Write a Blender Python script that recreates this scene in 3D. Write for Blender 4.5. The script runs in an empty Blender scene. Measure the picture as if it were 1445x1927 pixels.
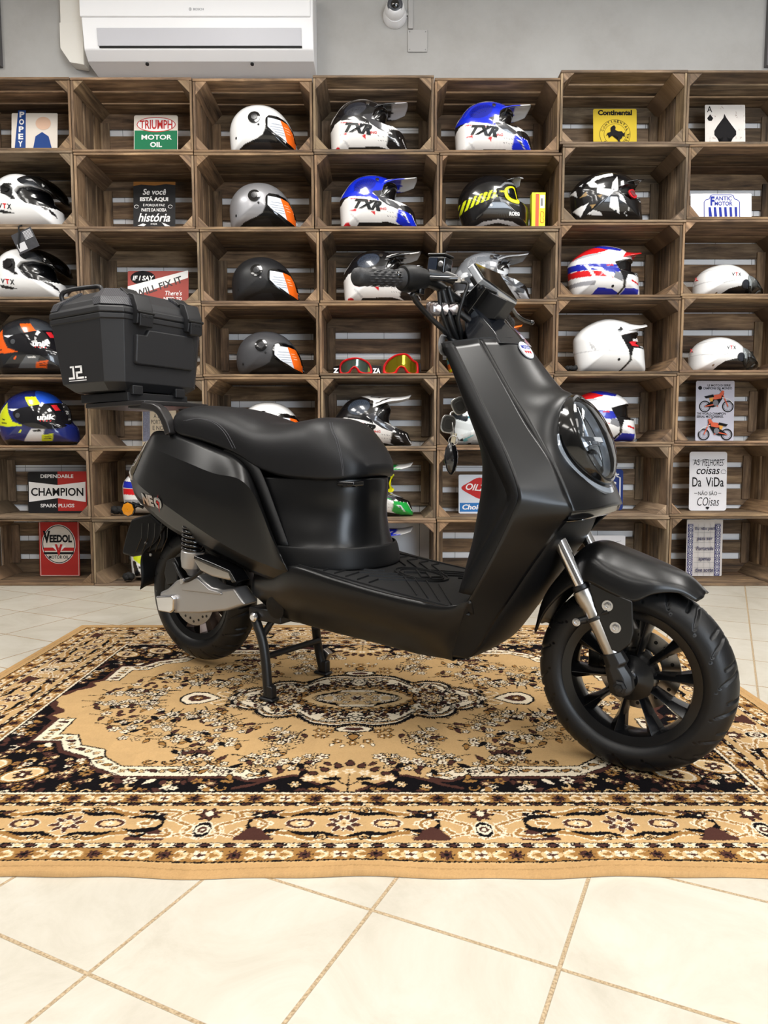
import bpy, bmesh, math, random
import numpy as np
from mathutils import Vector, Matrix
R = math.radians
random.seed(7)
# ---------------------------------------------------------------- camera, lights, exposure
FPX, EYE = 1340.0, 0.70
TP = 118 / 1340.0
PITCH = math.atan(TP)
CP, SP = math.cos(PITCH), math.sin(PITCH)
SHELF_Y, SHELF_D = 3.61, 0.36
WALL_Y = 3.980
RX0, RX1, RY0, CEIL = -3.3, 3.3, -2.6, 3.25
scene = bpy.context.scene
col = scene.collection
cam_d = bpy.data.cameras.new('camera')
cam = bpy.data.objects.new('camera', cam_d)
col.objects.link(cam)
cam.location = (0, 0, EYE)
cam.rotation_euler = (math.pi / 2 - PITCH, 0, 0)
cam_d.sensor_fit = 'VERTICAL'
cam_d.sensor_height = 36
cam_d.lens = 36 * FPX / 1927.0
cam_d.clip_start = 0.05
scene.camera = cam
scene.view_settings.view_transform = 'Standard'
scene.view_settings.look = 'None'
scene.view_settings.gamma = 1
scene.view_settings.use_curve_mapping = False
scene.view_settings.exposure = 0.0
world = bpy.data.worlds.new('world')
scene.world = world
world.use_nodes = True
world.node_tree.nodes['Background'].inputs[0].default_value = (0.9, 0.95, 1, 1)
world.node_tree.nodes['Background'].inputs[1].default_value = 0.25
# ceiling lamps: (x, y, length x, length y, watts, colour)
LAMPS = [(x, y, .45, 1.3, w, (1, .98, .95)) for y, w in ((2.0, 36), (-.1, 14), (-2.0, 22)) for x in (-2.6, -.9, .9, 2.6)]
SHOPWIN = (1.1, 3.0, .35, 2.6, 105)   # shop window in the front wall: x0, x1, z0, z1, watts of daylight

def bikepos():
    pass
# ---------------------------------------------------------------- pixel -> place helpers
def ray(px, py):
    u = (px - 722.5) / FPX; v = (963.5 - py) / FPX
    return (u, CP + v * SP, -SP + v * CP)
def ony(px, py, y):
    d = ray(px, py); k = y / d[1]
    return (d[0] * k, EYE + d[2] * k)
def onfloor(px, py, z=0):
    d = ray(px, py); k = (z - EYE) / d[2]
    return (d[0] * k, d[1] * k)
BTH = R(34); BOX, BOY = -.252, 2.045
BFX, BFY = math.cos(BTH), -math.sin(BTH)
BLX, BLY = math.sin(BTH), math.cos(BTH)
def bk(px, py, t):
    """place on the scooter's lengthwise plane at sideways offset t -> local (s, t, z)"""
    d = ray(px, py)
    k = (t + BOX * BLX + BOY * BLY) / (d[0] * BLX + d[1] * BLY)
    X, Y, Z = d[0] * k, d[1] * k, EYE + d[2] * k
    return Vector(((X - BOX) * BFX + (Y - BOY) * BFY, t, Z))
# ---------------------------------------------------------------- materials
MATS = {}
def srgb(r, g, b):
    f = lambda c: (c / 255 / 12.92) if c / 255 <= .04045 else ((c / 255 + .055) / 1.055) ** 2.4
    return (f(r), f(g), f(b), 1)
def mat(name, rgb, rough=.5, metal=0, coat=0, noise=0, nscale=20, bump=0, bscale=80, spec=.5, emit=None, trans=0, ior=1.45, alpha=1, attr=None):
    if name in MATS: return MATS[name]
    m = bpy.data.materials.new(name); m.use_nodes = True
    nt = m.node_tree; b = nt.nodes['Principled BSDF']
    c = srgb(*rgb)
    b.inputs['Base Color'].default_value = c
    b.inputs['Roughness'].default_value = rough
    b.inputs['Metallic'].default_value = metal
    b.inputs['Coat Weight'].default_value = coat
    b.inputs['Coat Roughness'].default_value = .05
    b.inputs['Specular IOR Level'].default_value = spec
    b.inputs['IOR'].default_value = ior
    b.inputs['Transmission Weight'].default_value = trans
    b.inputs['Alpha'].default_value = alpha
    tc = nt.nodes.new('ShaderNodeTexCoord')
    if attr:
        a = nt.nodes.new('ShaderNodeAttribute'); a.attribute_name = attr
        nt.links.new(a.outputs['Color'], b.inputs['Base Color'])
    elif noise:
        n = nt.nodes.new('ShaderNodeTexNoise'); n.inputs['Scale'].default_value = nscale; n.inputs['Detail'].default_value = 5
        nt.links.new(tc.outputs['Object'], n.inputs['Vector'])
        mx = nt.nodes.new('ShaderNodeMix'); mx.data_type = 'RGBA'
        mx.inputs['A'].default_value = tuple(v * (1 - noise) for v in c[:3]) + (1,)
        mx.inputs['B'].default_value = tuple(min(1, v * (1 + noise)) for v in c[:3]) + (1,)
        nt.links.new(n.outputs['Fac'], mx.inputs['Factor']); nt.links.new(mx.outputs['Result'], b.inputs['Base Color'])
    if bump:
        n2 = nt.nodes.new('ShaderNodeTexNoise'); n2.inputs['Scale'].default_value = bscale; n2.inputs['Detail'].default_value = 4
        nt.links.new(tc.outputs['Object'], n2.inputs['Vector'])
        bp = nt.nodes.new('ShaderNodeBump'); bp.inputs['Strength'].default_value = bump; bp.inputs['Distance'].default_value = .002
        nt.links.new(n2.outputs['Fac'], bp.inputs['Height']); nt.links.new(bp.outputs['Normal'], b.inputs['Normal'])
    if emit:
        b.inputs['Emission Color'].default_value = srgb(*rgb); b.inputs['Emission Strength'].default_value = emit
    MATS[name] = m
    return m
def N(nt, typ, **kw):
    n = nt.nodes.new(typ)
    for k, v in kw.items(): setattr(n, k, v)
    return n
def math_node(nt, op, a, b=None, c=None):
    n = N(nt, 'ShaderNodeMath', operation=op)
    for i, v in enumerate((a, b, c)):
        if v is None: continue
        if isinstance(v, (int, float)): n.inputs[i].default_value = v
        else: nt.links.new(v, n.inputs[i])
    return n.outputs[0]
def ramp(nt, fac, stops):
    r = N(nt, 'ShaderNodeValToRGB')
    e = r.color_ramp.elements
    while len(e) < len(stops): e.new(.5)
    for i, (p, c) in enumerate(stops):
        e[i].position = p; e[i].color = c
    nt.links.new(fac, r.inputs[0])
    return r.outputs[0]
def thin_glass(name, rgb, refl=1.45, clear_=.92):
    """clear shell: transparent with a fresnel reflection"""
    if name in MATS: return MATS[name]
    m = bpy.data.materials.new(name); m.use_nodes = True; nt = m.node_tree; nt.nodes.remove(nt.nodes['Principled BSDF']); out = nt.nodes['Material Output']
    t = N(nt, 'ShaderNodeBsdfTransparent'); t.inputs[0].default_value = tuple(v * clear_ for v in srgb(*rgb)[:3]) + (1,)
    g = N(nt, 'ShaderNodeBsdfGlossy'); g.inputs['Roughness'].default_value = .03; f = N(nt, 'ShaderNodeFresnel'); f.inputs[0].default_value = refl
    mx = N(nt, 'ShaderNodeMixShader'); nt.links.new(f.outputs[0], mx.inputs[0]); nt.links.new(t.outputs[0], mx.inputs[1]); nt.links.new(g.outputs[0], mx.inputs[2]); nt.links.new(mx.outputs[0], out.inputs[0])
    MATS[name] = m; return m
def wood_mat(name, dark, mid, light, redden=0):
    m = bpy.data.materials.new(name); m.use_nodes = True; nt = m.node_tree; b = nt.nodes['Principled BSDF']
    uv = N(nt, 'ShaderNodeUVMap', uv_map='grain')
    mp = N(nt, 'ShaderNodeMapping'); mp.inputs['Scale'].default_value = (3.5, 38, 1)
    nt.links.new(uv.outputs[0], mp.inputs[0])
    oi = N(nt, 'ShaderNodeObjectInfo')
    ad = N(nt, 'ShaderNodeVectorMath', operation='ADD'); nt.links.new(mp.outputs[0], ad.inputs[0])
    sc = math_node(nt, 'MULTIPLY', oi.outputs['Random'], 40.0); cx = N(nt, 'ShaderNodeCombineXYZ')
    nt.links.new(sc, cx.inputs[0]); nt.links.new(sc, cx.inputs[1]); nt.links.new(cx.outputs[0], ad.inputs[1])
    n = N(nt, 'ShaderNodeTexNoise'); n.inputs['Scale'].default_value = 1.0; n.inputs['Detail'].default_value = 6; n.inputs['Roughness'].default_value = .65; n.inputs['Distortion'].default_value = .6
    nt.links.new(ad.outputs[0], n.inputs['Vector'])
    mp2 = N(nt, 'ShaderNodeMapping'); mp2.inputs['Scale'].default_value = (5, 14, 1); nt.links.new(uv.outputs[0], mp2.inputs[0])
    n2 = N(nt, 'ShaderNodeTexNoise'); n2.inputs['Scale'].default_value = 1.0; n2.inputs['Detail'].default_value = 3
    nt.links.new(mp2.outputs[0], n2.inputs['Vector'])
    f = math_node(nt, 'ADD', math_node(nt, 'MULTIPLY', n.outputs['Fac'], .65), math_node(nt, 'MULTIPLY', n2.outputs['Fac'], .35))
    c = ramp(nt, f, [(.34, dark), (.5, mid), (.68, light)])
    at = N(nt, 'ShaderNodeAttribute'); at.attribute_name = 'tint'
    mx = N(nt, 'ShaderNodeMix', data_type='RGBA', blend_type='MULTIPLY'); mx.inputs['Factor'].default_value = 1
    nt.links.new(c, mx.inputs['A']); nt.links.new(at.outputs['Color'], mx.inputs['B'])
    nt.links.new(mx.outputs['Result'], b.inputs['Base Color'])
    b.inputs['Roughness'].default_value = .78
    bp = N(nt, 'ShaderNodeBump'); bp.inputs['Strength'].default_value = .5; bp.inputs['Distance'].default_value = .002
    nt.links.new(n.outputs['Fac'], bp.inputs['Height']); nt.links.new(bp.outputs['Normal'], b.inputs['Normal'])
    MATS[name] = m
    return m
# ---------------------------------------------------------------- object helpers
def link(name, me, m=None, parent=None, loc=None, smooth=None):
    o = bpy.data.objects.new(name, me); col.objects.link(o)
    if m is not None:
        for x in (m if isinstance(m, (list, tuple)) else [m]): me.materials.append(x)
    if parent is not None: o.parent = parent
    if loc: o.location = loc
    if smooth is not None: shade(me, smooth)
    return o
def shade(me, ang):
    """smooth shading with sharp edges above ang degrees"""
    n = len(me.polygons)
    me.polygons.foreach_set('use_smooth', [True] * n)
    if ang < 180:
        bm = bmesh.new(); bm.from_mesh(me); a = R(ang)
        for e in bm.edges:
            if len(e.link_faces) == 2: e.smooth = e.calc_face_angle(0) < a
        bm.to_mesh(me); bm.free()
def tag(o, label=None, cat=None, group=None, kind=None):
    if label: o['label'] = label
    if cat: o['category'] = cat
    if group: o['group'] = group
    if kind: o['kind'] = kind
    return o
def empty(name, label, cat, loc=(0, 0, 0), rz=0, group=None):
    o = bpy.data.objects.new(name, None); col.objects.link(o)
    o.empty_display_size = .05
    o.location = loc; o.rotation_euler = (0, 0, rz)
    return tag(o, label, cat, group)
def copy_tree(o, parent=None):
    c = o.copy(); col.objects.link(c)
    if parent: c.parent = parent
    for ch in list(o.children): copy_tree(ch, c)
    return c
class MB:
    """collects verts, faces, per-face material slots, uv and tint"""
    def __init__(s): s.v = []; s.f = []; s.m = []; s.uv = []; s.t = []
    def add(s, vs, fs, mi=0, uvs=None, tint=None):
        b = len(s.v); s.v += [tuple(v) for v in vs]
        for k, f in enumerate(fs):
            s.f.append(tuple(i + b for i in f)); s.m.append(mi)
            s.uv.append(uvs[k] if uvs else [(0, 0)] * len(f)); s.t.append(tint or (1, 1, 1))
    def box(s, x0, x1, y0, y1, z0, z1, mi=0, grain=None, tint=None, jit=0, M=None):
        j = lambda: random.uniform(-jit, jit)
        vs = [Vector((x + j(), y + j() * .3, z + j())) for x in (x0, x1) for y in (y0, y1) for z in (z0, z1)]
        if M: vs = [M @ v for v in vs]
        fs = [(0, 1, 3, 2), (4, 6, 7, 5), (0, 4, 5, 1), (2, 3, 7, 6), (0, 2, 6, 4), (1, 5, 7, 3)]
        uvs = None
        if grain is not None:
            ou, ov = random.uniform(0, 30), random.uniform(0, 30)
            oth = [a for a in range(3) if a != grain]
            uvs = [[(vs[i][grain] + ou, vs[i][oth[0]] + vs[i][oth[1]] + ov) for i in f] for f in fs]
        s.add(vs, fs, mi, uvs, tint)
    def prism(s, poly, axis, a0, a1, mi=0, grain=False, tint=None):
        """poly = 2D points in the two other axes, extruded along axis"""
        n = len(poly)
        def mk(p, a):
            q = list(p); q.insert(axis, a); return Vector(q)
        vs = [mk(p, a0) for p in poly] + [mk(p, a1) for p in poly]
        fs = [tuple(range(n))[::-1], tuple(range(n, 2 * n))] + [(i, (i + 1) % n, n + (i + 1) % n, n + i) for i in range(n)]
        ou, ov = random.uniform(0, 30), random.uniform(0, 30)
        oth = [a for a in range(3) if a != axis]
        uvs = [[(vs[i][axis] + ou, vs[i][oth[0]] + vs[i][oth[1]] + ov) for i in f] for f in fs]
        s.add(vs, fs, mi, uvs, tint)
    def mesh(s, name='mesh', recalc=True):
        me = bpy.data.meshes.new(name); me.from_pydata(s.v, [], s.f)
        me.polygons.foreach_set('material_index', s.m)
        uvl = me.uv_layers.new(name='grain')
        flat = [c for u in s.uv for p in u for c in p]
        uvl.data.foreach_set('uv', flat)
        ca = me.color_attributes.new('tint', 'FLOAT_COLOR', 'CORNER')
        cc = []
        for f, t in zip(s.f, s.t): cc += list(t + (1,)) * len(f)
        ca.data.foreach_set('color', cc)
        if recalc:
            bm = bmesh.new(); bm.from_mesh(me); bmesh.ops.recalc_face_normals(bm, faces=bm.faces); bm.to_mesh(me); bm.free()
        me.update()
        return me
    def build(s, name, m, parent=None, smooth=None, bevel=0, bseg=2, loc=None):
        me = s.mesh(name); o = link(name, me, m, parent, loc, smooth)
        if bevel: bev(o, bevel, bseg)
        return o
def bev(o, w, seg=2, ang=30):
    b = o.modifiers.new('bevel', 'BEVEL'); b.width = w; b.segments = seg; b.limit_method = 'ANGLE'; b.angle_limit = R(ang); b.harden_normals = False
    for p in o.data.polygons: p.use_smooth = True
    if not any(m.type == 'EDGE_SPLIT' for m in o.modifiers):
        w = o.modifiers.new('wn', 'WEIGHTED_NORMAL'); w.keep_sharp = True
def tube_mb(mb, pts, r, seg=12, mi=0, cap=True, closed=False):
    pts = [Vector(p) for p in pts]; n = len(pts)
    rs = r if isinstance(r, (list, tuple)) else [r] * n
    up = None; vs = []
    for i, p in enumerate(pts):
        if closed: d = pts[(i + 1) % n] - pts[i - 1]
        else: d = pts[min(i + 1, n - 1)] - pts[max(i - 1, 0)]
        d.normalize()
        if up is None:
            up = Vector((0, 0, 1)) if abs(d.z) < .9 else Vector((1, 0, 0))
        a = d.cross(up).normalized(); up = a.cross(d).normalized()
        for k in range(seg):
            t = 2 * math.pi * k / seg
            vs.append(p + (a * math.cos(t) + up * math.sin(t)) * rs[i])
    fs = []
    m = n if closed else n - 1
    for i in range(m):
        for k in range(seg):
            i2 = (i + 1) % n
            fs.append((i * seg + k, i * seg + (k + 1) % seg, i2 * seg + (k + 1) % seg, i2 * seg + k))
    if cap and not closed:
        fs.append(tuple(range(seg))[::-1]); fs.append(tuple((n - 1) * seg + k for k in range(seg)))
    mb.add(vs, fs, mi)
def smooth_path(pts, n=8):
    """Catmull-Rom through the points"""
    P = [Vector(p) for p in pts]; P = [P[0] * 2 - P[1]] + P + [P[-1] * 2 - P[-2]]
    out = []
    for i in range(1, len(P) - 2):
        for k in range(n):
            t = k / n; a, b, c, d = P[i - 1], P[i], P[i + 1], P[i + 2]
            out.append(.5 * ((2 * b) + (c - a) * t + (2 * a - 5 * b + 4 * c - d) * t * t + (3 * b - a - 3 * c + d) * t ** 3))
    out.append(P[-2]); return out
def lathe_mb(mb, prof, origin, axis, seg=32, mi=0, caps=True, arc=None):
    """prof = [(radius, along)]; axis any vector"""
    ax = Vector(axis).normalized(); o = Vector(origin)
    h = Vector((0, 0, 1)) if abs(ax.z) < .9 else Vector((1, 0, 0))
    a = ax.cross(h).normalized(); b = ax.cross(a)
    vs = []
    for r, l in prof:
        for k in range(seg):
            t = 2 * math.pi * k / seg
            vs.append(o + ax * l + (a * math.cos(t) + b * math.sin(t)) * max(r, 1e-5))
    fs = [(i * seg + k, i * seg + (k + 1) % seg, (i + 1) * seg + (k + 1) % seg, (i + 1) * seg + k) for i in range(len(prof) - 1) for k in range(seg)]
    if caps: fs += [tuple(range(seg))[::-1], tuple((len(prof) - 1) * seg + k for k in range(seg))]
    mb.add(vs, fs, mi)
def grid_mb(mb, rows, mi=0, closed=False, cap=False):
    n = len(rows[0]); vs = [p for r in rows for p in r]
    m = n if closed else n - 1
    fs = [(i * n + k, i * n + (k + 1) % n, (i + 1) * n + (k + 1) % n, (i + 1) * n + k) for i in range(len(rows) - 1) for k in range(m)]
    if cap: fs += [tuple(range(n))[::-1], tuple((len(rows) - 1) * n + k for k in range(n))]
    mb.add(vs, fs, mi)
_font_cache = {}
def text_geo(txt, bold=0.0, res=3):
    """flat text outline -> (verts, faces, width, height); height of capitals scaled to 1"""
    bold = min(bold, .022) if set(txt) & set('MNWVK') and len(txt) > 2 else min(bold, .06); key = (txt, bold, res)
    if key in _font_cache: return _font_cache[key]
    cu = bpy.data.curves.new('t', 'FONT'); cu.body = txt; cu.size = 1; cu.offset = bold; cu.resolution_u = res
    cu.align_x = 'CENTER'
    ob = bpy.data.objects.new('t', cu); col.objects.link(ob)
    bpy.context.view_layer.update()
    dg = bpy.context.evaluated_depsgraph_get()
    me = bpy.data.meshes.new_from_object(ob.evaluated_get(dg))
    vs = [v.co.copy() for v in me.vertices]; fs = [tuple(p.vertices) for p in me.polygons]
    bpy.data.objects.remove(ob); bpy.data.meshes.remove(me); bpy.data.curves.remove(cu)
    if not vs: return [], [], 0, 0
    x0 = min(v.x for v in vs); x1 = max(v.x for v in vs); y0 = min(v.y for v in vs); y1 = max(v.y for v in vs)
    vs = [((v.x - (x0 + x1) / 2) / (x1 - x0), (v.y - y0) / (y1 - y0)) for v in vs]
    _font_cache[key] = (vs, fs, x1 - x0, y1 - y0)
    return _font_cache[key]
def text_mb(mb, txt, f, x, z, w, h, mi=0, bold=0.0, shear=0, rot=0, res=3, warp=None):
    """text of width w, height h, lower middle at (x,z); f(x,z) -> 3D"""
    vs, fs, _, _ = text_geo(txt, bold, res)
    c, s = math.cos(rot), math.sin(rot); out = []
    for u, v in vs:
        a, b = u * w + shear * v * h, v * h
        if warp: a, b = warp(a, b)
        out.append(f(x + a * c - b * s, z + a * s + b * c))
    mb.add(out, fs, mi)
def inside(poly, X, Y):
    P = np.asarray(poly, float); r = np.zeros(X.shape, bool); j = len(P) - 1
    for i in range(len(P)):
        xi, yi = P[i]; xj, yj = P[j]
        c = ((yi > Y) != (yj > Y)) & (X < (xj - xi) * (Y - yi) / (yj - yi + 1e-12) + xi)
        r ^= c; j = i
    return r
def np_mesh(name, V, F):
    me = bpy.data.meshes.new(name)
    V = np.asarray(V, np.float32); F = np.asarray(F, np.int32)
    me.vertices.add(len(V)); me.vertices.foreach_set('co', V.ravel())
    me.loops.add(F.size); me.loops.foreach_set('vertex_index', F.ravel())
    me.polygons.add(len(F)); me.polygons.foreach_set('loop_start', np.arange(0, F.size, F.shape[1], dtype=np.int32))
    me.update(calc_edges=True)
    me.polygons.foreach_set('use_smooth', np.ones(len(F), bool))
    return me
def set_colors(me, C, name='paint'):
    a = me.color_attributes.new(name, 'FLOAT_COLOR', 'POINT')
    if C.shape[1] == 3: C = np.c_[C, np.ones(len(C))]
    a.data.foreach_set('color', C.astype(np.float32).ravel())
# ---------------------------------------------------------------- the room
def floor_material():
    m = bpy.data.materials.new('cream_floor_tile'); m.use_nodes = True; nt = m.node_tree; b = nt.nodes['Principled BSDF']
    tc = N(nt, 'ShaderNodeTexCoord')
    mp = N(nt, 'ShaderNodeMapping', vector_type='TEXTURE')
    mp.inputs['Location'].default_value = (-.397, .896, 0); mp.inputs['Rotation'].default_value = (0, 0, R(-25.7)); mp.inputs['Scale'].default_value = (.2835, .2835, 1)
    nt.links.new(tc.outputs['Object'], mp.inputs[0])
    sx = N(nt, 'ShaderNodeSeparateXYZ'); nt.links.new(mp.outputs[0], sx.inputs[0])
    def edge(o):
        f = math_node(nt, 'FRACT', o); return math_node(nt, 'MINIMUM', f, math_node(nt, 'SUBTRACT', 1.0, f))
    d = math_node(nt, 'MINIMUM', edge(sx.outputs[0]), edge(sx.outputs[1]))
    g = N(nt, 'ShaderNodeMapRange', interpolation_type='SMOOTHSTEP'); nt.links.new(d, g.inputs[0])
    g.inputs[1].default_value = .0085; g.inputs[2].default_value = .0125
    n = N(nt, 'ShaderNodeTexNoise'); n.inputs['Scale'].default_value = 5; n.inputs['Detail'].default_value = 7; n.inputs['Roughness'].default_value = .7; n.inputs['Distortion'].default_value = 1
    nt.links.new(tc.outputs['Object'], n.inputs['Vector'])
    c = ramp(nt, n.outputs['Fac'], [(.3, srgb(170, 163, 149)), (.5, srgb(182, 176, 163)), (.7, srgb(190, 185, 174))])
    # each tile slightly its own tone
    fl = N(nt, 'ShaderNodeVectorMath', operation='FLOOR'); nt.links.new(mp.outputs[0], fl.inputs[0])
    wn = N(nt, 'ShaderNodeTexWhiteNoise'); nt.links.new(fl.outputs[0], wn.inputs['Vector'])
    hv = N(nt, 'ShaderNodeHueSaturation'); nt.links.new(c, hv.inputs['Color'])
    nt.links.new(math_node(nt, 'ADD', .96, math_node(nt, 'MULTIPLY', wn.outputs['Value'], .07)), hv.inputs['Value'])
    ng = N(nt, 'ShaderNodeTexNoise'); ng.inputs['Scale'].default_value = 260; nt.links.new(tc.outputs['Object'], ng.inputs['Vector'])
    gr = ramp(nt, ng.outputs['Fac'], [(.35, srgb(132, 112, 84)), (.65, srgb(176, 156, 126))])
    mx = N(nt, 'ShaderNodeMix', data_type='RGBA'); nt.links.new(g.outputs[0], mx.inputs['Factor'])
    nt.links.new(gr, mx.inputs['A']); nt.links.new(hv.outputs[0], mx.inputs['B']); nt.links.new(mx.outputs['Result'], b.inputs['Base Color'])
    rr = math_node(nt, 'SUBTRACT', .85, math_node(nt, 'MULTIPLY', g.outputs[0], .45)); nt.links.new(rr, b.inputs['Roughness'])
    bp = N(nt, 'ShaderNodeBump'); bp.inputs['Strength'].default_value = .6; bp.inputs['Distance'].default_value = .002
    nt.links.new(g.outputs[0], bp.inputs['Height']); nt.links.new(bp.outputs['Normal'], b.inputs['Normal'])
    return m
def wall_material():
    m = bpy.data.materials.new('back_wall_paint_and_panels'); m.use_nodes = True; nt = m.node_tree; b = nt.nodes['Principled BSDF']
    tc = N(nt, 'ShaderNodeTexCoord'); sx = N(nt, 'ShaderNodeSeparateXYZ'); nt.links.new(tc.outputs['Object'], sx.inputs[0])
    n = N(nt, 'ShaderNodeTexNoise'); n.inputs['Scale'].default_value = 2.2; n.inputs['Detail'].default_value = 8; n.inputs['Roughness'].default_value = .65
    nt.links.new(tc.outputs['Object'], n.inputs['Vector'])
    up = ramp(nt, n.outputs['Fac'], [(.3, srgb(160, 157, 153)), (.5, srgb(172, 170, 167)), (.72, srgb(180, 179, 176))])
    br = N(nt, 'ShaderNodeTexBrick'); br.offset = 0
    br.inputs['Color1'].default_value = srgb(250, 249, 248); br.inputs['Color2'].default_value = srgb(244, 243, 243); br.inputs['Mortar'].default_value = srgb(150, 148, 146)
    br.inputs['Scale'].default_value = 1; br.inputs['Mortar Size'].default_value = .0015; br.inputs['Brick Width'].default_value = .2; br.inputs['Row Height'].default_value = .3
    cx = N(nt, 'ShaderNodeCombineXYZ'); nt.links.new(sx.outputs[0], cx.inputs[0]); nt.links.new(sx.outputs[2], cx.inputs[1]); nt.links.new(cx.outputs[0], br.inputs['Vector'])
    st = math_node(nt, 'GREATER_THAN', sx.outputs[2], 2.6)
    mx = N(nt, 'ShaderNodeMix', data_type='RGBA'); nt.links.new(st, mx.inputs['Factor']); nt.links.new(br.outputs['Color'], mx.inputs['A']); nt.links.new(up, mx.inputs['B'])
    nt.links.new(mx.outputs['Result'], b.inputs['Base Color']); b.inputs['Roughness'].default_value = .6
    n3 = N(nt, 'ShaderNodeTexNoise'); n3.inputs['Scale'].default_value = 30; nt.links.new(tc.outputs['Object'], n3.inputs['Vector'])
    bp = N(nt, 'ShaderNodeBump'); bp.inputs['Strength'].default_value = .15; bp.inputs['Distance'].default_value = .003
    nt.links.new(n3.outputs['Fac'], bp.inputs['Height']); nt.links.new(bp.outputs['Normal'], b.inputs['Normal'])
    return m
def struct(name, x0, x1, y0, y1, z0, z1, m):
    mb = MB(); mb.box(x0, x1, y0, y1, z0, z1); o = mb.build(name, m); o['kind'] = 'structure'; return o
struct('floor', RX0, RX1, RY0, WALL_Y + .1, -.1, 0, floor_material())
struct('wall_back', RX0, RX1, WALL_Y, WALL_Y + .1, 0, CEIL, wall_material())
plain = mat('plain_plaster', (214, 210, 204), .7, noise=.04, nscale=3, bump=.2, bscale=30)
darkp = mat('dark_grey_wall_paint', (92, 90, 88), .7, noise=.05, nscale=3)
struct('wall_left', RX0 - .1, RX0, RY0, WALL_Y + .1, 0, CEIL, darkp)
struct('wall_right', RX1, RX1 + .1, RY0, WALL_Y + .1, 0, CEIL, darkp)
wx0, wx1, wz0, wz1, ww = SHOPWIN
mb = MB()
for a in ((RX0 - .1, wx0, 0, CEIL), (wx1, RX1 + .1, 0, CEIL), (wx0, wx1, 0, wz0), (wx0, wx1, wz1, CEIL)): mb.box(a[0], a[1], RY0 - .1, RY0, a[2], a[3])
o = mb.build('wall_front', darkp); o['kind'] = 'structure'
mb = MB(); mb.box(wx0, wx1, RY0 - .09, RY0 - .08, wz0, wz1); o = mb.build('window_1', mat('bright_daylight_pane', (222, 234, 255), .3, emit=1.6)); o['kind'] = 'structure'
mb = MB()
for a in ((wx0, wx1, wz0, wz0 + .05), (wx0, wx1, wz1 - .05, wz1), (wx0, wx0 + .05, wz0, wz1), (wx1 - .05, wx1, wz0, wz1), ((wx0 + wx1) / 2 - .03, (wx0 + wx1) / 2 + .03, wz0, wz1)): mb.box(a[0], a[1], RY0 - .08, RY0 + .01, a[2], a[3])
wf = mb.build('window_frame', mat('dark_window_frame', (40, 42, 44), .5)); wf.parent = o
ld = bpy.data.lights.new('light', 'AREA'); ld.shape = 'RECTANGLE'; ld.size = wx1 - wx0 - .2; ld.size_y = wz1 - wz0 - .2; ld.energy = ww; ld.color = (.80, .90, 1)
lo = bpy.data.objects.new('light', ld); col.objects.link(lo); lo.location = ((wx0 + wx1) / 2, RY0 + .03, (wz0 + wz1) / 2); lo.rotation_euler = (math.pi / 2, 0, 0)
struct('ceiling', RX0 - .1, RX1 + .1, RY0 - .1, WALL_Y + .1, CEIL, CEIL + .1, mat('ceiling_paint', (226, 224, 220), .8, noise=.03, nscale=4))
led = mat('lamp_diffuser', (255, 248, 238), .4, emit=6)
alu = mat('white_lamp_housing', (225, 225, 225), .4, noise=.02)
for i, (x, y, lx, ly, w, c) in enumerate(LAMPS):
    side = ('leftmost', 'second from left', 'third from left', 'rightmost')[i % 4]; rowl = ('near the shelf wall', 'over the middle of the room', 'over the shop window')[i // 4]
    t = empty('ceiling_lamp', 'long white ceiling light, %s one %s' % (side, rowl), 'ceiling light', (x, y, CEIL), group='ceiling lights')
    mb = MB(); mb.box(-lx / 2 - .02, lx / 2 + .02, -ly / 2 - .02, ly / 2 + .02, -.04, -.001); mb.build('housing', alu, t, bevel=.005)
    mb = MB(); mb.box(-lx / 2, lx / 2, -ly / 2, ly / 2, -.048, -.038); mb.build('diffuser', led, t)
    ld = bpy.data.lights.new('light', 'AREA'); ld.shape = 'RECTANGLE'; ld.size = lx; ld.size_y = ly; ld.energy = w; ld.color = c
    lo = bpy.data.objects.new('light', ld); col.objects.link(lo); lo.parent = t; lo.location = (0, 0, -.055)
# ---------------------------------------------------------------- wooden crates
wood = [wood_mat('weathered_crate_wood', srgb(58, 44, 33), srgb(122, 98, 74), srgb(174, 146, 114)),
        wood_mat('darker_crate_wood', srgb(50, 37, 27), srgb(110, 87, 64), srgb(162, 132, 100)),
        wood_mat('greyer_crate_wood', srgb(58, 48, 39), srgb(118, 98, 77), srgb(168, 145, 118))]
XB = [[-94, 132, 362, 588, 817, 1054, 1293, 1527], [-90, 138, 365, 591, 827, 1057, 1295, 1527], [-80, 148, 376, 601, 827, 1051, 1284, 1515],
      [-72, 153, 380, 600, 821, 1046, 1281, 1508], [-64, 163, 385, 603, 822, 1041, 1272, 1497], [-58, 168, 389, 606, 821, 1037, 1262, 1484], [-50, 174, 393, 608, 821, 1035, 1259, 1480]]
YB = [[143, 282, 426, 563, 709, 843, 977, 1105], [144, 285, 430, 570, 710, 844, 978, 1105], [146, 286, 431, 571, 709, 844, 979, 1105], [140, 285, 430, 570, 707, 844, 980, 1105],
      [146, 287, 430, 567, 706, 842, 978, 1104], [131, 271, 418, 559, 703, 836, 973, 1103], [130, 270, 412, 557, 701, 834, 972, 1103]]
def tints(): 
    v = random.uniform(.6, 1.2); return (v * random.uniform(.97, 1.05), v, v * random.uniform(.92, 1.02))
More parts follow.
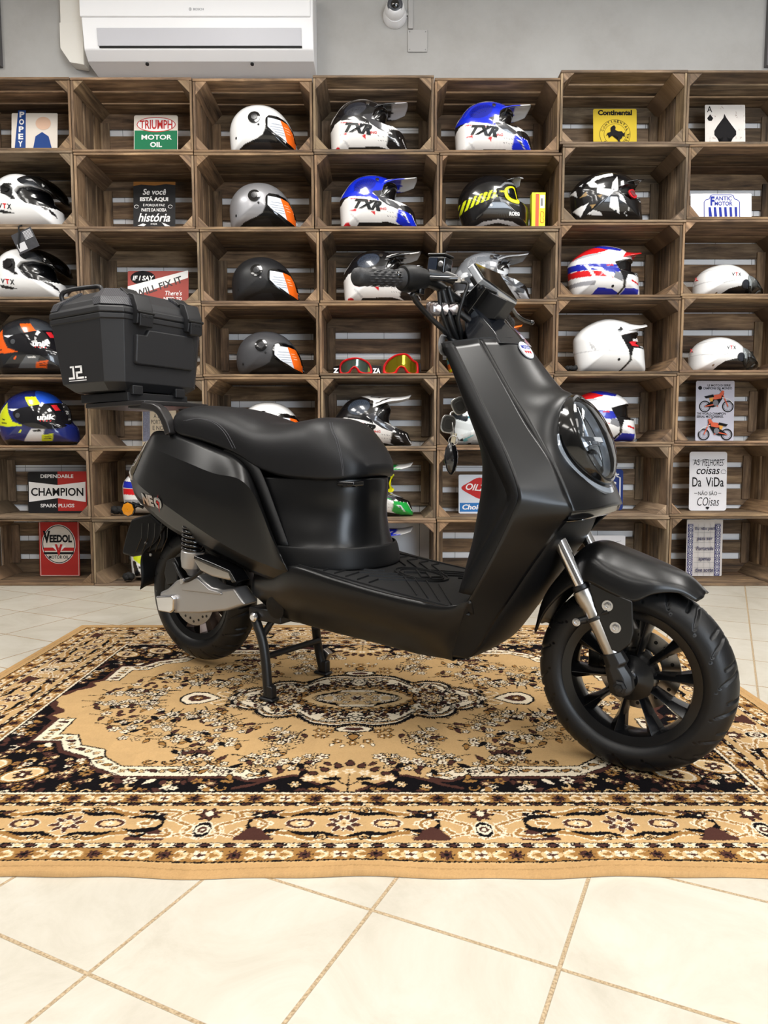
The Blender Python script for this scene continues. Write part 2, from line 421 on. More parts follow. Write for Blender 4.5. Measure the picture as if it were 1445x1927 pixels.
def crate(c, r, label, back=True):
    S = {(4, 1): .03, (3, 3): .035}.get((c, r), .058)
    xa, xb = XB[r][c], XB[r][c + 1]; ya, yb = YB[c][r], YB[c][r + 1]
    ym = (ya + yb) / 2
    X0, X1 = ony(xa, ym, SHELF_Y)[0], ony(xb, ym, SHELF_Y)[0]
    Z1, Z0 = ony(722, ya, SHELF_Y)[1], ony(722, yb, SHELF_Y)[1]
    if r == 6: Z0 = .0
    X0 += .002; X1 -= .002; Z1 -= .0006; Z0 += .0006
    w, h, D = X1 - X0, Z1 - Z0, SHELF_D
    root = empty('wooden_crate', label, 'crate', (X0, SHELF_Y + random.uniform(0, .008), Z0), group='wooden crates stacked as shelving')
    wm = random.choice(wood); T = .011
    ds = [0, D * .305, D * .352, D * .648, D * .695, D]; T = .012
    for nm, z0, z1 in (('top_panel', h - T, h), ('bottom_panel', 0, T)):
        mb = MB()
        for k in range(3):
            mb.box(0, w, ds[2 * k], ds[2 * k + 1], z0, z1, grain=0, tint=tints(), jit=.0008)
        mb.build(nm, wm, root, bevel=.0015, bseg=1)
    for x0, x1 in ((0, T), (w - T, w)):
        mb = MB()
        for k in range(3): mb.box(x0, x1, ds[2 * k] + .003, ds[2 * k + 1], T + .001, h - T - .001, grain=2, tint=tints(), jit=.0006)
        mb.build('side_panel', wm, root, bevel=.0015, bseg=1)
    for sx in (0, 1):
        for sz in (0, 1):
            mb = MB()
            x = (lambda a: T + a) if not sx else (lambda a: w - T - a)
            z = (lambda a: T + a) if not sz else (lambda a: h - T - a)
            q = S * random.uniform(.85, 1.1); e = random.uniform(0, .006)
            mb.prism([(x(0), z(0)), (x(q), z(0)), (x(0), z(q * random.uniform(.9, 1.15)))], 1, e, D - .012, tint=tints())
            mb.build('corner_post', wm, root, bevel=.002, bseg=1)
    if back:
        mb = MB()
        g = random.uniform(.026, .036); bot = random.choice((.020, .03, .036)); bh = (h - 2 * T - bot - 2 * g) / 3
        z = T + bot if r != 6 else T
        for k in range(3):
            dz = random.uniform(-.003, .003)
            z1 = min(z + bh + dz, h - T - .001)
            mb.box(T, w - T, D - .011, D, z, z1, grain=0, tint=tints(), jit=.001)
            z = z1 + g
        mb.build('back_panel', wm, root, bevel=.001, bseg=1)
        bw = .045
        for x0 in (T + .001, w - T - bw - .001):
            mb = MB(); mb.box(x0, x0 + bw, D - .022, D - .0115, T + .053, h - T - .053, grain=2, tint=tints()); mb.build('back_batten', wm, root, bevel=.001, bseg=1)
    return root
ROWN = ['top', 'second', 'third', 'middle', 'fifth', 'sixth', 'bottom']
HOLD = {(0, 0): 'with the square cream sign and its blue strip', (1, 0): 'with the green and white motor oil sign', (2, 0): 'with the glossy white open face helmet', (3, 0): 'with the black and white peaked helmet', (4, 0): 'with the blue and white peaked helmet',
        (5, 0): 'with the yellow tyre maker sign', (6, 0): 'with the rusty ace of spades sign',
        (0, 1): 'with the upper white full face helmet', (1, 1): 'with the black handwritten sign', (2, 1): 'with the silver open face helmet', (3, 1): 'with the lower blue and white peaked helmet', (4, 1): 'with the black helmet wearing yellow goggles', (5, 1): 'with the black, white and gold patterned helmet', (6, 1): 'with the wide white radiator sign',
        (0, 2): 'with the lower white full face helmet and its hang tag', (1, 2): 'with the red slogan sign, above the top case', (2, 2): 'with the matte black open face helmet', (3, 2): 'behind the right handlebar grip', (4, 2): 'with the grey camouflage helmet', (5, 2): 'with the red, white and blue peaked helmet', (6, 2): 'with the upper white half helmet',
        (0, 3): 'with the orange and black helmet', (1, 3): 'hidden behind the top case', (2, 3): 'with the matte grey open face helmet', (3, 3): 'with the two red goggles', (4, 3): 'with the yellow and orange helmet peak', (5, 3): 'with the all white peaked helmet', (6, 3): 'with the lower white half helmet',
        (0, 4): 'with the blue and yellow helmet', (1, 4): 'below the top case with the printed cloth', (2, 4): 'with the white helmet just above the seat', (3, 4): 'with the shiny black peaked helmet above the seat', (4, 4): 'behind the hanging keys with the teal helmet', (5, 4): 'with the striped helmet behind the headlight', (6, 4): 'with the motorbike poster',
        (0, 5): 'with the black and red spark plug sign', (1, 5): 'behind the scooter tail with the striped helmet', (2, 5): 'hidden behind the scooter seat', (3, 5): 'with the green helmet wearing goggles', (4, 5): 'with the oil sign half hidden by the leg shield', (5, 5): 'with the blue enamel street sign', (6, 5): 'with the white handwritten sign',
        (0, 6): 'with the red motor oil sign', (1, 6): 'behind the rear wheel with the white and yellow helmet', (2, 6): 'hidden behind the scooter base', (3, 6): 'without a back, holding the blue peak', (4, 6): 'empty, behind the leg shield foot', (5, 6): 'behind the front fender with a pale sign', (6, 6): 'with the blue tile patterned sign'}
for r in range(7):
    for c in range(7):
        crate(c, r, ('%s row wooden crate ' % ROWN[r]) + HOLD[(c, r)], back=not (c == 3 and r == 6))
def shelf_floor(c, r):
    """height of the upper face of a crate's floor"""
    return (ony(722, YB[c][r + 1], SHELF_Y)[1] if r < 6 else 0) + .0125
# ---------------------------------------------------------------- air conditioner, camera, conduit on the wall
wp = mat('white_plastic', (236, 236, 238), .35, noise=.015, nscale=4)
gp = mat('light_grey_plastic', (190, 190, 196), .4, noise=.02, nscale=5)
dk = mat('black_plastic', (18, 18, 19), .5, noise=.1)
def wallbox(px0, px1, py0, py1, y): 
    a = ony(px0, py1, y); b = ony(px1, py0, y); return a[0], b[0], a[1], b[1]
ac = empty('air_conditioner', 'white wall-mounted air conditioner above the crates', 'air conditioner', (0, WALL_Y, 0))
YF = WALL_Y - .21
x0, _ = ony(152, 0, YF); x1, _ = ony(584, 0, YF)
zA = ony(300, 34, YF)[1]; zB = ony(300, 50, YF)[1]; zC = ony(300, 95, YF + .03)[1]; zD = ony(300, 122, WALL_Y - .13)[1]
TOPZ = zA + .2
mb = MB(); prof = [(-.001, TOPZ), (-.19, TOPZ), (-.212, TOPZ - .02), (-.214, zA + .001), (-.206, zB), (-.19, zC), (-.15, zD + .006), (-.13, zD), (-.001, zD - .005)]
mb.prism(prof, 0, x0, x1 + .012); mb.build('body', wp, ac, smooth=25, bevel=.004)
mb = MB(); mb.prism([(-.216, TOPZ - .02), (-.222, TOPZ - .04), (-.222, zA + .004), (-.214, zA)], 0, x0 - .004, x1); mb.build('front_panel', wp, ac, bevel=.003)
lx0 = ony(180, 50, YF)[0]; lx1 = ony(568, 50, YF)[0]
mb = MB(); mb.prism([(-.2085, zB - .006), (-.2115, zB - .007), (-.1985, zC + .013), (-.195, zC + .013)], 0, lx0 + .004, lx1 - .004)
mb.build('air_flap', gp, ac, bevel=.002)
mb = MB(); mb.prism([(-.1965, zC + .012), (-.199, zC + .012), (-.1955, zC + .0045), (-.192, zC + .0045)], 0, lx0 + .01, lx1 - .002); mb.build('outlet_slot', dk, ac)
lg = mat('grey_print', (140, 142, 146), .5)
mb = MB(); q = ony(372, 18, YF - .012)
f = lambda x, z: (x, -.2232, z)
text_mb(mb, 'BOSCH', f, q[0] + .004, q[1] - .004, .052, .011, bold=.015)
cx, cz = q[0] - .037, q[1] + .0015
ring = lambda r: [(cx + r * math.cos(a * math.pi / 12), -.2232, cz + r * math.sin(a * math.pi / 12)) for a in range(24)]
grid_mb(mb, [ring(.0075), ring(.0062)], closed=True)
mb.box(cx - .0025, cx - .0012, -.2235, -.2230, cz - .0055, cz + .0055); mb.box(cx + .0012, cx + .0025, -.2235, -.2230, cz - .0055, cz + .0055); mb.box(cx - .002, cx + .002, -.2235, -.2230, cz - .0007, cz + .0007)
mb.build('brand_print', lg, ac)
mb = MB()
for px in (278, 475):
    q = ony(px, 122, WALL_Y - .135); lathe_mb(mb, [(.009, 0), (.009, .006)], (q[0], -.142, q[1] + .002), (0, -.3, -1), 16)
mb.build('screw_cover', dk, ac)
# pipe cover left of the unit
pc = ony(112, 0, WALL_Y - .07)[0]; pe = ony(156, 0, WALL_Y - .07)[0]; zb0 = ony(120, 92, WALL_Y - .07)[1]; zb1 = ony(140, 118, WALL_Y - .07)[1]
cover = mat('cream_duct_plastic', (228, 224, 216), .45, noise=.02)
duct = empty('pipe_duct', 'cream pipe duct running down the wall left of the air conditioner', 'duct', (0, WALL_Y, 0))
mb = MB(); mb.prism([(pc, TOPZ + .05), (pc, zb0), (pc + .045, zb1), (pe - .002, zb1 - .012), (pe - .002, TOPZ + .05)], 1, -.075, -.001)
mb.build('duct_body', cover, duct, bevel=.006)
mb = MB(); za = ony(120, 42, WALL_Y - .08)[1]; mb.prism([(pc - .002, za), (pc - .002, zb0), (pc + .045, zb1 - .002), (pe - .003, zb1 - .014), (pe - .003, za + .01), (pe - .05, zb0 + .0)][:5], 1, -.079, -.074)
mb.build('elbow_cover', cover, duct, bevel=.002)
# dome camera
cy = WALL_Y
q = ony(743, 18, cy - .05)
camr = empty('security_camera', 'white dome security camera on the upper wall', 'camera', (q[0], cy, q[1]))
mb = MB(); lathe_mb(mb, [(.062, .001), (.062, .018), (.056, .03), (.05, .045)], (0, 0, -.008), (0, -1, 0), 40); mb.build('base', wp, camr, smooth=40)
mb = MB(); lathe_mb(mb, [(.05, 0), (.052, .02), (.048, .045), (.035, .066), (.028, .07)], (0, -.028, .0), (0, -1, -.1), 40); mb.build('housing', wp, camr, smooth=40)
mb = MB(); lathe_mb(mb, [(.040, 0), (.040, .004), (.030, .012), (.024, .012)], (0, -.088, 0), (0, -1, -.1), 40); mb.build('face_ring', mat('grey_camera_ring', (70, 72, 78), .3), camr, smooth=40)
mb = MB(); lathe_mb(mb, [(.023, 0), (.020, .008), (.01, .013), (.001, .014)], (0, -.096, 0), (0, -1, -.1), 32); mb.build('lens', mat('black_lens_glass', (6, 7, 10), .05, coat=1), camr, smooth=40)
# conduit and junction box
greyp = mat('grey_wall_plastic', (176, 174, 172), .55, noise=.03)
a = ony(767, 57, cy); b = ony(804, 99, cy)
cond = empty('cable_conduit', 'thin grey cable conduit running up the wall beside the camera', 'conduit', (0, cy, 0))
c0 = ony(768, 0, cy)[0]; c1 = ony(777, 0, cy)[0]
mb = MB(); mb.box(c0, c1, -.014, -.001, a[1] + .002, CEIL - .002); mb.build('channel', greyp, cond, bevel=.002)
mb = MB(); cq = ony(765, 20, cy); mb.box(q[0] + .056, c0 + .004, -.012, -.002, q[1] - .006, q[1] + .006); mb.build('side_branch', greyp, cond, bevel=.001)
jb = empty('junction_box', 'square grey junction box cover below the camera conduit', 'junction box', (0, cy, 0))
mb = MB(); mb.box(a[0], b[0], -.008, -.001, b[1], a[1]); mb.build('cover_plate', greyp, jb, bevel=.003)
mb = MB()
for ux in (.1, .9):
    for uz in (.1, .9): lathe_mb(mb, [(.003, 0), (.003, .002)], (a[0] + (b[0] - a[0]) * ux, -.008, b[1] + (a[1] - b[1]) * uz), (0, -1, 0), 10)
mb.build('screws', mat('dull_steel', (150, 150, 150), .4, metal=1), jb)
trunk = mat('dark_grey_pilaster', (92, 90, 92), .6, noise=.05)
for nm, pa, pb_ in (('trim_1', 1440, 1500), ('trim_2', -60, 3)):
    a = ony(pa, 60, cy)[0]; b = ony(pb_, 60, cy)[0]; mb = MB(); mb.box(a, b, cy - .03, cy + .01, 2.72, CEIL - .001); o = mb.build(nm, trunk); o['kind'] = 'structure'
# ---------------------------------------------------------------- helmets
CR = {'A': (0, 120, 3.6125), 'B': (340, 120, 3.6125), 'C': (700, 120, 3.6125), 'D': (1040, 120, 3.568), 'E': (0, 550, 3.38), 'F': (580, 560, 3.853), 'G': (1040, 550, 3.38)}
HY = SHELF_Y + .14
def closed_spline(P, n):
    P = np.array(P, float); m = len(P); out = []
    for i in range(m):
        a, b, c, d = P[i - 1], P[i], P[(i + 1) % m], P[(i + 2) % m]
        for k in range(n):
            t = k / n; out.append(.5 * ((2 * b) + (c - a) * t + (2 * a - 5 * b + 4 * c - d) * t * t + (3 * b - a - 3 * c + d) * t ** 3))
    return np.array(out)
def ell(cx, cy, rx, ry, n=20, rot=0):
    c, s = math.cos(rot), math.sin(rot); o = []
    for i in range(n):
        a = 2 * math.pi * i / n; x, y = rx * math.cos(a), ry * math.sin(a); o.append((cx + x * c - y * s, cy + x * s + y * c))
    return o
PAINT = {}
def paint_mat(kind):
    if kind == 'gloss': return mat('glossy_helmet_paint', (200, 200, 200), .22, coat=.8, attr='paint')
    if kind == 'matte': return mat('matte_helmet_paint', (40, 40, 42), .42, attr='paint')
    return mat('metallic_helmet_paint', (160, 160, 165), .35, metal=.5, coat=.4, attr='paint')
rubber = mat('helmet_rubber_trim', (16, 16, 17), .6, noise=.1)
steel = mat('small_steel_screw', (190, 190, 192), .25, metal=1)
smoke = thin_glass('smoked_visor', (120, 122, 126), 1.35)
clear = thin_glass('clear_visor', (225, 230, 232), 1.35)
blackgloss = mat('glossy_black_plastic', (10, 10, 12), .12, coat=.6)
class Helmet:
    def __init__(s, label, crop, outline, polys=(), shift=(0, 0), floor=None, W=.122, kind='gloss', base=(236, 235, 234), recess=(), group=None, y=HY, p=2.3, q=2.0, name='motorcycle_helmet'):
        s.ox, s.oy, s.sc = CR[crop]; s.sh = shift; s.Y = y; s.W = W; s.p = p; s.q = q
        s.yo = y - W * .35; s.yp = y - W * .85
        O = np.array([s.w(X, Y, s.yo) for X, Y in outline])
        zmin = O[:, 1].min(); s.dz = 0
        if floor is not None:
            tgt = floor + .0015; H_ = O[:, 1].max() - zmin; lowm = O[:, 1] < zmin + .16 * H_
            O[lowm, 1] = tgt + (O[lowm, 1] - zmin) * .6 if tgt < zmin else tgt + (O[lowm, 1] - zmin) * max(.2, 1 - (tgt - zmin) / (.16 * H_))
            zmin = tgt
        S = closed_spline(O, 6)
        cx, cz = (O[:, 0].max() + O[:, 0].min()) / 2, (O[:, 1].max() + O[:, 1].min()) / 2 + .004
        s.cx, s.cz = cx, cz; zfl = O[:, 1].min()
        S[:, 1] = np.maximum(S[:, 1], zfl)
        d = S - (cx, cz); ph = np.arctan2(d[:, 1], d[:, 0]); r = np.hypot(d[:, 0], d[:, 1]); k = np.argsort(ph)
        s.ph = np.r_[ph[k] - 2 * np.pi, ph[k], ph[k] + 2 * np.pi]; s.r = np.r_[r[k]] ; s.r = np.r_[s.r, s.r, s.r]
        s.zfl = zfl; s.root = empty(name, label, 'helmet', (cx, y, zfl), group=group); s.o3 = Vector((cx, y, zfl))
        NP, NT = 280, 100
        phi = np.linspace(-np.pi, np.pi, NP, endpoint=False); R_ = np.interp(phi, s.ph, s.r)
        th = np.linspace(0, np.pi, NT + 1)[1:-1]
        rho = np.sin(th) ** .95; yy = s.Wf(rho) * np.sign(np.cos(th)) * -1
        X = cx + rho[:, None] * (R_ * np.cos(phi))[None]; Z = cz + rho[:, None] * (R_ * np.sin(phi))[None]
        Yv = y + yy[:, None] * np.ones(NP)[None]
        V = np.stack([X, Yv, Z], -1).reshape(-1, 3)
        V = np.r_[V, [[cx, y - W, cz], [cx, y + W, cz]]]
        C = np.tile(np.array(srgb(*base)[:3]), (len(V), 1))
        px, pz = V[:, 0], V[:, 2]
        for c, poly in polys:
            Q = [s.wp(*a) for a in poly]; C[inside(Q, px, pz)] = srgb(*c)[:3]
        for poly, depth in recess:
            Q = [s.wp(*a) for a in poly]; m = inside(Q, px, pz)
            V[m, 1] = y + (V[m, 1] - y) * depth
            V[m, 0] = cx + (V[m, 0] - cx) * .96
        V -= np.array(s.o3)
        nr = NT - 1; F = []
        I = np.arange(nr * NP).reshape(nr, NP)
        A = I[:-1]; B = np.roll(I, -1, 1)[:-1]; Cc = np.roll(I, -1, 1)[1:]; D = I[1:]
        F = np.stack([A, B, Cc, D], -1).reshape(-1, 4)
        me = np_mesh('shell', V, F)
        bm = bmesh.new(); bm.from_mesh(me); bm.verts.ensure_lookup_table()
        for k in range(NP):
            bm.faces.new((bm.verts[len(V) - 2], bm.verts[(k + 1) % NP], bm.verts[k])).smooth = True
            b = (nr - 1) * NP; bm.faces.new((bm.verts[len(V) - 1], bm.verts[b + k], bm.verts[b + (k + 1) % NP])).smooth = True
        bmesh.ops.recalc_face_normals(bm, faces=bm.faces); bm.to_mesh(me); bm.free()
        set_colors(me, C)
        s.shell = link('shell', me, paint_mat(kind), s.root)
    def Wf(s, rho): return s.W * np.maximum(0, 1 - np.asarray(rho) ** s.p) ** (1 / s.q)
    def w(s, X, Y, y):
        return ony(s.ox + X / s.sc + s.sh[0], s.oy + Y / s.sc + s.sh[1], y)
    def wp(s, X, Y):
        a = s.w(X, Y, s.yp); return (a[0], a[1] + s.dz)
    def surf(s, x, z, off=0):
        dx, dz = x - s.cx, z - s.cz
        ph = math.atan2(dz, dx); r = float(np.interp(ph, s.ph, s.r)); rho = min(.995, math.hypot(dx, dz) / r)
        return Vector((x, s.Y - float(s.Wf(rho)) - off, z)) - s.o3
    def patch(s, name, poly, m, off=.002, rings=7, spline=True, label=None):
        Q = np.array([s.wp(*a) for a in poly])
        if spline: Q = closed_spline(Q, 4)
        else:
            Q = np.concatenate([[Q[i] + (Q[(i + 1) % len(Q)] - Q[i]) * t for t in (0, .25, .5, .75)] for i in range(len(Q))])
        c = Q.mean(0); rows = []
        rows.append([s.surf(*(c + (q - c) * 1.0), -.006) for q in Q])
        for k in range(rings, 0, -1): rows.append([s.surf(*(c + (q - c) * k / rings), off) for q in Q])
        mb = MB(); grid_mb(mb, rows, closed=True); mb.add(rows[-1], [tuple(range(len(Q)))])
        o = mb.build(name, m, s.root, smooth=50)
        if label: o['label'] = label
        return o
    def text(s, txt, X, Y, w, h, m, name='lettering', bold=.03, shear=0, rot=0, off=.0018):
        a = s.wp(X, Y); k = s.wp(X + 100, Y)[0] - a[0]
        mb = MB(); text_mb(mb, txt, lambda x, z: s.surf(x, z, off), a[0], a[1], w * k / 100, h * k / 100, bold=bold, shear=shear, rot=rot)
        return mb.build(name, m, s.root)
    def bubble(s, name, poly, m, W, label=None, solid=None):
        """a second rounded shell such as a see-through visor"""
        O = closed_spline([s.wp(*a) for a in poly], 5); O[:, 1] = np.maximum(O[:, 1], s.zfl + .001); c = O.mean(0); rows = []
        for k in range(1, 14):
            th = math.pi * k / 14; rho = math.sin(th) ** .8
            rows.append([Vector((c[0] + (q[0] - c[0]) * rho, s.Y - W * math.cos(th), c[1] + (q[1] - c[1]) * rho)) - s.o3 for q in O])
        mb = MB(); grid_mb(mb, rows, closed=True, cap=True); return mb.build(name, m, s.root, smooth=60)
    def peak(s, top, low, wid, cols=(), base=(236, 235, 234), kind='gloss', name='peak'):
        n = len(top); T = [s.wp(*a) for a in top]; L = [s.wp(*a) for a in low]
        def fine(P, k=6):
            return [(v[0], v[1]) for v in smooth_path([(a, b, 0) for a, b in P], k)]
        T, L = fine(T), fine(L); Wd = [v[0] for v in smooth_path([(a, 0, 0) for a in wid], 6)]
        rows = []; M_ = 16
        for i in range(len(T)):
            row = []
            for k in range(-M_, M_ + 1):
                u = k / M_; a = abs(u); e = a ** 2.2
                row.append((T[i][0] * (1 - e) + L[i][0] * e, s.Y + u * Wd[i], T[i][1] * (1 - e) + L[i][1] * e))
            rows.append(row)
        mb = MB(); grid_mb(mb, [[Vector(p) - s.o3 for p in r] for r in rows])
        me = mb.mesh(); V = np.array([v for r in rows for v in r]); C = np.tile(np.array(srgb(*base)[:3]), (len(V), 1))
        for c, poly in cols:
            Q = [s.wp(*a) for a in poly]; C[inside(Q, V[:, 0], V[:, 2])] = srgb(*c)[:3]
        set_colors(me, C)
        o = link(name, me, paint_mat(kind), s.root, smooth=180)
        sm = o.modifiers.new('s', 'SOLIDIFY'); sm.thickness = .004; sm.offset = -1
        return o
blk = mat('black_print', (14, 14, 15), .4); wht = mat('white_print', (240, 240, 240), .4); redp = mat('red_print', (205, 28, 34), .4)
# ---- open face helmets
def jet(label, shift, base, kind, fl, W=.125):
    O = [(325, 490), (326, 430), (345, 370), (385, 320), (435, 288), (500, 272), (580, 276), (650, 305), (705, 355), (745, 420), (770, 490), (776, 550), (740, 576), (660, 582), (560, 582), (440, 582), (370, 580), (338, 545)]
    lin = [(365, 600), (380, 572), (430, 540), (520, 508), (560, 485), (580, 440), (588, 372), (610, 362), (700, 360), (760, 430), (800, 500), (800, 600)]
    h = Helmet(label, 'B', O, [((14, 14, 15), lin), ((30, 30, 32), [(430, 560), (520, 525), (600, 520), (620, 560), (590, 585), (420, 585)]),
                               ((24, 24, 26), [(585, 372), (600, 352), (660, 350), (715, 385), (700, 372), (610, 366)])], shift, fl, W, kind, base, group='open face helmets in the third crate column')
    vis = h.patch('visor', [(582, 385), (610, 362), (668, 360), (712, 378), (750, 430), (772, 500), (778, 545), (735, 545), (690, 520), (635, 490), (590, 455)], blackgloss, .007, 8)
    h.patch('visor_label', [(596, 378), (680, 382), (700, 440), (722, 528), (680, 500), (636, 476), (596, 440)], mat('pale_printed_label', (214, 220, 230), .4, noise=.05, nscale=200), .0085, spline=False)
    h.patch('visor_label', [(676, 380), (722, 392), (752, 445), (768, 500), (770, 548), (720, 526), (700, 450)], mat('orange_printed_label', (240, 104, 22), .4), .0087, spline=False, label='orange warning label')
    h.text('\u2014\u2014\u2014', 655, 420, 70, 3, mat('grey_label_print', (150, 156, 168), .5), 'label_print', .01, off=.0105)
    for k, (a, b, ww) in enumerate(((655, 440, 84), (662, 456, 76), (672, 472, 60), (684, 488, 46))): h.text('\u2014\u2014', a, b, ww, 3, MATS['grey_label_print'], 'label_print', .0, off=.0105)
    for a, b, ww in ((722, 430, 40), (730, 448, 40), (737, 466, 38)): h.text('\u2014\u2014', a, b, ww, 4, mat('pale_orange_print', (252, 190, 150), .5), 'label_print', .0, off=.0105)
    h.patch('pivot', ell(503, 373, 42, 41), blackgloss, .006); h.patch('pivot_cap', ell(505, 372, 22, 21), mat('dark_grey_cap', (32, 32, 35), .25), .009, 3)
    h.patch('screw', ell(533, 424, 7, 7, 10), steel if base[0] < 60 else rubber, .003, 2); h.patch('vent_plug', ell(372, 497, 6, 9, 10), rubber, .002, 2)
    return h
jet('glossy white open face helmet with orange visor label, in the top row', (0, 0), (238, 238, 238), 'gloss', shelf_floor(2, 0))
jet('silver open face helmet with orange visor label', (0, 146.5), (158, 158, 162), 'metal', shelf_floor(2, 1))
jet('matte black open face helmet with orange visor label', (4, 286.5), (30, 30, 32), 'matte', shelf_floor(2, 2))
jet('matte dark grey open face helmet with orange visor label', (13, 427), (66, 66, 69), 'matte', shelf_floor(2, 3))
jet('white open face helmet mostly hidden behind the scooter seat', (17, 561), (238, 238, 238), 'gloss', shelf_floor(2, 4))
# ---- peaked off-road helmets of one model in several paints
MXO = [(600, 588), (580, 548), (571, 480), (568, 420), (580, 378), (603, 345), (628, 308), (665, 272), (720, 247), (790, 238), (860, 248), (920, 272), (958, 305), (966, 340), (956, 385), (958, 425), (985, 452), (1035, 460), (1072, 480), (1088, 520), (1100, 588), (1000, 590), (800, 590), (680, 590)]
PORT = [(862, 360), (878, 318), (915, 288), (950, 285), (985, 300), (985, 345), (975, 425), (945, 418), (905, 402), (880, 385)]
def mx(label, bl, pal, fl, peakpal=None, camo=None, logo=True, group='peaked off-road helmets of one model'):
    """bl = target pixel of the rear lower corner; pal = base, dome, oval, chin, stripe colours"""
    sh = (bl[0] - (700 + 568 / 3.6125), bl[1] - (120 + 588 / 3.6125))
    base, dome, oval, chin = pal
    P = [(dome, [(560, 400), (600, 340), (625, 295), (665, 255), (720, 228), (870, 228), (960, 260), (900, 300), (868, 345), (855, 362), (792, 378), (835, 405), (840, 428), (780, 405), (700, 392), (630, 384)]),
         ((16, 16, 18), [(552, 440), (560, 382), (640, 384), (600, 400), (580, 425)]),
         (oval, ell(742, 312, 78, 52, rot=-.25))]
    P += [(tuple(int(v * .7) for v in oval), [(668 + k * 14, 352 - k * 4), (672 + k * 14, 352 - k * 4), (700 + k * 13, 268 + abs(k - 4) * 3), (696 + k * 13, 268 + abs(k - 4) * 3)]) for k in range(9)]
    P += [((58, 58, 62), [(792, 366), (865, 352), (880, 390), (925, 420), (992, 462), (965, 482), (900, 458), (850, 425)]),
          ((12, 12, 14), [(858, 360), (872, 312), (915, 280), (1000, 280), (1000, 345), (990, 430), (945, 424), (900, 408), (875, 388)]),
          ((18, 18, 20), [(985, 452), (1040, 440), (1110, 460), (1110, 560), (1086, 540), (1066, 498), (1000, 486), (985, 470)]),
          (chin, [(968, 482), (1000, 486), (1062, 500), (1086, 545), (1130, 600), (1030, 600), (955, 555)]),
          ((222, 224, 228), [(985, 508), (1018, 512), (1050, 565)]), ((60, 60, 66), [(996, 516), (1014, 518), (1034, 550)]),
          ((200, 28, 40), ell(618, 578, 24, 22)),
          ((20, 20, 22), [(672, 600), (700, 560), (900, 556), (1010, 578), (1010, 600)]), ((205, 203, 203), [(640, 505), (650, 500), (705, 555), (690, 560)])]
    if camo: P += camo
    if logo:
        P += [
              ((205, 30, 40), [(640, 396), (776, 424), (776, 431), (640, 403)]), ((205, 30, 40), [(636, 480), (684, 474), (684, 494)]), ((205, 30, 40), [(782, 495), (814, 492), (812, 518)])]
        for k in range(5): P += [((40, 40, 42), ell(900 + k * 17, 500 + k * 2, 3, 3, 6)), ((40, 40, 42), ell(900 + k * 17, 524 + k * 2, 3, 3, 6))]
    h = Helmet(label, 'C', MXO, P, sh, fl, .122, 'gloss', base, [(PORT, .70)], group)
    if logo:
        h.text('TXR', 748, 482, 205, 62, blk, bold=.06, shear=.45, rot=-.14, off=.0022)
        h.text('AC', 832, 492, 30, 15, blk, bold=.03); h.text('ING', 868, 488, 42, 15, redp, bold=.02)
    pb_, pc, pl = peakpal or (dome, (235, 235, 236), (240, 240, 240))
    h.peak([(705, 248), (790, 226), (880, 232), (960, 236), (1040, 232), (1104, 220)], [(760, 330), (830, 318), (880, 296), (945, 272), (1020, 262), (1085, 246)], [.105, .108, .105, .098, .09, .07],
           [(pc, [(950, 200), (1130, 200), (1130, 300), (1040, 262), (965, 262), (1000, 240)]), (pl, [(800, 232), (870, 238), (945, 238), (880, 246), (820, 240)]), (pl, [(855, 286), (900, 262), (960, 246), (968, 250), (905, 270), (862, 294)])], pb_)
    h.patch('screw', ell(828, 278, 13, 13, 14), steel, .014, 3); h.patch('screw', ell(783, 432, 9, 9, 12), mat('dark_screw', (40, 40, 42), .3, metal=.8), .004, 2)
    return h
WH = (238, 236, 234); BL = (12, 42, 205); BK = (18, 18, 21)
mx('black and white peaked helmet in the top row', (620, 281), (WH, BK, (44, 46, 54), BK), shelf_floor(3, 0), (BK, (214, 210, 214), (225, 225, 228)))
mx('blue and white peaked helmet in the top row', (857, 285), (WH, BL, (18, 32, 150), BL), shelf_floor(4, 0))
mx('blue and white peaked helmet in the second row', (638, 424), (WH, BL, (18, 32, 150), BL), shelf_floor(3, 1))
mx('black and white peaked helmet behind the handlebar grip', (645, 566), (WH, BK, (50, 58, 72), BK), shelf_floor(3, 2), (BK, WH, WH))
mx('black and white peaked helmet low behind the front of the seat', (627, 842), (WH, BK, (52, 60, 72), BK), shelf_floor(3, 4), (WH, WH, BK))
g = mx('green and white peaked helmet wearing yellow goggles', (630, 972), (WH, (18, 18, 20), (28, 150, 62), (30, 160, 66)), shelf_floor(3, 5), ((34, 160, 70), WH, WH),
       camo=[((34, 160, 70), [(600, 300), (700, 240), (870, 240), (850, 330), (700, 350)]), ((150, 190, 40), [(700, 260), (760, 250), (800, 340), (740, 350)]), ((34, 160, 70), [(850, 440), (960, 470), (900, 470)]),
             ((240, 240, 240), [(700, 395), (850, 375), (860, 395), (720, 420)])])
yel = mat('fluorescent_yellow_plastic', (232, 226, 20), .35)
g.patch('goggle_frame', [(868, 345), (905, 305), (955, 300), (975, 310), (955, 330), (950, 390), (972, 408), (955, 428), (905, 408), (872, 388)], yel, .012)
g.patch('goggle_lens', [(890, 350), (915, 325), (948, 322), (936, 360), (940, 400), (915, 395), (893, 378)], mat('dark_mirror_lens', (30, 34, 36), .06, metal=.6), .016)
mx('blue and white helmet peak showing above the footboard', (630, 1096), (WH, BL, (18, 32, 150), BL), shelf_floor(3, 6), (BL, WH, WH))
random.seed(21)
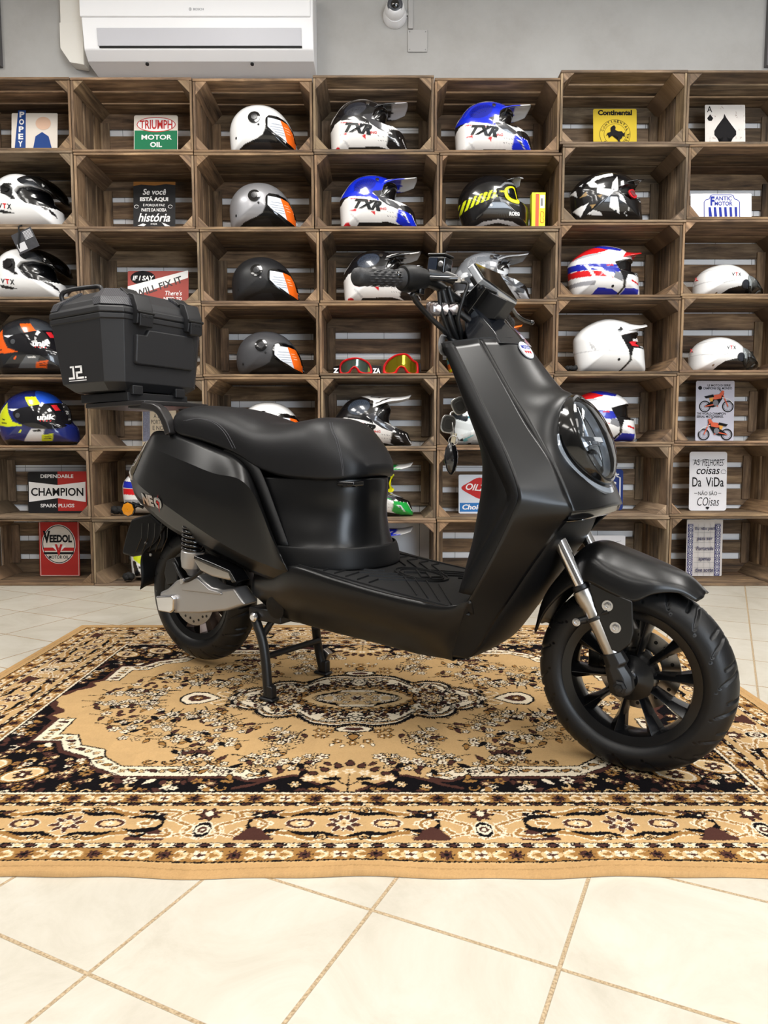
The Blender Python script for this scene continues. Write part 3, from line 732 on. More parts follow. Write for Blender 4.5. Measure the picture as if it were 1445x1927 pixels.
def camo(cols, n, box=(575, 240, 1090, 580)):
    out = []
    for k in range(n):
        x, y = random.uniform(box[0], box[2]), random.uniform(box[1], box[3]); a = random.uniform(-.8, .3); l = random.uniform(25, 75); w = random.uniform(8, 24); s = random.uniform(-20, 20)
        c, d = math.cos(a), math.sin(a)
        out.append((random.choice(cols), [(x + u * c - v * d, y + u * d + v * c) for u, v in ((-l, -w), (l - s, -w), (l, w), (-l + s, w))]))
    return out
G3 = [(172, 176, 182), (110, 114, 120), (40, 42, 46), (215, 218, 222), (70, 73, 78)]
c0 = camo(G3, 46)
mx('grey camouflage peaked helmet behind the speedometer', (853, 569), ((150, 153, 158), (120, 123, 128), (140, 143, 148), (190, 193, 198)), shelf_floor(4, 2), ((140, 143, 148), (176, 179, 184), (60, 62, 66)), c0, False, group=None)
Y3 = [(225, 220, 30), (240, 110, 30), (90, 190, 200), (235, 235, 225), (225, 220, 30)]
mx('yellow and orange helmet, only its peak showing behind the brake lever', (841, 706), ((225, 220, 40), (225, 220, 40), (240, 110, 30), (225, 220, 30)), shelf_floor(4, 3), ((226, 222, 30), (240, 120, 40), (90, 190, 200)), camo(Y3, 30), False, group=None)
T3 = [(50, 150, 165), (235, 238, 238), (28, 36, 42), (120, 190, 198), (200, 206, 208)]
mx('teal, white and black helmet behind the hanging keys', (847, 841), ((220, 226, 228), (50, 150, 165), (30, 40, 46), (225, 230, 232)), shelf_floor(4, 4), ((50, 150, 165), (230, 234, 234), (28, 36, 42)), camo(T3, 50), False, group=None)
# ---- dual sport helmets (right hand columns)
DSO = [(175, 470), (152, 400), (146, 340), (150, 288), (195, 232), (265, 188), (345, 164), (425, 170), (495, 192), (545, 232), (556, 280), (560, 330), (588, 352), (596, 420), (596, 488), (520, 492), (450, 494), (330, 484), (220, 478)]
DPORT = [(432, 282), (480, 262), (545, 250), (600, 262), (600, 352), (545, 350), (515, 352), (488, 340), (470, 330)]
TRIM = [(426, 276), (545, 246), (610, 250), (610, 355), (540, 352), (515, 352), (500, 400), (504, 432), (465, 484), (450, 500), (438, 500), (488, 430), (478, 370), (450, 320)]
def ds(label, shift, base, P, fl, pk, pkcols=(), kind='gloss', port=(14, 14, 16), peak=True, chin=None, crop='G', group=None):
    PP = list(P) + [(port, TRIM)]
    h = Helmet(label, crop, DSO, PP, shift, fl, .122, kind, base, [(DPORT, .72)], group)
    if peak:
        h.peak([(330, 170), (400, 158), (470, 168), (540, 184), (590, 190), (626, 184)], [(372, 262), (430, 262), (480, 244), (540, 228), (585, 218), (618, 208)], [.10, .105, .105, .1, .09, .07], pkcols, pk, kind)
    h.patch('screw', ell(421, 427, 8, 8, 12), rubber, .003, 2)
    return h
h = ds('plain white peaked helmet in the middle row', (0, 0), (240, 240, 240), [((190, 190, 192), [(235, 318), (242, 316), (262, 362), (252, 364)]), ((190, 190, 192), [(250, 330), (256, 328), (280, 368), (270, 372)]), ((205, 205, 207), [(152, 376), (300, 366), (440, 372), (440, 377), (300, 372), (152, 383)])], shelf_floor(5, 3), (240, 240, 240))
h.patch('goggle_frame', [(482, 318), (540, 300), (552, 306), (500, 332), (548, 338), (552, 344), (500, 342)], mat('red_plastic', (200, 30, 40), .35), .004, spline=False)
h.text('unik', 530, 312, 48, 22, wht, bold=.03, off=.008); h.patch('peak_mark', [(410, 238), (426, 232), (428, 222), (432, 232), (440, 240), (426, 240)], rubber, .02, 2, spline=False)
RWB = [((210, 28, 34), [(140, 250), (195, 222), (262, 172), (345, 150), (440, 166), (380, 200), (260, 232), (190, 250)]), ((30, 44, 168), [(300, 160), (345, 150), (500, 180), (470, 200), (380, 190)]),
       ((170, 172, 178), [(175, 248), (250, 222), (340, 214), (350, 224), (230, 244)]),
       ((30, 44, 168), [(140, 280), (240, 286), (330, 290), (440, 296), (470, 330), (440, 352), (330, 330), (140, 322)]), ((210, 28, 34), [(140, 326), (240, 328), (340, 338), (420, 376), (340, 368), (140, 366)]),
       ((150, 150, 156), [(150, 400), (320, 392), (310, 420), (160, 424)]), ((120, 122, 128), [(430, 340), (480, 350), (480, 400), (420, 376)]), ((30, 44, 168), [(330, 432), (420, 440), (480, 470), (440, 500), (300, 470)]),
       ((30, 44, 168), [(504, 436), (600, 440), (600, 500), (460, 500)]), ((225, 225, 228), [(540, 400), (600, 410), (600, 440), (515, 430)]), ((206, 30, 36), [(540, 384), (600, 400), (600, 412), (540, 396)]),
       ((240, 240, 240), [(240, 292), (258, 288), (330, 400), (318, 440), (300, 440), (310, 400)]), ((240, 240, 240), [(240, 300), (340, 312), (470, 430), (460, 440), (330, 330)])]
def rwb(label, shift, fl, peak=True):
    h = ds(label, shift, (240, 240, 240), RWB, fl, (214, 30, 36), [((30, 44, 168), [(330, 150), (460, 160), (440, 186), (340, 178)])], peak=peak, group='red, white and blue helmets')
    h.text('unik', 395, 306, 46, 14, redp, bold=.03)
    return h
rwb('red, white and blue peaked helmet in the third row', (-11, -138.5), shelf_floor(5, 2))
rwb('red, white and blue helmet seen just right of the headlight', (-18, 136), shelf_floor(5, 4), peak=False)
rwb('red, white and blue helmet partly hidden by the scooter tail light', (-856, 273), shelf_floor(1, 5))
GEO = [((238, 238, 238), q) for q in ([(245, 240), (300, 196), (410, 176), (404, 200), (330, 214), (285, 236), (300, 262), (350, 270), (340, 284), (262, 276)], [(160, 280), (185, 276), (192, 322)], [(300, 285), (430, 300), (400, 312), (372, 340), (300, 315)],
                                      [(382, 340), (425, 345), (450, 440), (378, 402)], [(176, 396), (250, 372), (212, 448)], [(244, 440), (282, 416), (330, 430), (344, 446)], [(396, 250), (432, 204), (428, 300), (386, 292)], [(436, 322), (500, 350), (494, 390), (440, 360)],
                                      [(476, 440), (505, 400), (500, 450)], [(205, 250), (225, 236), (215, 256)], [(450, 240), (470, 232), (470, 280), (448, 300)])]
GEO += [((150, 122, 78), q) for q in ([(200, 330), (236, 300), (246, 322)], [(260, 386), (292, 386), (272, 410)], [(452, 318), (474, 290), (476, 320)], [(300, 330), (330, 326), (318, 350)])]
h = ds('black, white and gold geometric patterned peaked helmet', (-6, -279), (16, 16, 18), GEO, shelf_floor(5, 1), (14, 14, 16), [((150, 122, 78), [(460, 176), (520, 188), (470, 200)])])
h.patch('goggle_frame', [(500, 300), (530, 284), (552, 290), (560, 330), (540, 344), (510, 330)], MATS['red_plastic'], .006); h.patch('goggle_lens', [(510, 304), (532, 292), (546, 296), (550, 326), (530, 332)], mat('red_grey_lens', (120, 60, 64), .1), .009)
# ---- white full face helmets at the left edge
FFO = [(-50, 1082), (-72, 1000), (-76, 900), (-50, 820), (5, 765), (80, 738), (160, 744), (232, 780), (290, 838), (330, 890), (348, 935), (385, 968), (400, 1010), (402, 1085), (300, 1090), (180, 1090), (60, 1088)]
FPORT = [(105, 872), (128, 838), (200, 820), (270, 828), (320, 850), (380, 900), (380, 958), (330, 962), (250, 962), (180, 950), (138, 920)]
def ff(label, shift, fl, P=(), base=(240, 240, 240), tag_=True):
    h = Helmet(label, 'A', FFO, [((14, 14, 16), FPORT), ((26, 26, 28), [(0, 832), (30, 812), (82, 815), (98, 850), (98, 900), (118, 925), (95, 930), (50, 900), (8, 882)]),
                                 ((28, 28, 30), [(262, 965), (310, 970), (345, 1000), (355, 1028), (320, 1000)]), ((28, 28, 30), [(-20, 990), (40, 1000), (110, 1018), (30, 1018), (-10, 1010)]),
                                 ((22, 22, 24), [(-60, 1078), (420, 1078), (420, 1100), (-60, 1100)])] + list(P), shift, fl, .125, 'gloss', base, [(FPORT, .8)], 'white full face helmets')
    h.bubble('visor', [(40, 775), (110, 738), (210, 728), (310, 770), (370, 830), (396, 905), (370, 900), (320, 850), (250, 812), (160, 806), (80, 820)], smoke, .128)
    h.patch('pivot', ell(50, 850, 26, 28), blackgloss, .006)
    if tag_: h.text('V', 5, 985, 30, 32, blk, bold=.03, rot=-.12); h.text('T', 38, 988, 28, 32, redp, bold=.04, rot=-.12); h.text('X', 70, 992, 30, 32, blk, bold=.03, rot=-.12)
    return h
ff('white full face helmet with raised smoked visor, upper of the two at the left edge', (0, 0), shelf_floor(0, 1))
ff('white full face helmet with raised smoked visor, lower one under a hang tag', (5, 141.5), shelf_floor(0, 2))
h = ff('white helmet with a fluorescent yellow stripe behind the rear wheel', (264, 671), shelf_floor(1, 6), [((214, 230, 20), [(-80, 880), (-20, 900), (120, 1010), (100, 1030), (-60, 950)]), ((24, 24, 26), [(-70, 960), (-40, 960), (0, 1060), (-50, 1070)])], tag_=False)
# ---- blue and orange full face helmets at the left edge
UO = [(25, 962), (-15, 905), (-26, 830), (-8, 745), (50, 668), (130, 628), (215, 619), (295, 640), (355, 685), (398, 750), (430, 825), (468, 868), (479, 915), (462, 955), (360, 966), (200, 970), (90, 970)]
def uk(label, shift, fl, base, hi, acc, mid, group):
    P = [(hi, [(180, 610), (300, 625), (372, 700), (250, 720), (215, 665)]), (acc, [(-40, 800), (-10, 745), (30, 700), (55, 770), (85, 822), (160, 848), (60, 856), (-40, 845)]), (acc, [(148, 664), (214, 662), (268, 724), (196, 732)]),
         ((232, 234, 238), [(48, 740), (130, 742), (160, 752), (80, 756)]), (mid, [(205, 868), (292, 866), (250, 946), (132, 946)]), (acc, [(262, 908), (338, 898), (312, 945), (243, 946)]), ((20, 22, 30), [(275, 918), (320, 912), (318, 917), (274, 923)]), ((20, 22, 30), [(268, 930), (316, 925), (314, 930), (266, 934)]),
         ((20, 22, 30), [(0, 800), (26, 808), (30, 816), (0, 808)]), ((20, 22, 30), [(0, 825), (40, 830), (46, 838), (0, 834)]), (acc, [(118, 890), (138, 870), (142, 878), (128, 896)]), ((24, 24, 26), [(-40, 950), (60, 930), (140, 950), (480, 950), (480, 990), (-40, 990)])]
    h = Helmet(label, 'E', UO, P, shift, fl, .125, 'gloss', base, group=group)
    h.patch('visor', [(92, 768), (130, 742), (200, 726), (290, 706), (350, 700), (388, 730), (402, 780), (398, 850), (330, 868), (250, 866), (180, 850), (120, 815)], mat('dark_tinted_visor', (22, 22, 26), .08, coat=.5), .007, 9)
    h.text('unik', 296, 812, 92, 36, wht, bold=.045, shear=.15, off=.0088, rot=.08)
    for k in range(4): h.text('\u25bc' if False else 'v', 270 + k * 18, 824, 12, 9, redp, 'red_marks', .04, off=.0088, rot=.08)
    h.text('unik', 240, 886, 56, 14, blk if mid[0] > 150 else wht, bold=.05, shear=.15)
    h.patch('visor_tab', [(310, 716), (330, 712), (352, 748), (336, 752)], MATS['red_plastic'], .010, 3, spline=False)
    h.patch('pivot', ell(127, 784, 15, 16), mat('grey_pivot', (90, 92, 96), .3, metal=.4), .0085, 3)
    return h
uk('blue helmet with fluorescent yellow stripes and a dark visor', (0, 0), shelf_floor(0, 4), (26, 38, 108), (30, 84, 205), (214, 226, 30), (228, 230, 234), None)
uk('orange, grey and black full face helmet partly behind the top case', (-9, -138), shelf_floor(0, 3), (34, 36, 40), (60, 64, 70), (240, 98, 24), (96, 100, 106), None)
# ---- black retro helmet with yellow goggles
RO = [(655, 1106), (610, 1050), (592, 985), (593, 905), (622, 838), (672, 788), (742, 754), (822, 744), (900, 756), (958, 786), (985, 830), (1000, 900), (1010, 950), (1058, 966), (1073, 1005), (1070, 1060), (1062, 1106), (900, 1112), (760, 1112)]
strp = [((212, 224, 30), [(560, 965), (600, 928), (842, 858), (852, 908), (590, 1005), (565, 1020)])] + [((18, 18, 20), [(585 + k * 34, 1010 - k * 12), (598 + k * 34, 1006 - k * 12), (628 + k * 34, 915 - k * 9), (614 + k * 34, 918 - k * 9)]) for k in range(8)]
h = Helmet('black retro helmet wearing a yellow striped goggle strap', 'C', RO, strp + [((120, 122, 126), [(845, 860), (900, 805), (980, 790), (985, 810), (905, 822), (865, 862), (880, 930), (1000, 955), (1000, 965), (870, 945)]),
     ((20, 20, 22), [(862, 862), (905, 820), (990, 806), (1030, 900), (1010, 955), (885, 930)]), ((185, 180, 178), [(655, 1112), (760, 1066), (860, 1052), (960, 1066), (1050, 1100), (1040, 1120), (950, 1085), (860, 1070), (760, 1086), (700, 1120)]), ((225, 225, 228), [(720, 1116), (800, 1094), (940, 1092), (1010, 1116)])],
     (0, 0), shelf_floor(4, 1), .122, 'gloss', (16, 16, 18))
h.patch('goggle_frame', [(896, 868), (918, 842), (968, 832), (984, 870), (1002, 940), (985, 954), (935, 944), (902, 915)], yel, .008)
h.patch('goggle_lens', [(918, 868), (935, 852), (962, 848), (976, 880), (984, 925), (948, 922), (924, 900)], MATS['dark_mirror_lens'], .012)
h.patch('strap_holder', [(842, 858), (875, 850), (905, 862), (908, 895), (880, 912), (850, 905)], rubber, .006, 4, spline=False)
h.text('ROEG', 968, 1033, 72, 24, wht, bold=.05); h.text('100', 878, 886, 32, 14, yel, bold=.04, off=.0075)
h.peak([(870, 762), (920, 748), (970, 736), (1010, 728), (1042, 722)], [(870, 795), (925, 778), (975, 765), (1015, 758), (1044, 752)], [.08, .085, .085, .075, .05], [((225, 226, 230), [(965, 720), (1050, 710), (1050, 765), (1000, 752)])], (20, 20, 22))
h.patch('screw', ell(806, 968, 8, 8, 10), steel, .003, 2)
# ---- white half helmets with clear visors
HO = [(982, 1556), (974, 1500), (984, 1440), (1030, 1382), (1100, 1350), (1180, 1342), (1255, 1364), (1315, 1408), (1348, 1460), (1345, 1520), (1325, 1556), (1150, 1558), (1060, 1560)]
def half(label, shift, fl):
    h = Helmet(label, 'D', HO, [((16, 16, 18), [(1125, 1575), (1150, 1535), (1185, 1508), (1250, 1492), (1350, 1484), (1400, 1575)]), ((205, 205, 206), [(980, 1462), (1060, 1455), (1140, 1470), (1220, 1452), (1222, 1457), (1140, 1476), (1060, 1461), (980, 1469)]), ((205, 205, 206), [(1040, 1376), (1130, 1366), (1210, 1372), (1210, 1376), (1130, 1371), (1042, 1381)])],
               shift, fl, .12, 'gloss', (240, 240, 240), group='white half helmets')
    h.bubble('visor', [(1282, 1452), (1296, 1405), (1330, 1398), (1372, 1430), (1408, 1480), (1432, 1530), (1438, 1552), (1330, 1556), (1285, 1520)], clear, .126)
    h.patch('pivot', ell(1293, 1480, 29, 29), mat('charcoal_pivot', (44, 46, 52), .35), .006); h.patch('screw', ell(1116, 1533, 7, 7, 10), steel, .003, 2)
    h.text('V', 1200, 1430, 20, 24, blk, bold=.02); h.text('T', 1222, 1430, 18, 24, redp, bold=.02); h.text('X', 1244, 1430, 20, 24, blk, bold=.02)
    h.text('X', 1012, 1434, 16, 24, redp, bold=.02)
    return h
half('white half helmet with clear visor, upper of the two at the right edge', (0, 0), shelf_floor(6, 2))
half('white half helmet with clear visor, lower of the two at the right edge', (-9, 137), shelf_floor(6, 3))
# ---------------------------------------------------------------- goggles
def goggles(label, out, lens, frame_m, lens_m, shift=(0, 0), strap=()):
    y = SHELF_Y + .065; ox, oy, sc = CR['F']
    w = lambda X, Y: ony(ox + X / sc, oy + Y / sc, y)
    O = np.array([w(*p) for p in out]); fl = shelf_floor(3, 3); dz = fl + .0015 - O[:, 1].min(); O[:, 1] += dz
    cx = O[:, 0].mean(); root = empty('goggles', label, 'goggles', (cx, y, fl), group='red framed goggles')
    o3 = Vector((cx, y, fl)); hw = (O[:, 0].max() - O[:, 0].min()) / 2
    bend = lambda x: .05 * ((x - cx) / hw) ** 2
    S = closed_spline(O, 6); S[:, 1] = np.maximum(S[:, 1], fl + .0015); Ln = closed_spline(np.array([w(*p) for p in lens]) + (0, dz), 6)
    def ringp(Q, off): return [Vector((q[0], y + bend(q[0]) + off, q[1])) - o3 for q in Q]
    c = S.mean(0)
    mb = MB(); n = len(S); idx = [np.argmin([abs(math.atan2(*(l - c)) - math.atan2(*(q - c))) for l in Ln]) for q in S]
    L2 = Ln if len(Ln) == len(S) else np.array([Ln[i] for i in idx])
    mid = (S * .5 + L2 * .5)
    grid_mb(mb, [ringp(S, .045), ringp(S, .012), ringp(S * .8 + L2 * .2, .003), ringp(mid, 0), ringp(S * .15 + L2 * .85, .004), ringp(L2, .012), ringp(L2, .03)], closed=True)
    mb.build('frame', frame_m, root, smooth=60)
    mb = MB(); c2 = Ln.mean(0); rows = [ringp(c2 + (Ln - c2) * k / 6, .010) for k in range(6, 0, -1)]; grid_mb(mb, rows, closed=True); mb.add(rows[-1], [tuple(range(len(Ln)))])
    mb.build('lens', lens_m, root, smooth=60)
    for (x0, x1, z0, z1, m, txt) in strap:
        a = w(x0, z1); b = w(x1, z0); a = (a[0], max(a[1] + dz, fl + .002)); b = (b[0], b[1] + dz)
        mb = MB(); mb.prism([(a[0], bend(a[0]) + y + .012), (b[0], y + bend(b[0]) * .6 + .012), (b[0], y + bend(b[0]) * .6 + .017), (a[0], y + bend(a[0]) + .017)], 2, a[1], b[1])
        mb.v = [tuple(Vector(v) - o3) for v in mb.v]; so = mb.build('strap', m, root, bevel=.001)
        if txt:
            mb = MB(); f = lambda x, z: Vector((x, y + .0105 + min(bend(a[0]), bend(b[0]) * .6), z)) - o3
            text_mb(mb, txt, f, (a[0] + b[0]) / 2, a[1] + .006, (b[0] - a[0]) * .8, (b[1] - a[1]) * .55, bold=.05); mb.build('strap_print', wht, root)
redf = mat('bright_red_plastic', (214, 28, 34), .3, coat=.3)
goggles('red goggles with a grey mirror lens, left of the pair', [(220, 485), (250, 452), (318, 435), (375, 437), (430, 458), (456, 490), (462, 545), (405, 558), (365, 548), (350, 525), (333, 512), (315, 525), (292, 556), (235, 556), (216, 530)],
        [(236, 492), (262, 466), (320, 450), (372, 450), (420, 470), (442, 495), (446, 532), (408, 541), (378, 532), (358, 508), (333, 496), (308, 512), (282, 540), (246, 540), (234, 522)], redf, mat('grey_green_mirror', (110, 128, 116), .12, metal=.85),
        strap=[(172, 222, 488, 552, rubber, 'Z'), (458, 530, 482, 552, rubber, 'ZA')])
goggles('red goggles with a gold mirror lens and yellow tear-off, right of the pair', [(545, 478), (575, 440), (625, 410), (665, 400), (720, 402), (765, 440), (800, 462), (808, 520), (800, 552), (730, 552), (705, 530), (692, 508), (668, 502), (650, 525), (632, 552), (560, 552), (540, 530)],
        [(562, 484), (590, 450), (632, 424), (668, 415), (712, 416), (752, 452), (782, 470), (788, 515), (780, 535), (738, 536), (718, 516), (700, 494), (668, 487), (640, 508), (620, 534), (572, 534), (558, 518)], redf, mat('gold_mirror', (176, 158, 40), .12, metal=.9),
        strap=[(800, 820, 465, 530, rubber, None), (524, 560, 545, 556, MATS['fluorescent_yellow_plastic'], None)])
# ---------------------------------------------------------------- yellow box beside the black helmet
y = SHELF_Y + .10; fl = shelf_floor(4, 1)
a = ony(1000, 425, y); b = ony(1027, 350, y); hh = b[1] - a[1]
bx = empty('cardboard_box', 'fluorescent yellow goggle box with a red stripe beside the black retro helmet', 'box', (a[0], y, fl))
mb = MB(); mb.box(0, b[0] - a[0], 0, .05, 0.001, hh); mb.build('carton', mat('fluorescent_yellow_card', (222, 228, 30), .45), bx, bevel=.0015)
W_ = b[0] - a[0]
mb = MB(); mb.box(W_ * .27, W_ * .52, -.001, .0, .001, hh - .008); mb.build('stripe', mat('orange_red_card', (236, 84, 44), .45), bx)
mb = MB(); mb.box(W_ * .60, W_ * .93, -.001, .0, hh * .6, hh * .93); mb.build('barcode_label', wht, bx)
mb = MB()
for k in range(9): mb.box(W_ * (.64 + .018 * k), W_ * (.645 + .018 * k + .006 * (k % 3)), -.0015, -.001, hh * .66, hh * .85)
mb.build('barcode', blk, bx)
mb = MB(); tube_mb(mb, smooth_path([(W_ * .86, -.0012, hh * .5), (W_ * .9, -.0012, hh * .42), (W_ * .82, -.0012, hh * .36), (W_ * .9, -.0012, hh * .3), (W_ * .84, -.0012, hh * .24), (W_ * .64, -.0012, hh * .26), (W_ * .66, -.0012, hh * .38), (W_ * .62, -.0012, hh * .46), (W_ * .7, -.0012, hh * .52), (W_ * .86, -.0012, hh * .5)]), .0012, 6)
mb.build('printed_outline', MATS['orange_red_card'], bx)
# ---------------------------------------------------------------- signs
def rrect(x0, x1, z0, z1, r, n=4):
    P = []
    for cx, cz, a0 in ((x1 - r, z1 - r, 0), (x0 + r, z1 - r, 90), (x0 + r, z0 + r, 180), (x1 - r, z0 + r, 270)):
        for k in range(n + 1): a = R(a0 + 90 * k / n); P.append((cx + r * math.cos(a), cz + r * math.sin(a)))
    return P
def tin(name, rgb, rust=.25, rough=.62, sc=14):
    """printed tin with worn rusty flecks"""
    if name in MATS: return MATS[name]
    m = bpy.data.materials.new(name); m.use_nodes = True; nt = m.node_tree; b = nt.nodes['Principled BSDF']
    tc = N(nt, 'ShaderNodeTexCoord'); n = N(nt, 'ShaderNodeTexNoise'); n.inputs['Scale'].default_value = sc; n.inputs['Detail'].default_value = 8; n.inputs['Roughness'].default_value = .75
    nt.links.new(tc.outputs['Object'], n.inputs['Vector'])
    c = srgb(*rgb); rc = srgb(110, 62, 36); t = .5 + .3 * (1 - rust)
    nt.links.new(ramp(nt, n.outputs['Fac'], [(0, c), (t, tuple(v * .96 for v in c[:3]) + (1,)), (t + .05, rc)]), b.inputs['Base Color']); b.inputs['Roughness'].default_value = rough; b.inputs['Specular IOR Level'].default_value = .25
    MATS[name] = m; return m
class Sign:
    """flat tin plate; design coordinates run 0..W, 0..H in target pixels from the lower left corner"""
    def __init__(s, label, px0, px1, py0, py1, m, c, r, rad=4, dep=.2, lean=.10, name='tin_sign', thick=.0012, cat='sign', tilt=0):
        s.y = SHELF_Y + dep; fl = shelf_floor(c, r); a = ony(px0, py1, s.y); b = ony(px1, py0, s.y)
        s.k = (b[0] - a[0]) / (px1 - px0); s.W = px1 - px0; s.H = (b[1] - a[1]) / s.k; s.D = (a[1] - fl - .001) / s.k; s.mats = [m]; s.mb = MB(); s.lv = 0; s.name = name
        s.root = empty(name, label, cat, (a[0], s.y, fl + .001)); s.root.rotation_euler = (-lean, tilt, 0)
        k = s.k; P = [(x * k, (z + s.D) * k) for x, z in rrect(0, s.W, -s.D, s.H, max(rad, .01))]
        s.mb.prism(P, 1, 0, thick, 0)
    def mi(s, m):
        if m not in s.mats: s.mats.append(m)
        return s.mats.index(m)
    def f(s, x, z): return (x * s.k, -.0004 - s.lv * .00015, (z + s.D) * s.k)
    def poly(s, P, m, spl=0):
        s.lv += 1
        if spl: P = closed_spline(P, spl)
        vs = [s.f(*p) for p in P]; bm = bmesh.new(); vv = [bm.verts.new(v) for v in vs]
        fc = bm.faces.new(vv); bmesh.ops.triangulate(bm, faces=[fc]); bm.verts.index_update()
        s.mb.add([v.co.copy() for v in bm.verts], [tuple(v.index for v in q.verts) for q in bm.faces], s.mi(m)); bm.free()
    def text(s, t, x, z, w, h, m, bold=.02, shear=0, rot=0, warp=None):
        s.lv += 1; text_mb(s.mb, t, s.f, x, z, w, h, s.mi(m), bold, shear, rot, warp=warp)
    def line(s, P, wd, m, spl=0):
        if spl: P = [(v[0], v[1]) for v in smooth_path([(a, b, 0) for a, b in P], spl)]
        s.lv += 1; L, Rr = [], []
        for i, p in enumerate(P):
            a = P[max(i - 1, 0)]; b = P[min(i + 1, len(P) - 1)]; dx, dy = b[0] - a[0], b[1] - a[1]; d = math.hypot(dx, dy) or 1
            L.append(s.f(p[0] - dy / d * wd / 2, p[1] + dx / d * wd / 2)); Rr.append(s.f(p[0] + dy / d * wd / 2, p[1] - dx / d * wd / 2))
        n = len(P); s.mb.add(L + Rr, [(i, i + 1, n + i + 1, n + i) for i in range(n - 1)], s.mi(m))
    def done(s, holes=True):
        o = s.mb.mesh(recalc=True)
        ob = link('plate', o, s.mats, s.root); return s
cream = tin('worn_cream_tin', (222, 212, 200), .3); tred = tin('worn_red_tin', (176, 46, 40), .15); tgreen = tin('worn_green_tin', (20, 112, 74), .12); tblk = tin('worn_black_tin', (28, 27, 28), .1)
twht = tin('white_tin', (232, 230, 232), .1); tyel = tin('yellow_tin', (206, 178, 48), .12); tblu = tin('blue_tin', (30, 52, 120), .1); tlb = tin('light_blue_tin', (40, 110, 176), .05)
ink = mat('black_sign_ink', (22, 20, 22), .7, spec=.2); iw = mat('white_sign_ink', (234, 232, 230), .6, spec=.25); ir = mat('red_sign_ink', (186, 38, 36), .6, spec=.25); ib = mat('blue_sign_ink', (28, 46, 148), .6, spec=.25)
# square sign, sailor artwork replaced by a plain generic figure shape
s = Sign('square cream sign with a blue lettered strip down its left side', 20, 104, 208, 278, cream, 0, 0, 2)
s.poly([(6, 0), (26, 0), (26, 70), (12, 70)], tin('navy_tin', (24, 62, 128), .1))
for k, ch in enumerate('POPEY'): s.text(ch, 19 - (k * .6), 57 - k * 13.5, 9 if k < 4 else 8, 10.5, iw, .04)
s.poly(ell(58, 46, 14, 12, 20), mat('sand_sign_ink', (214, 176, 150), .5)); s.poly([(40, 0), (44, 22), (56, 30), (68, 22), (74, 0)], tin('navy_tin', (24, 62, 128), .1))
s.done()
s = Sign('green and white worn motor oil sign with an oval of red lettering', 251, 332, 212, 284, cream, 1, 0, 4)
s.poly([(1, 1), (80, 1), (80, 39), (1, 39)], tgreen); s.poly(ell(41, 50, 36, 14, 28), ir); s.poly(ell(41, 50, 34.5, 12.5, 28), iw)
s.text('TRIUMPH', 41, 43, 60, 14, ir, .03, warp=lambda a, b: (a, b * (1 + .25 * (1 - (a / 30) ** 2)) - 1.6 * (1 - (a / 30) ** 2))); s.text('MOTOR', 42, 22, 56, 9, iw, .035); s.text('OIL', 41, 8, 22, 9.5, iw, .035); s.text('ONE GALLON', 42, 68, 22, 2.6, ink, .02); s.done()
s = Sign('yellow tin sign with a rearing horse in a ring of lettering', 1117, 1201, 200, 271, tyel, 5, 0, 3)
s.text('Continental', 42, 57, 66, 10.5, ink, .05)
s.poly(ell(42, 20, 30, 29, 40), ink); s.poly(ell(42, 20, 29.2, 28.2, 40), tyel); s.poly(ell(42, 20, 21.5, 20.8, 40), ink); s.poly(ell(42, 20, 20.8, 20.1, 40), tyel)
for t, a0, dr in (('CONTINENTAL', 162, -1), ('CONTINENTAL', 218, 1)):
    for i, ch in enumerate(t):
        a = R(a0 + dr * i * 14.2); rr = 22.8 if dr < 0 else 27.4
        s.text(ch, 42 + rr * math.cos(a), 20 + rr * math.sin(a), 4.2 if ch != 'I' else 1.2, 4.8, ink, .02, rot=a - math.pi / 2 if dr < 0 else a + math.pi / 2)
s.poly([(24, 16), (27, 22), (33, 24), (35, 28), (33, 32), (36, 35), (40, 37), (43, 33), (42, 28), (48, 25), (55, 25), (58, 21), (61, 24), (60, 14), (57, 17), (55, 12), (50, 8), (53, 4), (49, 3), (46, 9), (49, 14), (43, 17), (36, 17), (30, 12), (31, 17), (28, 19)], ink); s.done()
s = Sign('white ace of spades sign with rusty edges', 1328, 1407, 192, 268, tin('rusty_white_tin', (224, 218, 212), .72, sc=26), 6, 0, 2)
s.poly([(38, 58), (36, 50), (24, 34), (18, 24), (18, 16), (24, 9), (32, 9), (36, 14), (34, 4), (28, -1 + 1), (50, 0), (44, 4), (42, 14), (46, 9), (54, 9), (61, 16), (61, 24), (52, 36), (42, 50)], ink)
s.text('A', 9, 61, 10, 12, ink, .01); s.poly([(10, 57), (4, 49), (6, 46), (9, 47), (7, 44), (13, 44), (11, 47), (14, 46), (16, 49)], ink); s.done()
s = Sign('black chalk style sign reading Se voce esta aqui', 250, 327, 342, 425, tblk, 1, 1, 3)
s.poly([(0, 82), (77, 82), (77, 76), (60, 78), (40, 75), (14, 77), (0, 74)], tin('rust_edge', (140, 92, 40), .5))
s.text('Se você', 38, 58, 42, 11, iw, .015, .2); s.text('ESTÁ AQUI', 38, 45, 52, 10, iw, .05); s.text('É PORQUE FAZ', 38, 36, 40, 6, iw, .02); s.text('PARTE DA NOSSA', 38, 27, 46, 6, iw, .03); s.text('história', 38, 8, 58, 16, iw, .02, .25); s.text('seja', 38, 2, 12, 4, iw, .01)
s.poly([(8, 1), (18, 5), (24, 3), (20, 0)], iw); s.poly([(52, 7), (60, 4), (68, 0), (58, 0)], iw); s.line(ell(6, 36, 4, 3, 10), .8, iw); s.line(ell(68, 36, 4, 3, 10), .8, iw)
s.done()
s = Sign('wide white sign with blue lettering over a blue and red striped radiator', 1300, 1417, 362, 413, twht, 6, 1, 1, dep=.14)
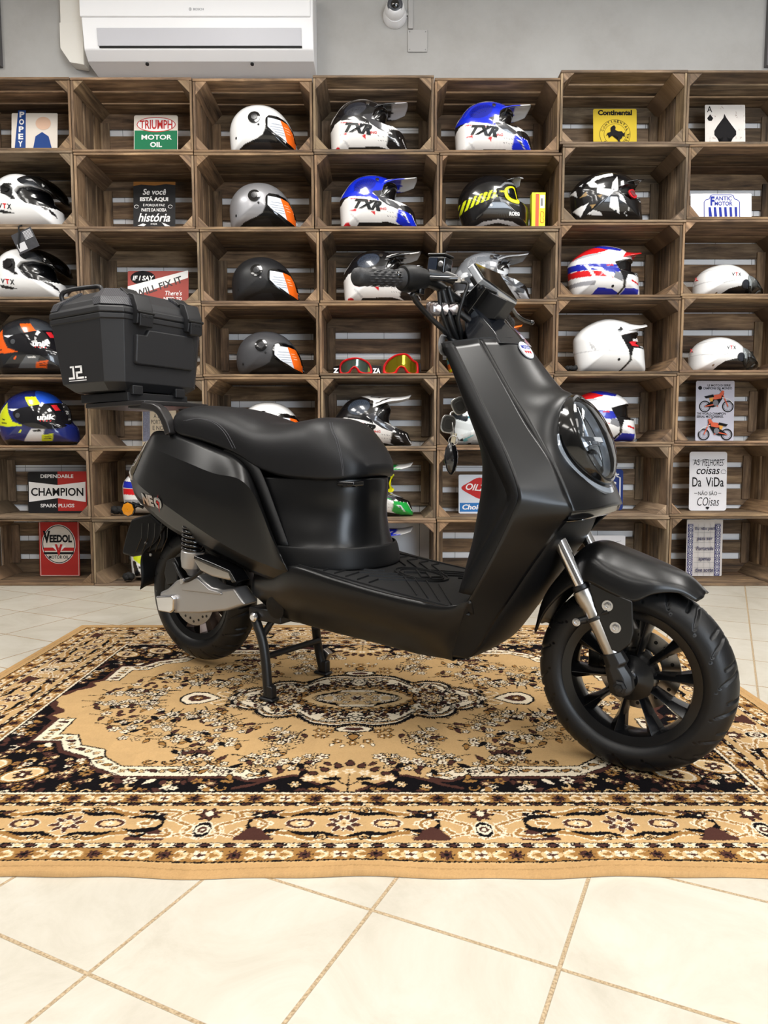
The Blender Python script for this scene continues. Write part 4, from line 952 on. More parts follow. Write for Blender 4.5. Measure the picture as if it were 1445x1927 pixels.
out = [(26, 0), (26, 34), (29, 38), (36, 40), (38, 46), (42, 48), (78, 48), (82, 46), (84, 40), (90, 38), (94, 34), (94, 0)]
s.line(out, 1.4, ib); s.text('F', 42, 27, 8, 18, ib, .05); s.text('ANTIC', 63, 37, 32, 8, ib, .04); s.text('MOTOR', 63, 27, 34, 8, ib, .04)
for k in range(6): x = 32 + k * 10; s.poly([(x + 2, 24), (x + 6.5, 24), (x + 9 - k * .4, 6), (x + 3, 6)], ib); s.poly([(x + 3, 5), (x + 9 - k * .4, 5), (x + 9 - k * .4, 0), (x + 3, 0)], ir)
s.done()
s = Sign('faded red slogan sign reading I WILL FIX IT above the top case', 240, 353, 508, 569, tin('faded_red_tin', (158, 74, 66), .15), 1, 2, 2, dep=.16)
s.poly(ell(28, 46, 23, 13, 24), ink); s.text('IF I SAY', 28, 41, 38, 9, iw, .03, .2); s.poly([(0, 8), (112, 46), (112, 60), (0, 30)], iw)
s.text('I WILL FIX IT', 56, 22, 98, 13, mat('dark_grey_ink', (48, 46, 46), .5), .03, 0, .32); s.text("There's", 84, 13, 32, 9, iw, .01, .2); s.text('NEED TO', 84, 4, 34, 6, iw, .04); s.done()
s = Sign('tall blue and white printed cloth panel below the top case', 268, 330, 772, 832, tin('aged_paper_print', (206, 190, 164), .1), 1, 4, 1, dep=.25, lean=.06)
s.poly([(1, 1), (14, 1), (14, 60), (1, 60)], mat('faded_blue_pattern', (120, 122, 140), .7, noise=.6, nscale=120)); s.text('A LINGUA', 38, 44, 34, 8, mat('faded_ink', (84, 76, 72), .6), .01); s.text('PORTUGUESA', 38, 33, 44, 8, MATS['faded_ink'], .01); s.text('E NOSSA', 36, 22, 34, 8, MATS['faded_ink'], .01); s.done()
s = Sign('black, red and white spark plug sign with a white bow tie band', 53, 162, 888, 962, tblk, 0, 5, 4, dep=.2, lean=.05)
s.poly([(55, .5), (108, .5), (108, 73), (55, 73)], tred); s.poly([(2, 54), (55, 48), (106, 54), (106, 17), (55, 24), (2, 17)], iw)
s.text('CHAMPION', 54, 28, 96, 15, ink, .03); s.text('DEPENDABLE', 54, 61, 60, 6.5, iw, .02); s.text('SPARK PLUGS', 54, 7, 62, 6.5, iw, .02); s.done()
s = Sign('tall red motor oil sign with a cream disc and red V', 75, 147, 983, 1085, tred, 0, 6, 2, dep=.22, lean=.04)
s.line([(2, 2), (70, 2), (70, 99), (2, 99), (2, 2)], 1, cream); s.poly(ell(35, 58, 30, 35, 36), iw); s.poly(ell(35, 58, 29, 34, 36), ink); s.poly(ell(35, 58, 27.5, 32.5, 36), cream)
s.poly([(8, 52), (62, 52), (62, 46), (8, 46)], ir); s.poly([(8, 44), (62, 44), (61, 40), (9, 40)], ink); s.poly([(22, 55), (35, 42), (48, 55), (44, 56), (35, 50), (26, 56)], iw); s.text('V', 35, 38, 14, 20, ir, .06)
s.text('V', 14, 60, 13, 22, ink, .05); s.text('EEDOL', 39, 61, 40, 14, ink, .05); s.text('MOTOR OIL', 35, 32, 36, 6, ink, .03); s.done()
s = Sign('white oil sign with a red diamond and blue foot, half hidden by the leg shield', 863, 960, 893, 964, tin('sky_white_tin', (206, 212, 220), .15), 4, 5, 3, dep=.2)
s.poly([(2, 1), (95, 1), (95, 18), (2, 18)], tlb); s.text('Choice', 28, 5, 44, 10, iw, .03, .2); s.poly([(5, 46), (18, 56), (40, 66), (70, 56), (92, 46), (70, 34), (44, 25), (22, 34)], ir, 4); s.text('OILZUM', 42, 40, 62, 13, iw, .04, .3, -.1); s.done()
s = Sign('blue enamel street sign with white border, right of the headlight', 1096, 1174, 883, 957, tblu, 5, 5, 6, dep=.25, lean=.05)
s.line([(6, 8), (6, 66), (70, 66)], 2.5, iw); s.line([(10, 4), (62, 4), (64, 10), (72, 12), (72, 60), (66, 62), (64, 69), (10, 69)], 2.6, iw); s.text('OBRAS', 40, 36, 50, 16, iw, .04); s.done()
s = Sign('motorbike poster with two orange trail bikes', 1308, 1385, 716, 829, tin('lilac_white_tin', (206, 204, 216), .05), 6, 4, 3, dep=.22, lean=.05)
s.text('LE MOTO DI SERIE', 46, 108, 46, 4.2, ink, .03); s.text('CAMPIONE DEL MONDO', 43, 102, 58, 4.6, ink, .03); s.text('THE WORLD CHAMPION', 31, 51.5, 58, 4.6, ink, .03); s.text('SERIAL MOTORBIKES.', 29, 45.5, 54, 4.6, ink, .03); s.poly(ell(8, 105, 4, 4, 12), ink)
org = mat('orange_ink', (222, 92, 52), .4); gold = mat('amber_ink', (224, 160, 60), .4); gry = mat('grey_ink', (120, 118, 124), .5)
def bike_print(s, ox, oy, fl):
    g = lambda x, z: (ox + (x if fl > 0 else 70 - x), oy + z)
    for cx in (12, 58):
        for r_, w_ in ((10.5, 2.2), (7.8, .5)):
            s.line([g(cx + r_ * math.cos(R(a)), 12 + r_ * math.sin(R(a))) for a in range(0, 361, 15)], w_, ink)
        for a in range(0, 180, 30): s.line([g(cx + 8 * math.cos(R(a)), 12 + 8 * math.sin(R(a))), g(cx - 8 * math.cos(R(a)), 12 - 8 * math.sin(R(a)))], .3, gry)
    s.poly([g(*p) for p in ((12, 13), (24, 22), (30, 34), (44, 36), (46, 40), (50, 38), (48, 30), (38, 14), (28, 10), (14, 11))], ink)
    s.poly([g(*p) for p in ((26, 26), (30, 35), (46, 37), (44, 28), (34, 26))], org); s.line([g(46, 38), g(58, 12)], 2, org); s.line([g(12, 12), g(30, 16), g(38, 12)], 2, org); s.poly([g(*p) for p in ((14, 28), (30, 31), (28, 36), (10, 32))], ink)
    s.poly([g(*p) for p in ((40, 36), (46, 44), (50, 42), (48, 34))], org); s.line([g(44, 42), g(40, 46)], 1.2, ink); s.poly([g(*p) for p in ((22, 22), (27, 22), (28, 30), (20, 29))], gold); s.poly(ell(*g(33, 19), 5.5, 6, 12), gry); s.line([g(46, 30), g(60, 26), g(68, 18)], 1.4, iw)
bike_print(s, 6, 56, 1); bike_print(s, 4, 0, -1); s.done()
s = Sign('white handwritten sign about the best things in life', 1296, 1371, 850, 961, twht, 6, 5, 5, dep=.2, lean=.05)
s.text('AS', 14, 91, 12, 12, ink, .0); s.text('MELHORES', 46, 90, 42, 13, ink, .0, .1); s.text('coisas', 36, 73, 46, 15, ink, .01, .2); s.text('Da', 15, 48, 18, 19, ink, .01); s.text('ViDa', 51, 48, 36, 19, ink, .01); s.text('NÃO SÃO', 37, 31, 38, 9, ink, .005); s.text('COisas', 37, 10, 44, 17, ink, -.005, .15)
s.line([(6, 102), (20, 99), (30, 103), (50, 100), (70, 103)], .8, ink, 4); s.line([(10, 35), (16, 35)], .7, ink); s.line([(58, 35), (64, 35)], .7, ink); s.poly([(37, 2), (33, 6), (35, 8), (37, 6), (39, 8), (41, 6)], ink); s.line(ell(68, 78, 5, 4, 12), .7, ink); s.done()
s = Sign('tile patterned panel reading Eu nao pedi para ser Portugues', 1290, 1362, 978, 1084, tin('tile_panel_print', (222, 214, 208), .02), 6, 6, 2, dep=.22, lean=.03)
azul = mat('azulejo_blue', (62, 58, 112), .5)
for x0 in (2, 56):
    s.poly([(x0, 1), (x0 + 11, 1), (x0 + 11, 105), (x0, 105)], azul)
    for k in range(9):
        z = 7 + k * 11.4; s.line([(x0 + 5.5 + 4 * math.cos(R(a)), z + 4.2 * math.sin(R(a))) for a in range(0, 361, 30)], .8, iw); s.poly([(x0 + 5.5, z + 2.6), (x0 + 3.6, z), (x0 + 5.5, z - 2.6), (x0 + 7.4, z)], iw)
        s.line([(x0, z + 5.7), (x0 + 11, z + 5.7)], .5, iw)
for z in range(8, 105, 10): s.line([(14, z), (55, z)], .35, gry)
for x in (22, 34, 46): s.line([(x, 1), (x, 105)], .35, gry)
for k, t in enumerate(('Eu não pedi', 'para ser', 'Português', 'apenas', 'tive sorte')): s.text(t, 35, 91 - k * 20.5, (40, 30, 34, 24, 36)[k], (8, 7, 10, 8, 8)[k], mat('indigo_ink', (48, 44, 84), .5), .02, .1)
s.done()
s = Sign('pale sign with thin lines and a red mark behind the front fender', 1100, 1178, 1008, 1078, twht, 5, 6, 2, dep=.2, lean=.05)
s.line([(10, 10), (30, 40), (60, 50), (76, 44)], .8, gry, 5); s.line([(20, 60), (40, 56), (70, 62)], .7, gry, 5); s.text('RA', 14, 12, 22, 16, ir, .04); s.line([(2, 30), (20, 26), (40, 30)], .8, gry, 4); s.done()
# ---------------------------------------------------------------- loose bits in the crates
strapm = mat('black_webbing', (16, 16, 17), .8, noise=.15, nscale=60, bump=.4, bscale=300)
ht = empty('hang_tag', 'printed card hang tag on a black strap above the lower left white helmet', 'tag', (*[ony(36, 428, SHELF_Y - .02)[0], SHELF_Y - .02], ony(36, 428, SHELF_Y - .02)[1]))
mb = MB(); tube_mb(mb, smooth_path([(0, .03, .02), (0.0, -.004, 0), (.002, -.006, -.03), (-.004, -.002, -.09), (.012, .03, -.142)]), [.004] * 33, 8); mb.build('strap', strapm, ht, smooth=180)
Mx = Matrix.Rotation(R(-24), 4, 'Y')
mb = MB(); mb.box(-.055, .052, .0, .004, -.118, -.018, M=Mx); mb.build('card', mat('dark_printed_card', (52, 52, 56), .3, noise=.4, nscale=60), ht, bevel=.001)
mb = MB()
for k in range(7): mb.box(.004, .046, -.001, 0, -.03 - k * .006, -.027 - k * .006, M=Mx)
mb.box(-.048, -.006, -.001, 0, -.108, -.07, M=Mx); mb.build('card_print', mat('pale_card_print', (190, 190, 194), .4), ht)
def bundle(label, c, r, px0, px1, hgt, dep, seed):
    random.seed(seed); fl = shelf_floor(c, r) + .001; x0 = ony(px0, 700, SHELF_Y + dep)[0]; x1 = ony(px1, 700, SHELF_Y + dep)[0]
    mb = MB(); n = 14; pts = [(x0 + (x1 - x0) * k / n, SHELF_Y + dep + random.uniform(-.01, .01), fl + hgt * (.5 + .28 * random.random())) for k in range(n + 1)]
    pth = smooth_path(pts, 4); rr = [hgt * .5 * (.75 + .2 * math.sin(i * 1.7) * random.random()) * (1 if 0 < i < len(pth) - 1 else .3) for i in range(len(pth))]
    pth = [Vector((p.x, p.y, max(p.z, fl + rr[i]))) for i, p in enumerate(pth)]
    tube_mb(mb, pth, rr, 12)
    o = mb.build('cloth_pouch', strapm, smooth=180); tag(o, label, 'pouch', 'black helmet bags')
bundle('black helmet bag behind the rear wheel in the bottom row', 1, 6, 224, 236, .045, .05, 1)
bundle('flat black helmet bag under the plain white peaked helmet', 5, 3, 1066, 1084, .028, .04, 2)
bundle('black helmet bag beside the scooter tail reflector', 1, 5, 204, 224, .045, .08, 3)
bundle('black strap and bag end left of the top row white open face helmet', 2, 0, 404, 436, .018, .06, 4)
# ---------------------------------------------------------------- the scooter (local: x forward, y to its left, z up)
from mathutils.bvhtree import BVHTree
bike = empty('scooter', 'matte black electric scooter on its centre stand on the patterned rug', 'scooter', (BOX, BOY, 0), -BTH)
body = mat('matte_black_bodywork', (10, 10, 11), .30, spec=.45, noise=.05, nscale=3, bump=.02, bscale=500)
trimm = mat('textured_black_trim', (10, 10, 11), .5, spec=.28, bump=.06, bscale=900)
seatm = mat('black_seat_vinyl', (16, 16, 18), .44, spec=.36, bump=.12, bscale=600)
rubm = mat('black_floor_rubber', (17, 17, 18), .6, spec=.35, bump=.2, bscale=350)
tyrem = mat('tyre_rubber', (15, 15, 16), .42, spec=.4, noise=.12, nscale=30, bump=.08, bscale=200)
rimm = mat('satin_black_rim', (8, 8, 9), .24, spec=.5)
chrome = mat('chrome', (225, 225, 228), .09, metal=1)
alum = mat('brushed_aluminium', (178, 174, 170), .3, metal=1, noise=.08, nscale=40)
silver = mat('silver_paint', (168, 166, 165), .34, metal=.75, noise=.04, nscale=8)
gblk = mat('piano_black', (9, 9, 10), .14, coat=.5)
metblk = mat('black_painted_steel', (15, 15, 16), .4)
clearl = thin_glass('clear_lens', (245, 248, 250), 1.45, .98)
disc_m = mat('brake_disc_steel', (150, 146, 142), .3, metal=1, noise=.1, nscale=60)
def V3(a): return bk(a[0], a[1], -a[2]) if len(a) == 3 else Vector(a[:3])
def cr(P, n):
    out = []
    P = [P[0] * 2 - P[1]] + list(P) + [P[-1] * 2 - P[-2]]
    for i in range(1, len(P) - 2):
        a, b, c, d = P[i - 1:i + 3]
        for k in range(n):
            t = k / n; out.append(.5 * ((2 * b) + (c - a) * t + (2 * a - 5 * b + 4 * c - d) * t * t + (3 * b - a - 3 * c + d) * t ** 3))
    return out + [P[-2]]
def lin(P, n):
    out = []
    for a, b in zip(P[:-1], P[1:]): out += [a.lerp(b, k / n) for k in range(n)]
    return out + [P[-1]]
def surface(rows, nu=6, nv=6, across=cr, along=cr):
    R1 = [across(r, nu) for r in rows]; cols = [along([r[j] for r in R1], nv) for j in range(len(R1[0]))]
    return [[c[i] for c in cols] for i in range(len(cols[0]))]
def mir(rows): return [[Vector((p.x, -p.y, p.z)) for p in r] for r in rows]
def shell(name, rows, m, th=.004, smooth=45, parent=None, closed=False, cap=False, off=-1):
    mb = MB(); grid_mb(mb, rows, closed=closed, cap=cap); me = mb.mesh(recalc=False)
    # outward = away from the middle plane / first guess fixed by comparing with centroid
    c = Vector((0, 0, 0)); n = len(me.vertices)
    for v in me.vertices: c += v.co / n
    sgn = sum((p.center - c).dot(p.normal) * p.area for p in me.polygons)
    if sgn < 0: me.flip_normals()
    o = link(name, me, m, parent or bike, smooth=smooth)
    if th: md = o.modifiers.new('s', 'SOLIDIFY'); md.thickness = th; md.offset = off
    return o
def bvh_of(*rws):
    vs, fs = [], []
    for rows in rws:
        b = len(vs); n = len(rows[0]); vs += [p for r in rows for p in r]
        fs += [(b + i * n + k, b + i * n + k + 1, b + (i + 1) * n + k + 1, b + (i + 1) * n + k) for i in range(len(rows) - 1) for k in range(n - 1)]
    return BVHTree.FromPolygons(vs, fs)
CAML = Vector(((0 - BOX) * BFX + (0 - BOY) * BFY, (0 - BOX) * BLX + (0 - BOY) * BLY, EYE))
def hit(tree, px, py, off=.0012):
    """point of a body surface seen at a place in the photograph"""
    d = (bk(px, py, 0) - CAML).normalized(); r = tree.ray_cast(CAML, d)
    return (r[0] - d * off) if r[0] is not None else None
def on(tree, x, z, off=.0015):
    r = tree.ray_cast(Vector((x, -1, z)), Vector((0, 1, 0)))
    return Vector((x, (r[0].y if r[0] is not None else -.2) - off, z))
# ---- front: side cheeks, nose, trim bands, inner leg shield
CB = [(850, 645, .155), (898, 744, .19), (930, 810, .21), (958, 874, .225), (975, 929, .235), (966, 962, .235), (945, 1010, .225), (912, 1075, .215), (882, 1130, .205), (864, 1160, .20), (850, 1190, .185), (845, 1225, .165)]
CD = [(901, 638, .10), (957, 738, .13), (992, 800, .148), (1037, 867, .160), (1064, 929, .165), (1076, 965, .160), (1039, 1014, .14), (1000, 1068, .135), (967, 1117, .13), (930, 1172, .125), (903, 1217, .12), (885, 1243, .11)]
CB = [V3(a) for a in CB]; CD = [V3(a) for a in CD]
CB[-1] = V3((850, 1236, .16)); CD[-1] = V3((880, 1240, .125))
rows = []
for b, d in zip(CB, CD):
    m = b.lerp(d, .5) ; rows.append([b, m, d])
cheek = surface(rows, 6, 8)
shell('side_cheek', cheek, body, smooth=50); shell('side_cheek', mir(cheek), body, smooth=50)
EC = [bk(985, 641, 0), bk(1045, 722, 0), Vector((.812, 0, .812)), Vector((.832, 0, .72)), Vector((.880, 0, .632)), Vector((.905, 0, .578))]
EXP = [2.0, 2.1, 2.6, 3.2, 3.4, 3.0]
rows = []
for i in range(6):
    d, e = CD[i], EC[i]; row = []
    for k in range(-8, 9):
        u = k / 8; a = abs(u) ** EXP[i]; q = abs(u) ** 1.6
        row.append(Vector((e.x * (1 - a) + d.x * a, u * abs(d.y), e.z * (1 - q) + d.z * q)))
    rows.append(row)
nose = surface(rows, 2, 8)
shell('nose_panel', nose, body, smooth=60)
# glossy lip under the nose
lip = []
for k in range(-8, 9):
    u = k / 8; r5 = rows[5][k + 8]
    lip.append([r5 + Vector((-.004, 0, -.001)), r5 + Vector((-.008, 0, -.014)), r5 + Vector((-.035, 0, -.026)), r5 + Vector((-.09, 0, -.018))])
shell('nose_lip', [list(c) for c in zip(*lip)], gblk, th=0, smooth=60)
# lower front panel between the cheeks
FR = CD[5:]
rows = []
for i, f in enumerate(FR):
    bulge = (.0, .035, .05, .055, .055, .04, .02)[i]; row = []
    inset = 0 if i else .03
    for k in range(-6, 7):
        u = k / 6; row.append(Vector((f.x - .006 - inset + bulge * (1 - abs(u) ** 2.4) * .6, u * (abs(f.y) - .004), f.z - .002)))
    rows.append(row)
lowp = surface(rows, 1, 5); shell('lower_front_panel', lowp, trimm, smooth=60)
CA = [(831, 646, .15), (868, 735, .18), (892, 788, .195), (920, 850, .205), (946, 905, .21), (956, 932, .212), (953, 952, .212), (932, 992, .208), (905, 1040, .203), (882, 1080, .2), (862, 1120, .197)]
CA = [V3(a) for a in CA]
A2 = cr(CA, 6); B2 = cr(CB[:9], 8)
def resample(P, n):
    L = [0]
    for a, b in zip(P[:-1], P[1:]): L.append(L[-1] + (b - a).length)
    out = []; j = 0
    for k in range(n):
        t = L[-1] * k / (n - 1)
        while j < len(L) - 2 and L[j + 1] < t: j += 1
        f = (t - L[j]) / max(1e-9, L[j + 1] - L[j]); out.append(P[j].lerp(P[j + 1], min(1, f)))
    return out
def byz(P, zs):
    out = []
    for z in zs:
        for a, b in zip(P[:-1], P[1:]):
            if (a.z - z) * (b.z - z) <= 0 and a.z != b.z: out.append(a.lerp(b, (z - a.z) / (b.z - a.z))); break
        else: out.append(P[0] if abs(P[0].z - z) < abs(P[-1].z - z) else P[-1])
    return out
zs = [.934 - (.934 - .39) * k / 40 for k in range(41)]
A3 = byz(A2, zs); B3 = byz(B2, zs)
band = [[a, a.lerp(b, .5) + Vector((0, -.002, 0)), b + Vector((0, .0012, 0))] for a, b in zip(A3, B3)]
shell('shield_trim_band', band, trimm, th=.003, smooth=60); shell('shield_trim_band', mir(band), trimm, th=.003, smooth=60)
# inner leg shield bulging towards the rider
SIL = [(835, 668), (858, 730), (880, 790), (897, 845), (896, 890), (888, 945), (880, 1011), (872, 1065), (866, 1112)]
SV = [bk(a, b, -.09) for a, b in SIL]; SV = [SV[0] + (SV[0] - SV[1]) * .25] + SV
S3 = byz(cr(SV, 6), zs)
inner = []
for a, s_ in zip(A3, S3):
    row = []
    for k in range(-8, 9):
        u = k / 8; e = abs(u) ** 2.6; row.append(Vector(((s_.x + .004) * (1 - e) + a.x * e, u * abs(a.y), a.z)))
    inner.append(row)
shell('inner_leg_shield', inner, trimm, th=.003, smooth=60)
# recessed pocket outline on the inner shield and cheek fold line
top = [[Vector((p.x, p.y, p.z)) for p in nose[0]], [Vector((p.x, p.y, p.z)) for p in nose[0]]]
cap_pts = list(nose[0])[::-1] + [cheek[0][k] for k in range(len(cheek[0]) - 1, -1, -1)] + [Vector((p.x, p.y, p.z)) for p in inner[0]][::1]
mb = MB(); ring = [cheek[0][0], cheek[0][6], cheek[0][-1]] + list(nose[0])[1:-1] + [mir([cheek[0]])[0][k] for k in (-1, 6, 0)] + list(inner[0])[::-1]
cc = sum(ring, Vector()) / len(ring); zt = max(p.z for p in ring)
r0 = [p.lerp(cc, .0) + Vector((0, 0, -.004)) for p in ring]; r1 = [p.lerp(cc, .02) + Vector((0, 0, .004)) for p in ring]; r2 = [p.lerp(cc, .12) + Vector((0, 0, .006)) for p in ring]
grid_mb(mb, [r0, r1, r2], closed=True); mb.add(r2, [tuple(range(len(r2)))]); mb.build('shield_top_cover', trimm, bike, smooth=40)
# ---- headlight
NA = Vector((math.cos(R(22)), 0, math.sin(R(22)))); UPN = Vector((-math.sin(R(22)), 0, math.cos(R(22)))); HC = Vector((.852, 0, .722)); TL = Vector((0, -1, 0))
hl = MB(); lathe_mb(hl, [(.104, -.03), (.106, .0), (.102, .008), (.097, .009), (.094, .004), (.092, -.02)], HC, NA, 64, caps=False); head = hl.build('headlight', gblk, bike, smooth=40)
mb = MB(); lathe_mb(mb, [(.093, -.004), (.09, -.012), (.05, -.019), (.001, -.021)], HC, NA, 64, caps=False); mb.build('reflector_bowl', mat('lamp_reflector', (190, 196, 204), .22, metal=.9), head, smooth=60)
mb = MB(); lathe_mb(mb, [(.0915, -.004), (.0875, .002), (.083, -.002), (.080, -.012)], HC, NA, 64, caps=False); mb.build('halo_ring', mat('halo_ring_plastic', (206, 212, 220), .2, metal=.3), head, smooth=60)
Mh = Matrix([[TL.x, UPN.x, NA.x, HC.x], [TL.y, UPN.y, NA.y, HC.y], [TL.z, UPN.z, NA.z, HC.z], [0, 0, 0, 1]])
mb = MB(); mb.box(-.075, .075, -.008, .006, -.02, .002, M=Mh); mb.box(-.0025, .0025, .004, .078, -.02, -.002, M=Mh); mb.box(-.03, .03, -.016, -.006, -.02, .005, M=Mh); mb.build('light_bar', chrome, head, bevel=.0015)
mb = MB(); lathe_mb(mb, [(.028, -.022), (.03, -.006), (.026, -.002), (.001, 0)], HC + UPN * -.05, NA, 32, caps=False); mb.build('lower_projector', clearl, head, smooth=60)
mb = MB(); text_mb(mb, 'NEO', lambda x, z: Mh @ Vector((x, z, .0055)), 0, -.0135, .03, .007, bold=.04); mb.build('lamp_lettering', mat('grey_print', (140, 142, 146), .5), head)
mb = MB(); lathe_mb(mb, [(.097, .004), (.093, .012), (.082, .021), (.06, .030), (.03, .035), (.001, .036)], HC, NA, 64, caps=False); o = mb.build('lens_cover', clearl, head, smooth=60)
# daytime strip wrapped around the lamp
def arc_pt(a, rad, dep): return HC + TL * (rad * math.cos(a)) + UPN * (rad * math.sin(a)) - NA * dep
mb = MB(); rows = []
for k in range(41):
    a = R(12 - 204 * k / 40); d = abs(math.cos(a)); w_ = .010 + .006 * math.sin(math.pi * k / 40); dep = .012 + .030 * d ** 2
    w_ *= min(1, min(k, 40 - k) / 4 + .15)
    rows.append([arc_pt(a, .109, dep - .004), arc_pt(a, .109 + w_ * .3, dep - .013), arc_pt(a, .109 + w_, dep - .012), arc_pt(a, .109 + w_ * 1.25, dep + .004), arc_pt(a, .109, dep + .012)])
grid_mb(mb, rows, closed=True, cap=True); mb.build('running_light_strip', mat('running_light_lens', (150, 158, 168), .08, metal=.35, coat=.7), bike, smooth=50)
# badge on the nose
ntree = bvh_of(nose); bp = hit(ntree, 989, 660, 0)
nn = ntree.find_nearest(bp)[1]; nn = nn if nn.dot(Vector((1, -1, .5))) > 0 else -nn
ba = nn.cross(Vector((0, 0, 1))).normalized(); bb = nn.cross(ba).normalized() * -1
if bb.z < 0: bb = -bb
badge = MB(); rr = lambda r, o_, n=32: [bp + ba * (r * .86 * math.cos(2 * math.pi * k / n)) + bb * (r * 1.1 * math.sin(2 * math.pi * k / n)) + nn * o_ for k in range(n)]
grid_mb(badge, [rr(.0225, 0), rr(.0225, .003), rr(.020, .0035)], closed=True); badge.add(rr(.020, .0035), [tuple(range(32))]); bdg = badge.build('round_badge', mat('badge_silver', (208, 212, 222), .25, metal=.3), bike, smooth=30)
mb = MB(); text_mb(mb, 'MOTO', lambda x, z: bp + ba * (-x if (Vector((0, -1, 0)).dot(ba) > 0) else x) + bb * z + nn * .0042, 0, .002, .028, .011, bold=.05); mb.build('badge_lettering', ib, bdg)
mb = MB(); f = lambda x, z: bp + ba * x + bb * z + nn * .0042
for x in (-.008, 0, .008): mb.add([f(x - .004, -.004), f(x + .004, -.004), f(x, -.013)], [(0, 1, 2)])
mb.build('badge_red_marks', ir, bdg)
# ---- footboard and belly
def zfl(s): return .409 - (s - .10) * .115
ST = [[(478, 1078, .13), (474, 1098, .135), (476, 1118, .11)], [(512, 1080, .17), (508, 1118, .165), (508, 1145, .12)], [(548, 1070, .205), (546, 1125, .195), (548, 1165, .13)], [(620, 1092, .212), (620, 1145, .20), (620, 1186, .13)], [(700, 1116, .213), (700, 1166, .20), (700, 1206, .135)],
      [(780, 1135, .212), (780, 1186, .20), (780, 1227, .14)], [(838, 1144, .210), (836, 1195, .195), (836, 1237, .158)], [(884, 1130, .204), (866, 1180, .192), (850, 1240, .158)]]
rows = []
for a, b, c in ST:
    a, b, c = V3(a), V3(b), V3(c); e = Vector((a.x, -max(.15, abs(a.y) - .022), min(zfl(a.x), a.z + .004)))
    low = Vector((c.x, c.y + .03, c.z - .008)); rows.append([e, a, b, c, low])
bellyR = surface(rows, 5, 6)
shell('footboard_side', bellyR, body, smooth=50); shell('footboard_side', mir(bellyR), body, smooth=50)
rows = [[Vector((r[-1].x, u * r[-1].y, r[-1].z - .003 * (1 - abs(u)))) for u in (1, .6, 0, -.6, -1)] for r in bellyR]
# bottom tray reaching to the chin
endx = CD[-1]; rows.append([Vector((endx.x - .01, u * .13, endx.z - .004)) for u in (-1, -.6, 0, .6, 1)] if rows[0][0].y < 0 else [Vector((endx.x - .01, u * .13, endx.z - .004)) for u in (1, .6, 0, -.6, -1)])
shell('belly_pan', rows, trimm, th=.003, smooth=60)
# mat
def zfl(s): return .409 - (s - .10) * .115
rows = [[Vector((s, u * w_, zfl(s) + (.006 * (1 - u * u) if abs(u) < 1 else -.003))) for u in (-1, -.96, -.5, 0, .5, .96, 1)] for s, w_ in ((.10, .17), (.16, .185), (.3, .195), (.45, .2), (.56, .198), (.62, .194), (.655, .19))]
footr = rows; shell('foot_mat', rows, rubm, th=.006, smooth=40)
# channel between mat and side
rows = [[Vector((s, sg * w_, zfl(s) - .002)) for w_ in (w0 - .004, w1)] for s, w0, w1 in ((.10, .168, .19), (.3, .193, .212), (.45, .198, .212), (.64, .19, .207)) for sg in (-1,)]
ftree = bvh_of(footr)
mb = MB()
def rib(P, w_=.003, h_=.003):
    P = [Vector((s, t, zfl(s) + .001 + .006 * (1 - (t / .19) ** 2))) for s, t in P]; rws = []
    for i, p in enumerate(P):
        d = (P[min(i + 1, len(P) - 1)] - P[max(i - 1, 0)]).normalized(); n_ = Vector((-d.y, d.x, 0)) * w_ / 2
        rws.append([p - n_ - Vector((0, 0, .002)), p - n_ * .6 + Vector((0, 0, h_)), p + n_ * .6 + Vector((0, 0, h_)), p + n_ - Vector((0, 0, .002))])
    grid_mb(mb, rws, closed=True, cap=True)
for sg in (-1, 1):
    for k in range(6): rib([(.20 + k * .035, sg * .17), (.20 + k * .035, sg * (.09 + .008 * k)), (.26 + k * .04, sg * .05)])
    for k in range(4): rib([(.60 - k * .03, sg * .17), (.50 - k * .035, sg * .05)])
    rib([(.16, sg * .178), (.3, sg * .186), (.45, sg * .19), (.6, sg * .186)], .004)
for r_ in (.058, .048): rib([(.42 + r_ * 1.25 * math.cos(R(a)), r_ * math.sin(R(a))) for a in range(0, 361, 12)], .003, .0035)
rib([(.38, -.02), (.42, .025), (.46, -.02)], .006, .004); rib([(.39, .025), (.44, -.03), (.47, .02)], .006, .004)
mb.build('mat_ribs', rubm, bike)
# ---- rear side panels
SP_ = [[(276, 834, .065), (264, 856, .085), (255, 872, .09), (247, 888, .085), (246, 906, .055)],
       [(294, 811, .095), (285, 845, .125), (276, 880, .135), (264, 915, .125), (259, 940, .085)],
       [(345, 819, .115), (341, 866, .165), (334, 905, .175), (322, 958, .165), (312, 990, .125)],
       [(400, 840, .13), (400, 890, .182), (394, 930, .19), (382, 1000, .18), (374, 1025, .14)],
       [(440, 858, .14), (446, 900, .195), (442, 950, .198), (430, 1030, .19), (426, 1052, .155)],
       [(464, 880, .15), (474, 925, .205), (476, 980, .20), (474, 1052, .195), (472, 1076, .16)],
       [(482, 918, .158), (494, 968, .21), (500, 1015, .205), (504, 1064, .2), (508, 1090, .17)],
       [(500, 968, .168), (511, 1012, .213), (518, 1044, .21), (524, 1072, .205), (528, 1092, .175)],
       [(524, 1034, .178), (532, 1052, .207), (536, 1064, .21), (541, 1074, .205), (546, 1086, .185)]]
rows = [[V3(p) for p in r] for r in SP_]
side = surface(rows, 4, 7, across=lin)
shell('rear_side_panel', side, body, smooth=14); shell('rear_side_panel', mir(side), body, smooth=14)
stree = bvh_of(side)
